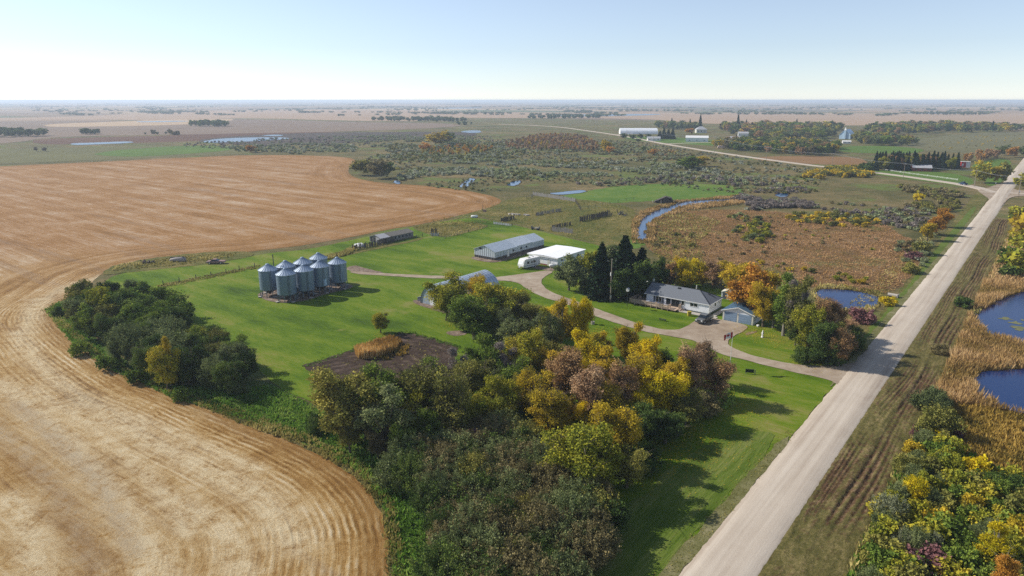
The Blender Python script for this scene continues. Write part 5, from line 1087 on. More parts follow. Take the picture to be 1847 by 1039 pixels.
for k, (a, b, lb) in enumerate(((-1.2, -1.2, 'wooden deck chair near the left end of the railing'), (3.9, -1.9, 'deck chair with a pale seat below the shuttered window'), (-2.2, .6, 'deck chair on the side deck beyond the house corner'))):
    c = thing('deck_chair', lb, 'chair', tuple(Vector((*H0, .56)) + E2 * a + E1 * b), RZ + .4 + k, 'chairs on the deck'); MB().box(-.3, .3, -.3, .3, .36, .42).build('seat', WOOD, c); MB().extr([(-.3, .4), (-.24, .4), (-.42, 1.0), (-.48, 1.0)], -.3, .3).build('backrest', WOOD, c)
    for u, v in ((-.25, -.25), (.25, -.25), (.25, .25), (-.25, .25)): MB().box(u - .03, u + .03, v - .03, v + .03, 0, .36).build('leg', WOOD, c)
bb = thing('barbecue', 'dark barbecue standing on the deck in front of the grey window', 'barbecue', tuple(Vector((*H0, .56)) + E2 * 5.2 + E1 * -2.3), RZ); MB().box(-.5, .5, -.25, .25, .1, .8).build('body', DKR, bb); MB().tube([(-.5, 0, .85), (.5, 0, .85)], .25, 10).build('lid', STEEL, bb)
w_ = MB().box(9.6, 15.4, -2.2, -.4, .18, .21).box(15.4, 19.2, -2.0, -.7, .18, .208).build('walkway', CONC); w_.location = (*H0, 0); w_.rotation_euler = (0, 0, RZ); tag(w_, kind='structure')
w_ = MB().box(17.2, 18.5, -.6, 7, .18, .21).build('walkway', CONC); w_.location = (*H0, 0); w_.rotation_euler = (0, 0, RZ); tag(w_, kind='structure')

# --- garage
GA = thing('garage', 'white double garage with a blue steel roof and two blue-grey doors', 'garage', G(1303, 577), RZ)
gw = MB(); gable_walls(gw, 0, 7.2, 0, 7.5, 0, 2.6, 3.75); gwo = gw.build('wall', WH, GA)
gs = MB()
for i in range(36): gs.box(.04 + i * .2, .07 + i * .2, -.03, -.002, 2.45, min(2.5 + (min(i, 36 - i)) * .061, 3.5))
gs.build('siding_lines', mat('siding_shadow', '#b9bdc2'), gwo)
gr = MB(); gable_roof(gr, 0, 7.2, 0, 7.5, 2.6, 3.8, m=0); gro = gr.build('roof', BLUER, GA)
rb = MB()
for i in range(22):
    y = -.35 + i * .39
    for s in (-1, 1): rb.bar((3.6 + s * .03, y, 3.82), (3.6 + s * 4.0, y, 2.49), .03, .03)
rb.build('roof_ribs', BLUER, gro)
MB().bar((-.4, -.42, 2.42), (3.6, -.42, 3.74), .06, .16).bar((3.6, -.42, 3.74), (7.6, -.42, 2.42), .06, .16).build('fascia', WHP, gro)
for x in (.45, 3.85):
    d = MB().box(x, x + 2.9, -.05, -.004, .05, 2.25)
    for k in range(4): d.box(x + .04, x + 2.86, -.075, -.051, .09 + k * .55, .09 + k * .55 + .49)
    do = d.build('garage_door', DOORG, GA); MB().box(x + 1.35, x + 1.6, -.1, -.076, .35, .4).build('handle', STEEL, do)
for x in (.2, 3.6, 7.0): MB().box(x - .14, x + .14, -.06, -.003, .0, 2.4).build('door_jamb', CREAM, GA)
for x in (3.6,): MB().box(x - .06, x + .06, -.16, -.061, 1.9, 2.1).build('wall_lamp', DKR, GA)

# --- garden shed
SH = thing('garden_shed', 'small white garden shed with a pale flat-pitched roof behind the house', 'shed', G(1300.5, 539), RZ + .1)
s_ = MB(); gable_walls(s_, 0, 3.0, 0, 2.6, 0, 2.0, 2.5); s_.build('wall', WHM, SH); s_ = MB(); gable_roof(s_, 0, 3.0, 0, 2.6, 2.0, 2.5, ov=.12, t=.06); s_.build('roof', CREAM, SH)
MB().box(.3, 1.3, -.04, -.003, .05, 1.8).build('door', SHUT, SH); MB().box(1.7, 2.6, -.04, -.003, .1, 1.1).build('window', WHP, SH); MB().box(3.003, 3.03, .4, 2.1, .1, 1.8).build('panel', SHUT, SH)

# --- long barn with its roof in three stretches
BA = thing('long_barn', 'long old barn with flaking whitewash and a grey sheet roof', 'barn', (-12.4, 223.0), RZ)
for k, (y0, y1, ze_, zr_, x0, x1) in enumerate(((0, 11.5, 2.9, 4.6, 0, 8.8), (11.5, 20, 3.0, 4.7, .05, 8.75), (20, 27, 2.85, 4.55, 0, 8.9))):
    w1 = MB(); gable_walls(w1, x0, x1, y0 + .002 * k, y1, .9, ze_, zr_); wo_ = w1.build('wall', WASH, BA)
    MB().box(x0 + .03, x1 - .03, y0 + .03, y1 - .03, 0, .9).build('lower_wall', DARKW, BA)
    st = MB()
    for i in range(int((y1 - y0) / .8)): st.box(x1, x1 + .05, y0 + .3 + i * .8, y0 + .38 + i * .8, .02, ze_ - .3)
    st.build('batten', OLDW, wo_)
    r1 = MB(); gable_roof(r1, x0, x1, y0 + .15 if k else y0, y1, ze_, zr_, ov=.3 if k == 0 else .12, t=.08); ro = r1.build('roof', [mat('barn_roof_sheet_%d' % k, ['#bcc5cc', '#cfd6da', '#c4ccd2'][k], ['#a3adb5', '#b7bec4', '#aab3ba'][k], 1.2, .45, .15)], BA)
    rb = MB()
    for i in range(int((y1 - y0) / .75)):
        y = y0 + .2 + i * .75
        for s in (-1, 1):
            xm = (x0 + x1) / 2; rb.bar((xm + s * .05, y, zr_ + .015), (xm + s * (xm - x0 + .1), y, ze_ + .015), .04, .03)
    rb.build('roof_ribs', GALVR, ro)
fr = MB()
for i in range(11): x = .3 + i * .8; fr.box(x, x + .08, -.05, -.003, .05, 2.9 + min(i, 10 - i) * .28)
fr.build('batten', OLDW, BA)
for x in (.5, 1.6, 2.7, 3.8, 4.9, 6, 7.1): MB().box(x + .25, x + .75, -.04, -.004, .15, .85).build('opening', DKR, BA)
MB().box(2.2, 3.2, -.06, -.004, 3.0, 3.6).build('loft_opening', DKR, BA); MB().box(8.803, 8.85, 6.3, 7.3, .2, 2.2).build('door', WHP, BA)
for y in (9.2, 13.5, 16.5): MB().box(8.81, 8.85, y, y + .9, 1.5, 2.1).build('window', DKR, BA)

# --- white shop
SP = thing('white_shop', 'low white workshop with a broad bright flat roof', 'workshop', G(954, 473.5), RZ)
MB().box(0, 11, 0, 15.5, 0, 3.0).build('wall', WHM, SP); MB().box(.02, 10.98, -.03, -.003, 0, .45).build('lower_wall', BRICK, SP)
r1 = MB(); gable_roof(r1, 0, 11, 0, 15.5, 3.12, 3.3, ov=.4, t=.1); r1.build('roof', mat('bright_roof', '#eeeeee', '#e2e2e2', 2, .5), SP)
MB().box(-.4, 11.4, -.47, -.4, 2.72, 3.08).build('fascia', WHP, SP)
for i in range(3): MB().box(11.003, 11.04, 2 + i * 4.6, 3 + i * 4.6, 1.7, 2.3).build('window', DKR, SP)
MB().box(7.2, 8.2, -.06, -.031, .1, 2.15).build('door', CREAM, SP); MB().box(9.2, 10.4, -1.1, -.1, 0, 1.0).build('cupboard', SHUT, SP)
TK = thing('propane_tank', 'white propane tank beside the willow at the workshop corner', 'tank', G(997, 483.5), RZ + .8)
MB().tube([(-1.2, 0, .8), (-1.1, 0, .8), (-.8, 0, .8), (.8, 0, .8), (1.1, 0, .8), (1.2, 0, .8)], [.05, .32, .5, .5, .32, .05], 14).build('body', WHP, TK, True); MB().box(-.7, -.55, -.4, .4, 0, .4).box(.55, .7, -.4, .4, 0, .4).build('stand', CONC, TK); MB().tube([(0, 0, 1.25), (0, 0, 1.42)], .14, 8).build('valve_cap', STEEL, TK)

# --- travel trailer
TR = thing('travel_trailer', 'white travel trailer parked at the corner of the workshop', 'trailer', G(939, 486), R(44))
MB().extr([(0, .9), (.0, 1.5), (.55, 3.0), (1.2, 3.15), (7.1, 3.15), (7.35, 2.9), (7.35, .6), (1.0, .5)], -1.25, 1.25, inset=.06, zi=2.6).build('body', WHP, TR)
MB().extr([(.0, .95), (7.36, .95), (7.36, 1.02), (0, 1.02)], -1.262, 1.262).build('stripe', SHUT, TR); MB().extr([(.0, 1.15), (7.36, 1.15), (7.36, 1.19), (0, 1.19)], -1.262, 1.262).build('stripe', SHUT, TR)
for x, wd in ((1.6, .9), (3.4, .6), (4.3, .9)): MB().box(x, x + wd, -1.29, -1.251, 1.65, 2.35).build('window', GL, TR)
MB().box(5.7, 6.35, -1.28, -1.251, .75, 2.6).build('door', WHM, TR)
MB().add([(.08, -.9, 1.62), (.08, .9, 1.62), (.42, .9, 2.6), (.42, -.9, 2.6), (-.02, -.9, 1.64), (-.02, .9, 1.64), (.34, .9, 2.64), (.34, -.9, 2.64)], [(7, 6, 5, 4), (0, 1, 2, 3), (0, 4, 5, 1), (1, 5, 6, 2), (2, 6, 7, 3), (3, 7, 4, 0)]).build('front_window_cover', WHM, TR)
MB().box(2.8, 3.8, -.4, .4, 3.153, 3.4).build('air_conditioner', CREAM, TR); MB().box(5.2, 5.6, -.2, .2, 3.153, 3.25).build('roof_vent', SHUT, TR)
for x in (4.2, 5.1):
    for s in (-1, 1):
        w1 = MB(); w1.tube([(x, s * 1.0, .35), (x, s * 1.24, .35)], .35, 16); wo_ = w1.build('wheel', RUB, TR); MB().tube([(x, s * 1.241, .35), (x, s * 1.26, .35)], .18, 12).build('rim', WHM, wo_)
MB().bar((-1.2, 0, .55), (.3, -.7, .6), .1).bar((-1.2, 0, .55), (.3, .7, .6), .1).tube([(-1.1, 0, 0), (-1.1, 0, .8)], .05).build('hitch', STEEL, TR); MB().tube([(-.45, .12, .6), (-.45, .12, 1.05)], .16, 10).tube([(-.45, -.22, .6), (-.45, -.22, 1.05)], .16, 10).build('gas_bottles', WHP, TR)

# --- arched metal building
QH = thing('arched_metal_building', 'silver arched metal building half hidden by golden trees', 'quonset', G(758, 547), RZ)
def arch(wd, h, n=16, k=.12):
    P_ = []
    for i in range(n + 1):
        a = math.pi * (1 - i / n); x = wd / 2 + wd / 2 * math.cos(a) * (abs(math.cos(a)) ** -.0); z = h * math.sin(a) ** .82 * (1 - k) + h * k * (1 - abs(math.cos(a))); P_.append((x, z))
    return P_
P_ = arch(10.2, 5.7); sm = MB()
for j in range(40):
    y0 = j * .5; k = .03 if j % 2 else 0
    for i in range(len(P_) - 1):
        (xa, za), (xb, zb) = P_[i], P_[i + 1]; sc = lambda x, z: (5.1 + (x - 5.1) * (1 + k / 5), z * (1 + k / 5))
        (xa, za), (xb, zb) = sc(xa, za), sc(xb, zb); sm.quad((xa, y0 + .03, za), (xb, y0 + .03, zb), (xb, y0 + .5, zb), (xa, y0 + .5, za))
sm.build('arched_shell', GALVR, QH)
for nm, y in (('end_wall', .25), ('end_wall', 19.8)):
    e = MB(); n = len(P_); e.add([(x, y, z) for x, z in P_] + [(x, y + .08, z) for x, z in P_], [tuple(range(n))[::-1], tuple(range(n, 2 * n))]); e.build(nm, mat('end_wall_sheet', '#a2aeb8', '#909ca6', 2, .5, .2), QH)
MB().box(3.4, 6.8, .15, .24, .02, 3.6).build('sliding_door', WHM, QH); MB().box(-.05, 10.25, .1, 19.9, 0, .12).build('footing', CONC, QH)
LT = thing('lean_to', 'low dark-sided lean-to at the left foot of the arched building', 'shed', tuple(Vector((*G(758, 547), 0)) - E2 * 1.9 + E1 * .9), RZ)
MB().extr([(0, 0), (1.8, 0), (1.8, 1.6), (0, 1.0)], 0, 6).build('wall', SHUT, LT); MB().slab((-.12, -.1, 1.0), (1.85, -.1, 1.68), (1.85, 6.1, 1.68), (-.12, 6.1, 1.0), .06).build('roof', mat('lean_roof', '#8d979f', '#79838b', 3, .6), LT)

# --- old shed by the field
OS = thing('old_livestock_shed', 'long low grey shed with a mossy sagging roof at the field edge', 'shed', G(667, 436), RZ)
w1 = MB(); gable_walls(w1, 0, 6.2, 0, 16, .0, 2.1, 3.0); w1.build('wall', OLDW, OS)
r1 = MB(); gable_roof(r1, 0, 6.2, 4.5, 16, 2.1, 3.02, ov=.25, t=.12); r1.build('roof', MOSS, OS); r1 = MB(); gable_roof(r1, 0, 6.2, 0, 4.2, 2.05, 2.95, ov=.25, t=.1); r1.build('roof', LGREY, OS)['label'] = 'pale tin-covered end of the roof'
for x in (.4, 2.0): MB().box(x, x + 1.1, -.05, -.004, .3, 1.9).build('doorway', DKR, OS)
MB().box(3.6, 5.9, -.06, -.004, .2, 2.0).build('panel', LGREY, OS)
for i in range(6): MB().box(6.203, 6.24, 4.8 + i * 1.8, 5.6 + i * 1.8, .9, 1.6).build('window', DKR, OS)
# collapsed dark shed at the creek
RU = thing('ruined_shed', 'dark collapsed shed beside the bend of the creek', 'ruin', G(1182, 366), RZ + .5)
w1 = MB().extr([(0, 0), (9, 0), (8.2, 2.4), (5, 3.1), (2, 1.6)], 0, 5).build('wall', DARKW, RU); MB().slab((-.6, -.6, .7), (5.2, -.5, 3.3), (5, 5.4, 3.0), (-.4, 5.6, .4), .15).build('roof', DARKW, RU); MB().slab((5.2, -.4, 3.3), (10, -.6, 1.0), (9.7, 5.2, .6), (5, 5.4, 3.0), .15).build('roof', DARKW, RU)
for i in range(9): a = random.uniform(-2, 11); MB().bar((a, random.uniform(-2, 6), .1), (a + random.uniform(-2, 2), random.uniform(-1, 5), random.uniform(.6, 2.4)), .18).build('beam', OLDW, RU)

# --- grain bins
PAD = []
def make_bin(name, label, loc):
    t = thing(name, label, 'grain bin', loc, 0, 'hopper-bottom grain bins')
    r, zl, zw, zr_ = 2.42, 2.0, 7.15, 8.45
    MB().ring([(r, zl), (r, zw)], 40).build('wall', GALV, t, True)
    w_ = t.children[0]; b = MB()
    for k in range(7): z = zl + .02 + k * .85; b.ring([(r + .004, z - .03), (r + .022, z), (r + .004, z + .03)], 40)
    b.build('ring_seam', GALVD, w_, True)
    ro = MB().ring([(r + .1, zw - .06), (r + .1, zw + .02), (.42, zr_)], 40).build('roof', GALVR, t)
    b = MB()
    for k in range(20): a = 2 * math.pi * k / 20; b.bar(((r + .1) * math.cos(a), (r + .1) * math.sin(a), zw + .05), (.42 * math.cos(a), .42 * math.sin(a), zr_ + .03), .06, .07)
    b.build('roof_ribs', GALVD, ro)
    MB().ring([(.44, zr_ - .05), (.46, zr_ + .16), (.3, zr_ + .24), (.001, zr_ + .26)], 16).build('lid', GALVD, t, True)
    MB().ring([(r - .02, zl), (.3, .75), (.3, .55)], 32).build('hopper', STEEL, t, True)
    for k in range(10):
        a = 2 * math.pi * (k + .5) / 10; c, s = math.cos(a), math.sin(a); MB().bar((c * (r - .06), s * (r - .06), .08), (c * (r - .06), s * (r - .06), zl + .1), .14).build('leg', GALVD, t)
    MB().ring([(r + .02, .02), (r + .02, .14), (r - .2, .14), (r - .2, .02)], 32).build('base_ring', STEEL, t)
    la = MB(); a = R(-60); c, s = math.cos(a), math.sin(a); tx, ty = -s, c
    for q in (-.2, .2): la.bar((c * (r + .2) + tx * q, s * (r + .2) + ty * q, 1.2), (c * (r + .2) + tx * q, s * (r + .2) + ty * q, zw + .2), .04)
    for k in range(20): z = 1.3 + k * .3; la.bar((c * (r + .2) - tx * .2, s * (r + .2) - ty * .2, z), (c * (r + .2) + tx * .2, s * (r + .2) + ty * .2, z), .03)
    la.build('ladder', STEEL, t); return t
bins = [(482, 475.5, 'leftmost grain bin, standing over its bare legs'), (514, 469.5, 'grain bin in the back row behind the front left one'), (514, 483, 'front left grain bin nearest the mown lawn'), (545, 463.5, 'third grain bin of the back row'),
        (547, 476.5, 'middle grain bin of the front row'), (573.5, 455.5, 'tallest-looking grain bin at the back'), (575.5, 469.5, 'front row grain bin with a pale panel low on its wall'), (607.5, 463.5, 'rightmost grain bin with its hopper showing')]
b0 = None; BP = []
for x, y, lb in bins:
    X, Y = G(x, y, 8.7); BP.append((X, Y))
    if b0 is None: b0 = make_bin('grain_bin', lb, (X, Y))
    else: dup(b0, (X, Y), random.uniform(-.1, .1), lb)
for o in list(COL.objects):
    if o.get('label', '').startswith('front row grain bin with a pale'):
        a = R(-52); q = MB()
        for k in range(4): pass
        p0 = Vector((math.cos(a), math.sin(a), 0)); tg = Vector((-p0.y, p0.x, 0)); c = p0 * 2.47
        q.slab(c - tg * .45 + Vector((0, 0, 2.2)), c + tg * .45 + Vector((0, 0, 2.2)), c + tg * .45 + Vector((0, 0, 4.0)), c - tg * .45 + Vector((0, 0, 4.0)), .05); q.build('panel', PALEB, o)
for i, (X, Y) in enumerate(BP):
    for k in range(4):
        a = R(45 + 90 * k); o = MB().box(-.35, .35, -.35, .35, 0, .2).build('concrete_block', CONC, None, loc=(X + 2.9 * math.cos(a), Y + 2.9 * math.sin(a), .14), rz=random.uniform(0, 1.5)); tag(o, 'pale concrete block lying under the grain bins', 'block', 'concrete blocks under the grain bins')
AU = thing('bin_pipe', 'upright filling pipe behind the leftmost grain bin', 'pipe', tuple(Vector((*BP[0], 0)) + Vector((.6, 2.9, 0)))); MB().tube([(0, 0, 0), (0, 0, 10.2)], .12, 8).build('pipe', STEEL, AU); MB().tube([(0, 0, 10.2), (0, 0, 10.5)], [.12, .2], 8).build('cap', STEEL, AU)

# --- vehicles
def wheel(parent, x, y, r, w, s):
    a = MB().tube([(x, y - w / 2, r), (x, y + w / 2, r)], r, 18).build('wheel', RUB, parent); MB().tube([(x, y + s * w / 2, r), (x, y + s * (w / 2 + .02), r)], r * .58, 12).build('rim', WHM, a)
def car(name, label, loc, rz, paint, L=5.5, Wd=1.95, kind='pickup', group=None):
    t = thing(name, label, 'pickup truck' if kind == 'pickup' else 'car', loc, rz, group); hw = Wd / 2; r = .38 if kind == 'pickup' else .33
    if kind == 'pickup':
        MB().extr([(0, .5), (.05, 1.02), (.35, 1.12), (1.5, 1.2), (3.35, 1.2), (L, 1.18), (L, .55), (4.75, .5), (4.65, .8), (3.85, .8), (3.75, .42), (1.55, .42), (1.45, .8), (.7, .8), (.6, .48)], -hw, hw, inset=.05, zi=1.0).build('body', paint, t)
        MB().extr([(1.35, 1.2), (2.0, 1.84), (3.15, 1.86), (3.5, 1.2)], -hw + .06, hw - .06, inset=.14, zi=1.5).build('windows', GL, t)
        MB().extr([(1.95, 1.8), (2.05, 1.9), (3.1, 1.91), (3.22, 1.8)], -hw + .19, hw - .19).build('cab_roof', paint, t)
        MB().box(3.62, L - .1, -hw + .12, hw - .12, 1.185, 1.21).build('bed', RUB, t); MB().box(L - .03, L + .1, -hw + .05, hw - .05, .5, .68).build('rear_bumper', STEEL, t)
        zf, ax = 1.02, (1.08, 4.25)
    else:
        MB().extr([(0, .4), (0, .75), (.9, .9), (1.3, .92), (3.7, .94), (L, .88), (L, .42), (L - .7, .4), (L - .8, .68), (L - 1.5, .68), (L - 1.6, .3), (1.45, .3), (1.35, .65), (.7, .65), (.6, .36)], -hw, hw, inset=.06, zi=.8).build('body', paint, t)
        MB().extr([(1.15, .92), (1.85, 1.38), (3.1, 1.4), (3.8, .94)], -hw + .08, hw - .08, inset=.16, zi=1.1).build('windows', GL, t)
        MB().extr([(1.8, 1.34), (1.9, 1.44), (3.0, 1.45), (3.15, 1.36)], -hw + .22, hw - .22).build('cab_roof', paint, t); zf, ax = .72, (1.02, L - 1.15)
    for x in ax:
        for s in (-1, 1): wheel(t, x, s * (hw - .11), r, .24, s)
    for s in (-1, 1): MB().box(-.04, .06, s * (hw - .3) - .18, s * (hw - .3) + .18, zf - .2, zf - .03).build('headlight', WHM, t)
    MB().box(-.03, .05, -.45, .45, zf - .25, zf - .05).build('grille', RUB, t); MB().box(-.12, .03, -hw + .05, hw - .05, .42, .58).build('bumper', STEEL, t)
    for s in (-1, 1): MB().box(1.62, 1.72, s * (hw + .02) - .1, s * (hw + .02) + .1, 1.12 if kind == 'pickup' else .92, 1.3 if kind == 'pickup' else 1.04).build('mirror', RUB, t)
    return t
car('pickup_truck', 'pewter pickup truck parked in front of the bungalow', (*G(1260, 586), .15), R(48), TRUCKP)
car('old_car', 'rusty pink old sedan abandoned in the long grass', (*G(374, 476), .12), R(4), RUSTP, L=5.6, kind='car')
car('passing_car', 'dark blue car driving on the gravel cross road', (*G(1731, 333), .2), R(-80), BLUEP, L=5, kind='pickup')
o = thing('covered_boat', 'pale small boat lying upturned in the long grass', 'boat', (*G(321, 472), .1), R(6)); MB().tube([(-2.6, 0, .45), (-2.0, 0, .5), (-.5, 0, .55), (1.2, 0, .55), (2.4, 0, .45)], [.1, .6, .85, .9, .7], 10).build('hull', mat('faded_hull', '#a89f98', '#877d76', 3, .7), o, True); MB().box(-2.2, 2.2, -.05, .05, 1.2, 1.5).build('keel', SHUT, o)
o = thing('scrap_heap', 'dark heap of scrap in the long grass left of the boat', 'scrap', G(267, 475), 0)
for k in range(14): a = random.uniform(-2, 2); b = random.uniform(-1, 1); MB().bar((a, b, .1), (a + random.uniform(-1, 1), b + random.uniform(-1, 1), random.uniform(.4, 1.3)), random.uniform(.1, .5)).build('bar', random.choice([STEEL, DKR, RUSTP]), o)

# --- poles and wires
def power_pole(x, yb, yt, label, arm=True, group='power poles along the cross road', rz=0):
    X, Y = G(x, yb); h = height_at(x, yb, yt); t = thing('power_pole', label, 'power pole', (X, Y), rz, group)
    MB().tube([(0, 0, 0), (0, 0, h)], [.17, .11], 8).build('pole', POLEW, t)
    if arm: MB().bar((-1.1, 0, h - .5), (1.1, 0, h - .5), .12).build('crossarm', POLEW, t)
    for q in (-1, 0, 1): MB().tube([(q, 0, h - .44 if q else h), (q, 0, h - .2 if q else h + .2)], [.05, .03], 6).build('insulator', WHP, t)
    return (X, Y, h)
pp = [(1837, 351, 318, 'power pole at the right edge beyond the junction'), (1757, 337, 307, 'power pole at the corner before the junction trees'), (1629, 321, 295, 'power pole in front of the farm by the road'), (1500, 304, 277, 'power pole over the poplar scrub'),
      (1382, 290, 266, 'power pole beside the brown field'), (1288, 278, 247, 'power pole below the village lane'), (1178, 262, 240, 'power pole near the arched building'), (1130, 253, 234, 'farthest power pole at the bend of the road')]
TOPS = [power_pole(x, a, b, lb) for x, a, b, lb in pp]
wm = MB()
for a, b in zip(TOPS, TOPS[1:]):
    pts = [(a[0] + (b[0] - a[0]) * t, a[1] + (b[1] - a[1]) * t, a[2] + (b[2] - a[2]) * t - 4 * t * (1 - t) * 1.2) for t in np.linspace(0, 1, 9)]; wm.tube(pts, .05, 4)
tag(wm.build('overhead_wire', WIRE), 'power line strung between the poles along the cross road', 'power line')
yp = power_pole(1101, 545, 468, 'tall bare power pole beside the dark spruces', arm=False, group='yard poles')
t = [o for o in COL.objects if o.get('label') == 'tall bare power pole beside the dark spruces'][0]; MB().box(-.25, -.12, -.3, .3, yp[2] * .62, yp[2] * .62 + .8).build('yard_lamp', WHP, t); MB().box(-.2, .2, -.28, -.12, 1.2, 1.9).build('meter_box', LGREY, t)
BX = thing('birdhouse', 'white birdhouse on a thin pole at the end of the deck', 'birdhouse', G(1131, 556), RZ); MB().tube([(0, 0, 0), (0, 0, 4.3)], .05, 6).build('pole', STEEL, BX); MB().box(-.3, .3, -.28, .28, 4.4, 5.0).build('box', WHP, BX); MB().extr([(-.4, 5.0), (.4, 5.0), (0, 5.3)], -.35, .35).build('roof', LGREY, BX); MB().box(-.05, .05, -.31, -.282, 4.6, 4.72).build('hole', DKR, BX)
# flagpole
FP = thing('flagpole', 'white flagpole at the driveway edge', 'flagpole', G(1316, 667), 0)
fh = height_at(1316, 667, 597); MB().tube([(0, 0, 0), (0, 0, fh)], [.06, .035], 8).build('pole', WHP, FP); MB().ring([(.001, fh + .14), (.08, fh + .07), (.001, fh)], 10).build('finial', WHP, FP, True); MB().ring([(.25, 0), (.25, .12), (.001, .12)], 12).build('base', CONC, FP)
fl = thing('flag', 'red and white maple leaf flag flying from the flagpole', 'flag', (*G(1316, 667), fh - 1.25), R(196))
def cloth(x, z): return (x, .16 * math.sin(x * 4.2 + z) * min(1, x * 1.5), z - .16 * x - .05 * x * x)
for x0, x1, m_ in ((0, .48, REDP), (.48, 1.42, WHP), (1.42, 1.9, REDP)):
    b = MB(); n = 8
    for i in range(n):
        for j in range(5):
            xa, xb = x0 + (x1 - x0) * i / n, x0 + (x1 - x0) * (i + 1) / n; za, zb = j * .22, (j + 1) * .22
            b.quad(cloth(xa, za), cloth(xb, za), cloth(xb, zb), cloth(xa, zb))
    b.build('stripe', m_, fl)
LEAF = [(0, -.45), (.03, -.2), (.28, -.26), (.24, -.12), (.46, .06), (.38, .12), (.42, .28), (.26, .24), (.2, .32), (.08, .14), (.13, .42), (.05, .36), (0, .5)]
LEAF = LEAF + [(-x, z) for x, z in LEAF[::-1][1:-1]]
for s in (-.012, .012):
    b = MB(); c = cloth(.95, .55); pts = [cloth(.95 + x * .8, .55 + z * .8) for x, z in LEAF]; b.add([(p[0], p[1] + s, p[2]) for p in pts] + [(c[0], c[1] + s, c[2])], [(i, (i + 1) % len(pts), len(pts)) for i in range(len(pts))]); b.build('maple_leaf', REDP, fl)
# small things in the yard
o = thing('garden_statue', 'small white statue on the lawn right of the driveway', 'statue', G(1375, 609)); MB().ring([(.28, 0), (.28, .2), (.16, .25), (.2, .7), (.24, 1.1), (.12, 1.3), (.14, 1.45), (.1, 1.6), (.001, 1.68)], 14).build('figure', WHP, o, True); MB().box(-.32, .32, -.32, .32, 0, .08).build('plinth', CONC, o)
o = thing('wishing_well', 'small pale garden ornament on the grass beside the driveway bend', 'ornament', G(1069, 585)); MB().ring([(.45, 0), (.42, .7), (.3, .7), (.3, .1)], 14).build('basin', CONC, o); MB().bar((-.4, 0, .7), (-.4, 0, 1.6), .08).bar((.4, 0, .7), (.4, 0, 1.6), .08).build('post', OLDW, o); MB().extr([(-.6, 1.55), (.6, 1.55), (0, 2.0)], -.45, .45).build('roof', OLDW, o)
o = thing('yellow_bin', 'yellow-green rubbish bin at the lawn corner beside the pickup', 'bin', G(1243, 570)); MB().extr([(-.35, 0), (.35, 0), (.42, 1.1), (-.42, 1.1)], -.38, .38).build('body', YELB, o); MB().box(-.46, .46, -.42, .42, 1.1, 1.18).build('lid', YELB, o)
o = thing('mailbox_board', 'dark green board on a short post beside the grass shadow', 'board', G(1352, 675), R(-12)); MB().box(-.8, .75, -.1, .1, .35, 1.0).build('board', mat('dark_green_paint', '#22301f', '#182216', 4, .7), o); MB().bar((.95, 0, 0), (.95, 0, 1.0), .14).bar((-.7, 0, 0), (-.7, 0, .4), .1).build('post', OLDW, o)
o = thing('white_urn', 'white urn beside the trees right of the garage', 'urn', G(1367, 590)); MB().ring([(.2, 0), (.3, .3), (.34, .5), (.2, .56), (.001, .5)], 14).build('bowl', WHP, o, True)
o = MB().box(-.9, .9, -.15, .15, 0, .06).box(-.7, -.6, -.12, .12, .06, .4).box(.6, .7, -.12, .12, .06, .4).box(-.9, .9, -.2, .2, .4, .48).build('garden_bench', DKR, None, loc=G(1195, 579), rz=RZ); tag(o, 'dark low bench on the lawn in front of the deck', 'bench')
# culvert by the roadside pond and the pond corner
for k, (x, y, lb) in enumerate(((1610, 536, 'pale concrete culvert end by the bright yellow bush'), (1736, 552, 'white culvert end at the corner of the upper pond'))):
    o = thing('culvert', lb, 'culvert', (*G(x, y), .15), A1 + (0 if k else 1.5)); MB().tube([(-1.2, 0, .4), (1.2, 0, .4)], .45, 14, cap=False).tube([(-1.2, 0, .4), (1.2, 0, .4)], .36, 14, cap=False).build('pipe', CONC, o); MB().box(-1.3, -1.15, -.8, -.46, 0, .9).box(-1.3, -1.15, .46, .8, 0, .9).build('headwall', CONC, o)
def sign(x, yb, yt, label, face):
    t = thing('road_sign', label, 'sign', G(x, yb), face); h = height_at(x, yb, yt); MB().bar((0, 0, 0), (0, 0, h), .09).build('post', STEEL, t)
    b = MB(); b.v = []; P8 = [(.4 * math.cos(R(22.5 + 45 * k)), .4 * math.sin(R(22.5 + 45 * k))) for k in range(8)]; b.add([(x_, -.07, h - .3 + z_) for x_, z_ in P8] + [(x_, -.05, h - .3 + z_) for x_, z_ in P8], [tuple(range(8)), tuple(range(8, 16))[::-1]] + [(k, (k + 1) % 8, 8 + (k + 1) % 8, 8 + k) for k in range(8)]); b.build('plate', WIRE, t)
sign(1795, 337, 329, 'small road sign in front of the junction trees', R(-30)); sign(1837, 357, 344, 'small road sign at the right-hand corner of the junction', R(120))

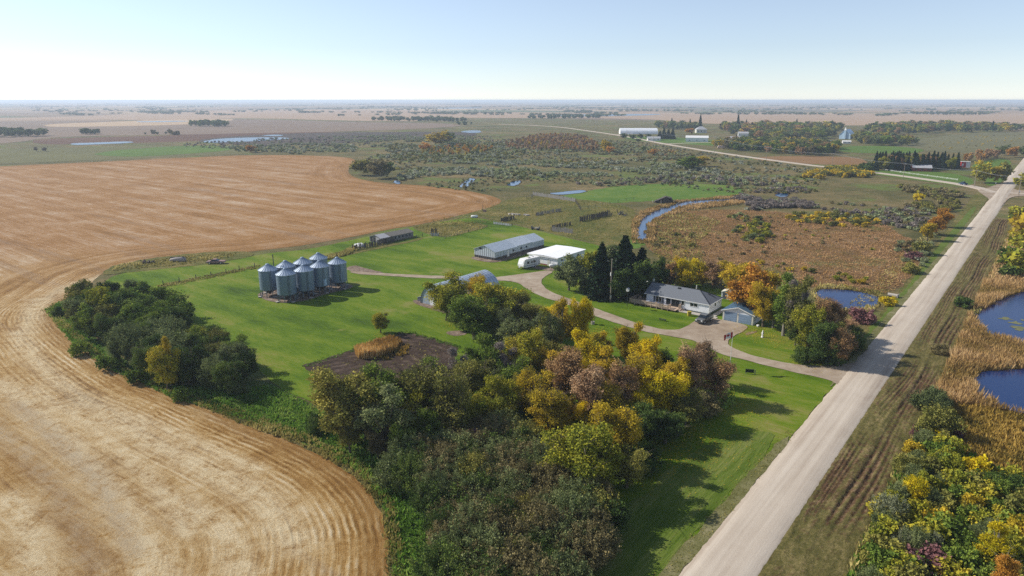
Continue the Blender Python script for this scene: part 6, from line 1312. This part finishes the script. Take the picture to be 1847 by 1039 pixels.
# --- fences
def plank_fence(a, b, h, label, m=OLDW, dense=.26, lean=.05, rails=True, gap=.12):
    A_ = Vector((*G(*a), 0)); B_ = Vector((*G(*b), 0)); d = B_ - A_; L = d.length; t = thing('board_fence', label, 'fence', A_, math.atan2(d.y, d.x)); n = int(L / dense); pk = MB(); r = random.Random(int(L * 100))
    for i in range(n):
        if r.random() < gap: continue
        x = i * dense; hh = h * r.uniform(.75, 1.1); l = r.uniform(-lean, lean); pk.add([(x, -.02, 0), (x + dense * .8, -.02, 0), (x + dense * .8 + l, -.02 + l, hh), (x + l, -.02 + l, hh), (x, .02, 0), (x + dense * .8, .02, 0), (x + dense * .8 + l, .02 + l, hh), (x + l, .02 + l, hh)], [(0, 1, 2, 3), (7, 6, 5, 4), (0, 4, 5, 1), (1, 5, 6, 2), (2, 6, 7, 3), (3, 7, 4, 0)])
    tag(pk.build('board', m, t), kind='stuff')
    if rails:
        for z in (.3, .75): MB().bar((0, .06, h * z), (L, .06, h * z + r.uniform(-.1, .1)), .09, .12).build('rail', m, t)
    for i in range(int(L / 3) + 1): x = min(L, i * 3.0); MB().tube([(x, .14, 0), (x + r.uniform(-.1, .1), .14, h * r.uniform(.95, 1.3))], .1, 6).build('post', DARKW if r.random() < .5 else m, t)
def post_line(pts, h, label, rails=0, m=DARKW, sp=None):
    P_ = [Vector((*G(*p), 0)) for p in pts]; t = thing('wire_fence', label, 'fence', P_[0]); r = random.Random(len(pts)); Q = []
    if sp:
        for a, b in zip(P_, P_[1:]):
            n = max(1, int((b - a).length / sp)); Q += [a.lerp(b, i / n) for i in range(n)]
        Q.append(P_[-1])
    else: Q = P_
    for q in Q: q = q - P_[0]; MB().tube([q, q + Vector((r.uniform(-.08, .08), r.uniform(-.08, .08), h * r.uniform(.9, 1.1)))], .11, 6).build('post', m, t)
    wr = MB()
    for a, b in zip(Q, Q[1:]):
        for z in (([.45, .8] if not rails else [.35, .7])): wr.bar(a - P_[0] + Vector((0, 0, h * z)), b - P_[0] + Vector((0, 0, h * z - .05)), .02 if not rails else .06, .02 if not rails else .1)
    wr.build('wire' if not rails else 'rail', WIRE if not rails else m, t)
post_line([(295, 515.5), (324, 509.5), (354, 503.5), (381, 498.5), (408, 493.5), (432, 488.5), (459.5, 483.5)], 1.5, 'post and wire fence running from the dark bluff to the grain bins')
plank_fence((636, 452), (712, 436.5), 2.0, 'ragged slab fence in front of the old livestock shed', DARKW, .32, .12, gap=.2)
post_line([(712, 437), (740, 432), (762, 427)], 1.3, 'rail fence running right from the slab fence', 1, sp=3)
post_line([(762, 427), (780, 427), (803, 431), (845, 419), (878, 411)], 1.2, 'post and wire fence round the small weedy pen', sp=6)
plank_fence((777, 425.5), (792, 426), 1.2, 'pale low boards leaning at the pen corner', LGREY, .8, .02, gap=0)
plank_fence((778, 422), (790, 421), 2.2, 'dark upright planks behind the pale boards of the pen', DARKW, .4, .2)
plank_fence((961, 352), (1038, 364), 1.9, 'long grey board fence at the edge of the green meadow', OLDW, .35, .05, gap=.05)
post_line([(1038, 364), (1047, 379)], 1.3, 'short rail fence at the end of the long board fence', 1, sp=3)
plank_fence((967, 389), (1012, 381), 1.5, 'broken board fence in the middle of the corrals', OLDW, .4, .15, gap=.25)
plank_fence((1046, 400), (1100, 388), 2.3, 'tall dark slab fence facing the creek', DARKW, .35, .12, gap=.08)
plank_fence((995, 417), (1034, 421.5), 2.0, 'grey slab fence at the corner of the mown lawn', OLDW, .35, .06, gap=.05)
plank_fence((996, 412), (1030, 406), 1.5, 'dark fence behind the grey slab fence by the lawn', DARKW, .4, .15, gap=.2)
plank_fence((904, 400), (928, 395), 1.8, 'dark loading-chute boards at the near end of the corrals', DARKW, .4, .12)
plank_fence((890, 404), (923, 408), .9, 'low pale rail fence on the lawn edge of the corrals', LGREY, 1.2, .05, gap=0)
post_line([(924, 408), (958, 412), (994, 415)], 1.2, 'post and wire fence along the lawn below the corrals', sp=5)
post_line([(1012, 381), (1047, 378), (1100, 368), (1143, 360)], 1.3, 'post fence running toward the ruined shed', sp=6)
post_line([(950, 358), (962, 352), (958, 360)], 1.3, 'posts at the left end of the long board fence', sp=4)
post_line([(1594, 307), (1640, 314), (1690, 320.5), (1727, 325.5)], 1.3, 'white rail fence along the farm by the cross road', 1, WHP, sp=7)
RP = thing('board_pile', 'dark pile of broken boards beside the creek fence', 'pile', G(1116, 388))
for k in range(18): a = random.uniform(-4, 4); b = random.uniform(-2, 2); MB().bar((a, b, .1), (a + random.uniform(-2, 2), b + random.uniform(-1.5, 1.5), random.uniform(.3, 2.8) * (1 - abs(a) / 6)), .14, .3).build('board', random.choice([DARKW, OLDW]), RP)
o = thing('white_tarpaulin', 'white tarpaulin over a low heap behind the slab fence', 'tarpaulin', G(648, 444), RZ); MB().extr([(-2.2, 0), (-1.6, .8), (.2, 1.1), (1.8, .7), (2.3, 0)], -1, 1.2, inset=.25, zi=.5).build('cover', WHP, o); MB().bar((-2, -1.3, .1), (1.5, -1.5, .25), .3).build('plank', OLDW, o)
RP = thing('rubble_row', 'pale concrete rubble between the corral fences', 'rubble', G(935, 388))
for k in range(16): a = random.uniform(-5, 5); MB().box(-.7, .7, -.4, .4, 0, .5).build('slab', CONC, RP, loc=(a, -a * .35 + random.uniform(-.6, .6), random.uniform(-.1, .1)), rz=random.uniform(0, 3))
o = thing('white_tank', 'white tank lying in the grass beside the corrals', 'tank', G(856, 393), .2); MB().tube([(-1.6, 0, .6), (-1.4, 0, .6), (1.2, 0, .6), (1.5, 0, .6)], [.2, .6, .6, .2], 12).build('body', WHP, o, True); MB().box(-.8, -.6, -.5, .5, 0, .2).box(.5, .7, -.5, .5, 0, .2).build('stand', DKR, o)
o = thing('well_mast', 'dark mast with a rusty pump at the field edge by the corrals', 'mast', G(871, 382)); MB().tube([(0, 0, 0), (0, 0, 3.4)], .12, 6).build('mast', STEEL, o); MB().box(.2, 1.6, -.4, .4, 0, .9).build('pump', RUSTP, o)
o = thing('hay_wagon', 'old wooden wagon at the fence below the corrals', 'wagon', G(966, 414.5), -.3); MB().box(-1.6, 1.6, -.8, .8, .7, .85).build('bed', OLDW, o); MB().box(-1.6, -1.5, -.8, .8, .85, 1.6).box(1.5, 1.6, -.8, .8, .85, 1.4).build('rack', OLDW, o)
for x in (-1.1, 1.1):
    for s in (-1, 1): MB().tube([(x, s * .85, .4), (x, s * .98, .4)], .4, 14).build('wheel', DKR, o)

# --- far buildings
def farhouse(name, label, cat, x, y, wx, d, h, hr, wallm, roofm, rz=RZ, axis='y', win=3, extra=None):
    t = thing(name, label, cat, G(x, y), rz); a = MB(); gable_walls(a, 0, wx, 0, d, 0, h, hr, axis); a.build('wall', wallm, t); a = MB(); gable_roof(a, 0, wx, 0, d, h, hr, axis, .4, .15); a.build('roof', roofm, t)
    for i in range(win): MB().box(wx * (i + .5) / win - .6, wx * (i + .5) / win + .6, -.05, -.004, 1.1, 2.1).build('window', GL, t)
    MB().box(wx - .004 + .01, wx + .06, d * .4, d * .4 + 1, .1, 2.1).build('door', DKR, t); return t
VX = lambda dx: dx
LONG = thing('arched_hall', 'long white arched hall at the far left of the village', 'hall', G(1119, 242), R(-2))
Pq = arch(1, 1, 12); s_ = MB()
Lh = (G(1184, 240)[0] - G(1119, 240)[0]); ha = height_at(1119, 242, 231.5)
for i in range(12): (ya, za), (yb, zb) = Pq[i], Pq[i + 1]; s_.quad((0, ya * 22, za * ha), (Lh, ya * 22, za * ha), (Lh, yb * 22, zb * ha), (0, yb * 22, zb * ha))
s_.build('arched_shell', WHM, LONG); n = 13
for x in (.05, Lh - .05): e = MB(); e.add([(x, q[0] * 22, q[1] * ha) for q in Pq], [tuple(range(13))]); e.build('end_wall', WHP, LONG)
farhouse('small_house', 'small white house with a grey porch below the arched hall', 'house', 1168, 254, 16, 9, 3.2, 5.2, WHP, LGREY, R(-5), 'x')
farhouse('white_warehouse', 'white metal warehouse beside the village lane', 'warehouse', 1236.5, 255.5, 27, 15, 5, 7.2, WHM, WHP, R(-14), 'x')
t = thing('hip_roofed_house', 'hip-roofed pale house under the tall thin spruce', 'house', G(1256, 240), R(-5)); MB().box(0, 16, 0, 14, 0, 5.5).build('wall', CREAM, t); MB().add([(-.6, -.6, 5.5), (16.6, -.6, 5.5), (16.6, 14.6, 5.5), (-.6, 14.6, 5.5), (6, 7, 10), (10, 7, 10)], [(0, 1, 5, 4), (1, 2, 5), (2, 3, 4, 5), (3, 0, 4), (3, 2, 1, 0)]).build('roof', LGREY, t)
for i in range(3): MB().box(2 + i * 5, 3.6 + i * 5, -.05, -.004, 2, 3.6).build('window', GL, t)
farhouse('grey_roofed_school', 'low grey-roofed building in front of the village trees', 'building', 1311, 256, 26, 15, 4, 6.5, WHP, LGREY, R(-14), 'x', 5)
farhouse('dormer_house', 'white block rising behind the low grey-roofed building', 'house', 1331, 250, 13, 10, 7, 9, WHP, LGREY, R(-14), 'x')
t = thing('parked_camper', 'pale pinkish camper parked at the near side of the village', 'camper', G(1294, 268), R(-10)); MB().extr([(0, .7), (0, 2.0), (1.2, 3.1), (8, 3.1), (8, .7)], -1.3, 1.3).build('body', mat('pinkish_white', '#d2bcb2', '#bba499', 3, .6), t)
for x in (1.5, 6): MB().tube([(x, -1.31, .5), (x, 1.31, .5)], .5, 12).build('wheel', RUB, t)
farhouse('white_roofed_house', 'white-roofed house deep among the village trees', 'house', 1374, 240, 14, 10, 4, 8, CREAM, WHP, R(-14), 'x'); farhouse('white_roofed_house', 'second white-roofed house right of the first', 'house', 1394, 239, 16, 10, 5, 8.5, CREAM, WHP, R(-14), 'x')
CH = thing('church', 'pale blue church with a small steeple among the village trees', 'church', G(1513, 250.5), R(-38))
a = MB(); gable_walls(a, 0, 14, 0, 24, 0, 6, 12.5); a.build('wall', PALEB, CH); a = MB(); gable_roof(a, 0, 14, 0, 24, 6, 12.6, ov=.5, t=.2); a.build('roof', mat('pale_blue_roof', '#c3d8e6', '#b0c8d8', 3, .5), CH)
s_ = MB().box(5.8, 8.2, -1.2, 1.2, 0, 11.5); s_.build('tower', PALEB, CH); MB().add([(5.6, -1.4, 11.5), (8.4, -1.4, 11.5), (8.4, 1.4, 11.5), (5.6, 1.4, 11.5), (7, 0, 15.5)], [(0, 1, 4), (1, 2, 4), (2, 3, 4), (3, 0, 4), (3, 2, 1, 0)]).build('spire', WHP, CH)
for i in range(5): MB().box(14.003, 14.06, 2.5 + i * 4.3, 3.9 + i * 4.3, 2, 4.6).build('window', GL, CH)
farhouse('blue_cottage', 'small pale blue cottage in front of the church', 'cottage', 1481, 263, 15, 9, 3.4, 6, PALEB, mat('blue_grey_roof', '#8fa9bb', '#7b96a8', 3, .6), R(-38), 'y'); farhouse('white_cabin', 'tiny white cabin right of the blue cottage', 'cabin', 1520, 259, 9, 5, 2.6, 3.6, WHP, WHP, R(-14), 'x', 2)
farhouse('brick_farmhouse', 'brick farmhouse with a grey roof behind the white rail fence', 'house', 1646, 309, 12, 8, 2.8, 4.6, BRICK, LGREY, R(-20), 'x')
for k, x in enumerate((1632, 1637, 1645)):
    o = thing('white_silo', ['left white silo before the shelter belt', 'middle white silo before the shelter belt', 'right and tallest white silo before the shelter belt'][k], 'silo', G(x, 305)); hh = 4.5 + k * .8; MB().ring([(1, 0), (1, hh)], 20).build('wall', WHP, o, True); MB().ring([(1.1, hh), (.1, hh + .8), (.001, hh + .8)], 20).build('roof', WHM, o)
o = thing('red_shed', 'red and white shed at the right end of the shelter belt', 'shed', G(1733, 302), R(-20)); MB().box(0, 3.2, 0, 3, 0, 4.2).build('wall', REDP, o); MB().box(3.21, 6, 0, 3, 0, 3.8).build('panel', WHP, o); MB().box(-.2, 6.2, -.2, 3.2, 4.21, 4.4).build('roof', WHP, o)
MB().box(.4, 1.6, -.06, -.004, 1, 3).build('door', WHP, o)
farhouse('picnic_shelter', 'open dark shelter left of the white silos', 'shelter', 1601, 306, 7, 5, 2.2, 3, DARKW, OLDW, R(-20), 'x', 0)
# far farmsteads, a few pixels each
for k, (x, y, lb) in enumerate(((430, 192, 'far farm building left of centre on the horizon plain'), (905, 189, 'far farm building on the plain beyond the long belt'), (1640, 232, 'grey house behind the belt of the grey pasture'), (1330, 191, 'far white farm roof above the village'))):
    farhouse('far_farmhouse', lb, 'house', x, y, 26, 14, 6, 9, WHP, LGREY, R(-10), 'x', 0)

# ================================================================ LOW GROWTH
def tufts(name, poly, dens, h, m, wv=.12, k=4, px=True, lean=.25, seed=0, far=1.0, mask=None, z=0.0):
    """grass, reeds, stalks: k upright blades a tuft"""
    P = (world(poly) if px else np.asarray(poly, float)); r = np.random.default_rng(seed + 77); x0, y0 = P.min(0); x1, y1 = P.max(0)
    N = int((x1 - x0) * (y1 - y0) * dens); X = r.uniform(x0, x1, N); Y = r.uniform(y0, y1, N); ok = inside(X, Y, P); X, Y = X[ok], Y[ok]
    if mask is not None: ok = mask(X, Y); X, Y = X[ok], Y[ok]
    n = len(X); big = np.array([noise.noise(Vector((a * .12, b * .12, seed))) for a, b in zip(X, Y)])
    X = np.repeat(X, k) + r.normal(size=n * k) * .14; Y = np.repeat(Y, k) + r.normal(size=n * k) * .14; tn = np.repeat(np.clip(.5 + big * .9 + r.uniform(-.22, .22, n), 0, 1), k); hh = r.uniform(h[0], h[1], n * k) * np.repeat(1 + big * .5, k)
    a = r.uniform(0, math.pi, n * k); w_ = wv * r.uniform(.6, 1.4, n * k); lx = r.normal(size=n * k) * lean * hh; ly = r.normal(size=n * k) * lean * hh
    B = np.c_[X, Y, np.full(n * k, z)]; T = np.c_[X + lx, Y + ly, hh + z]; M = B * .45 + T * .55; d = np.c_[np.cos(a) * w_, np.sin(a) * w_, np.zeros(n * k)]
    V = np.stack([B, M + d, T, M - d], 1).reshape(-1, 3); F = np.arange(4 * n * k).reshape(-1, 4)
    o = bpy.data.objects.new(name, fast_mesh(name, V, F, [m], {'tone': ('FACE', tn)})); link(o); tag(o, kind='stuff'); return o
REED = leafmat('cattail_leaf', '#806a3c', '#a4875a', '#c0a67c', .3); PINKR = leafmat('marsh_grass_blade', '#6c6338', '#8f7146', '#ab8a62', .3); DRYG = leafmat('dry_grass_blade', '#6b6636', '#90854c', '#b8a970', .3); GRNG = leafmat('green_weed_blade', '#41581f', '#618030', '#8e9a4c', .3)
ORG = leafmat('orange_sedge_blade', '#62582a', '#8a7236', '#a98d4a', .25); CORN = leafmat('corn_stalk', '#8a6c38', '#b8965a', '#d9bf88', .2)
def nowater(X, Y):
    ok = np.ones(len(X), bool)
    for Pw in WATERS: ok &= ~inside(X, Y, Pw)
    return ok
cat_o = offs([(58, 11.6), (70, 11.4), (100, 11.2), (140, 10.8), (170, 10.8), (170, 95), (72, 95), (68, 45), (69, 22), (67, 14)])
tufts('cattails', cat_o, 5, (1.0, 1.8), REED, .075, 4, px=False, seed=1, mask=nowater)
tufts('cattails', offs([(170, 11), (290, 11.5), (290, 60), (170, 95)]), 1.6, (.8, 1.4), REED, .12, 3, px=False, seed=2, mask=nowater)
tufts('marsh_reeds', [(1165, 445), (1158, 420), (1185, 392), (1225, 382), (1290, 378), (1400, 382), (1480, 392), (1590, 400), (1625, 425), (1665, 440), (1660, 470), (1640, 505), (1600, 530), (1470, 520), (1330, 500), (1220, 480)], 2.0, (.2, .5), PINKR, .12, 3, lean=.6, seed=3, mask=nowater)
tufts('orange_sedge_tufts', offs([(46, 15), (58, 13.5), (68, 14), (69, 24), (66, 45), (42, 45), (42, 24)]), 5, (.4, .9), ORG, .09, 4, px=False, seed=4)
tufts('weeds', [(80, 560), (110, 545), (200, 650), (330, 705), (430, 700), (500, 700), (580, 740), (700, 830), (790, 900), (800, 1180), (700, 1180), (712, 1010), (690, 900), (640, 850), (560, 800), (430, 755), (320, 722), (200, 668), (130, 620)], 5.5, (.25, .6), GRNG, .12, 4, seed=5, z=.04, lean=.5)
tufts('field_edge_grass', [(84, 560), (96, 548), (110, 575), (200, 655), (330, 712), (445, 745), (560, 790), (650, 835), (710, 910), (730, 1010), (715, 1150), (690, 1150), (697, 1039), (690, 925), (645, 866), (560, 812), (430, 764), (310, 712), (190, 657), (100, 585)], 6, (.3, .7), DRYG, .1, 4, seed=6, z=.06)
tufts('dry_grass', [(1190, 480), (1165, 430), (1160, 400), (1225, 380), (1300, 400), (1260, 440), (1280, 500)], .8, (.4, .9), DRYG, .2, 3, seed=7, mask=nowater)
tufts('dry_grass', offs([(-60, 11.0), (300, 11.0), (300, 12.6), (-60, 12.6)]), 3, (.4, .9), DRYG, .12, 4, px=False, seed=8)
tufts('dry_grass', offs([(-20, -9.5), (110, -9.5), (260, -10.5), (260, -15), (110, -14)]), 1.2, (.25, .5), DRYG, .12, 3, px=False, seed=9, mask=lambda X, Y: (X * e1[0] + Y * e1[1] - c0 @ e1) > 85)
tufts('pen_weeds', [(745, 408), (785, 402), (860, 401), (885, 409), (848, 418), (806, 430), (775, 424)], .9, (.3, .8), DRYG, .16, 3, seed=10, lean=.5)
tufts('fence_weeds', [(560, 473), (625, 452), (640, 447), (645, 452), (630, 460), (575, 473)], 4, (.5, 1.1), DRYG, .2, 3, seed=11)
tufts('fence_weeds', [(280, 518), (300, 512), (470, 478), (472, 483), (300, 519)], 3.5, (.25, .6), DRYG, .15, 3, seed=12)
tufts('corral_weeds', [(760, 400), (850, 384), (905, 364), (960, 354), (1080, 364), (1150, 378), (1140, 430), (1060, 434), (960, 412), (905, 402)], .35, (.2, .5), DRYG, .16, 3, seed=13)
tufts('sedan_weeds', [(200, 490), (210, 480), (330, 462), (425, 456), (425, 462), (330, 478)], 1.4, (.3, .7), DRYG, .2, 3, seed=14)
tufts('corn_patch', [(640, 638), (677, 623), (708, 615), (724, 622), (715, 634), (684, 646), (661, 650), (646, 647)], 9, (1.5, 2.2), CORN, .13, 5, seed=15, lean=.12)
tufts('garden_plants', [(715, 628), (738, 624), (735, 640), (690, 652), (680, 648)], 3, (.3, .8), ORG, .2, 4, seed=16)
tufts('understory', [(570, 780), (640, 700), (780, 700), (880, 690), (960, 640), (1060, 640), (1190, 700), (1320, 700), (1330, 730), (1200, 790), (1120, 830), (1000, 830), (870, 830), (740, 840), (640, 830)], 2.2, (.3, .9), GRNG, .18, 4, seed=17)
tufts('scrub_grass', offs([(-60, 11.4), (60, 11.2), (60, 14), (46, 20), (44, 40), (30, 55), (-60, 55)]), 4, (.4, 1.0), GRNG, .13, 4, px=False, seed=18)
tufts('pond_edge_reeds', [(1462, 532), (1475, 516), (1535, 518), (1590, 528), (1600, 548), (1590, 556), (1560, 566), (1500, 566), (1475, 556)], 3, (.5, 1.1), DRYG, .15, 3, seed=19, mask=nowater)
tufts('creek_edge_reeds', [(1140, 440), (1140, 400), (1160, 380), (1220, 364), (1340, 352), (1345, 368), (1240, 380), (1185, 400), (1180, 440)], 1.4, (.6, 1.4), REED, .25, 3, seed=20, mask=nowater)

tufts('verge_grass_tufts', offs([(-60, -5.6), (40, -5.2), (40, -3.3), (-60, -3.3)]), 4, (.06, .2), DRYG, .06, 3, px=False, seed=22, lean=.8, z=.1)

tufts('plot_edge_weeds', [(543, 662), (600, 642), (650, 625), (720, 597), (745, 599), (832, 625), (824, 658), (815, 655), (820, 628), (745, 606), (720, 604), (650, 631), (600, 648), (560, 664)], 4, (.1, .35), GRNG, .08, 4, seed=31, lean=.7, z=.1)
tufts('plot_weeds', [(600, 650), (720, 610), (810, 628), (760, 670), (650, 680)], .5, (.1, .3), DRYG, .08, 4, seed=32, lean=.7, z=.1)
def fallen(pts, m, seed):
    r = np.random.default_rng(seed); C = []
    for x, y, rad, n in pts:
        X, Y = G(x, y); q = r.normal(size=(n, 2)) * rad * .55; C.append(np.c_[X + q[:, 0] + rad * .3, Y + q[:, 1], np.full(n, .17)])
    C = np.vstack(C); n = len(C); a = r.uniform(0, 6.28, n); s = r.uniform(.05, .13, n); A_ = np.c_[np.cos(a) * s, np.sin(a) * s, r.uniform(-.02, .03, n)]; B_ = np.c_[-np.sin(a) * s * .6, np.cos(a) * s * .6, r.uniform(-.02, .03, n)]
    V = np.stack([C - A_, C + B_, C + A_, C - B_], 1).reshape(-1, 3); o = bpy.data.objects.new('fallen_leaves', fast_mesh('fallen_leaves', V, np.arange(4 * n).reshape(-1, 4), [m], {'tone': ('FACE', r.uniform(0, 1, n))})); link(o); tag(o, kind='stuff')
fallen([(1200, 765, 7, 1600), (1290, 730, 6, 1200), (1150, 830, 7, 1400), (1060, 600, 5, 700), (1350, 600, 5, 900), (1400, 615, 6, 900), (1230, 800, 8, 900), (690, 604, 2.5, 260), (820, 585, 5, 700), (1120, 625, 5, 500), (1460, 655, 5, 700)], PAL['gold'], 3)

# ================================================================ LABELS: tell near-twins apart
BYL = {}
for o in COL.objects:
    if o.parent is None and o.get('label') and o.get('category'): BYL.setdefault(o['label'], []).append(o)
for lb, os_ in BYL.items():
    if len(os_) == 1: continue
    os_.sort(key=lambda o: to_px(o.location.x, o.location.y)[0]); n = len(os_)
    if len(lb.split()) <= 11 and n <= 3:
        for o, w_ in zip(os_, {2: ('left one of two', 'right one of two'), 3: ('left one of three', 'middle one of three', 'right one of three')}[n]): o['label'] = lb + ', ' + w_
    else:
        gr = {}
        for o in os_: gr.setdefault(o.get('group', ''), []).append(o)
        if len(gr) > 1:
            for gname, m_ in gr.items():
                for o in m_:
                    o['label'] = ' '.join((lb.split(' right of ')[0].split(' left of ')[0].split(' behind ')[0].split(' below ')[0].replace(' just', '').replace(' well', '') + ' among the ' + gname).split()[:16])
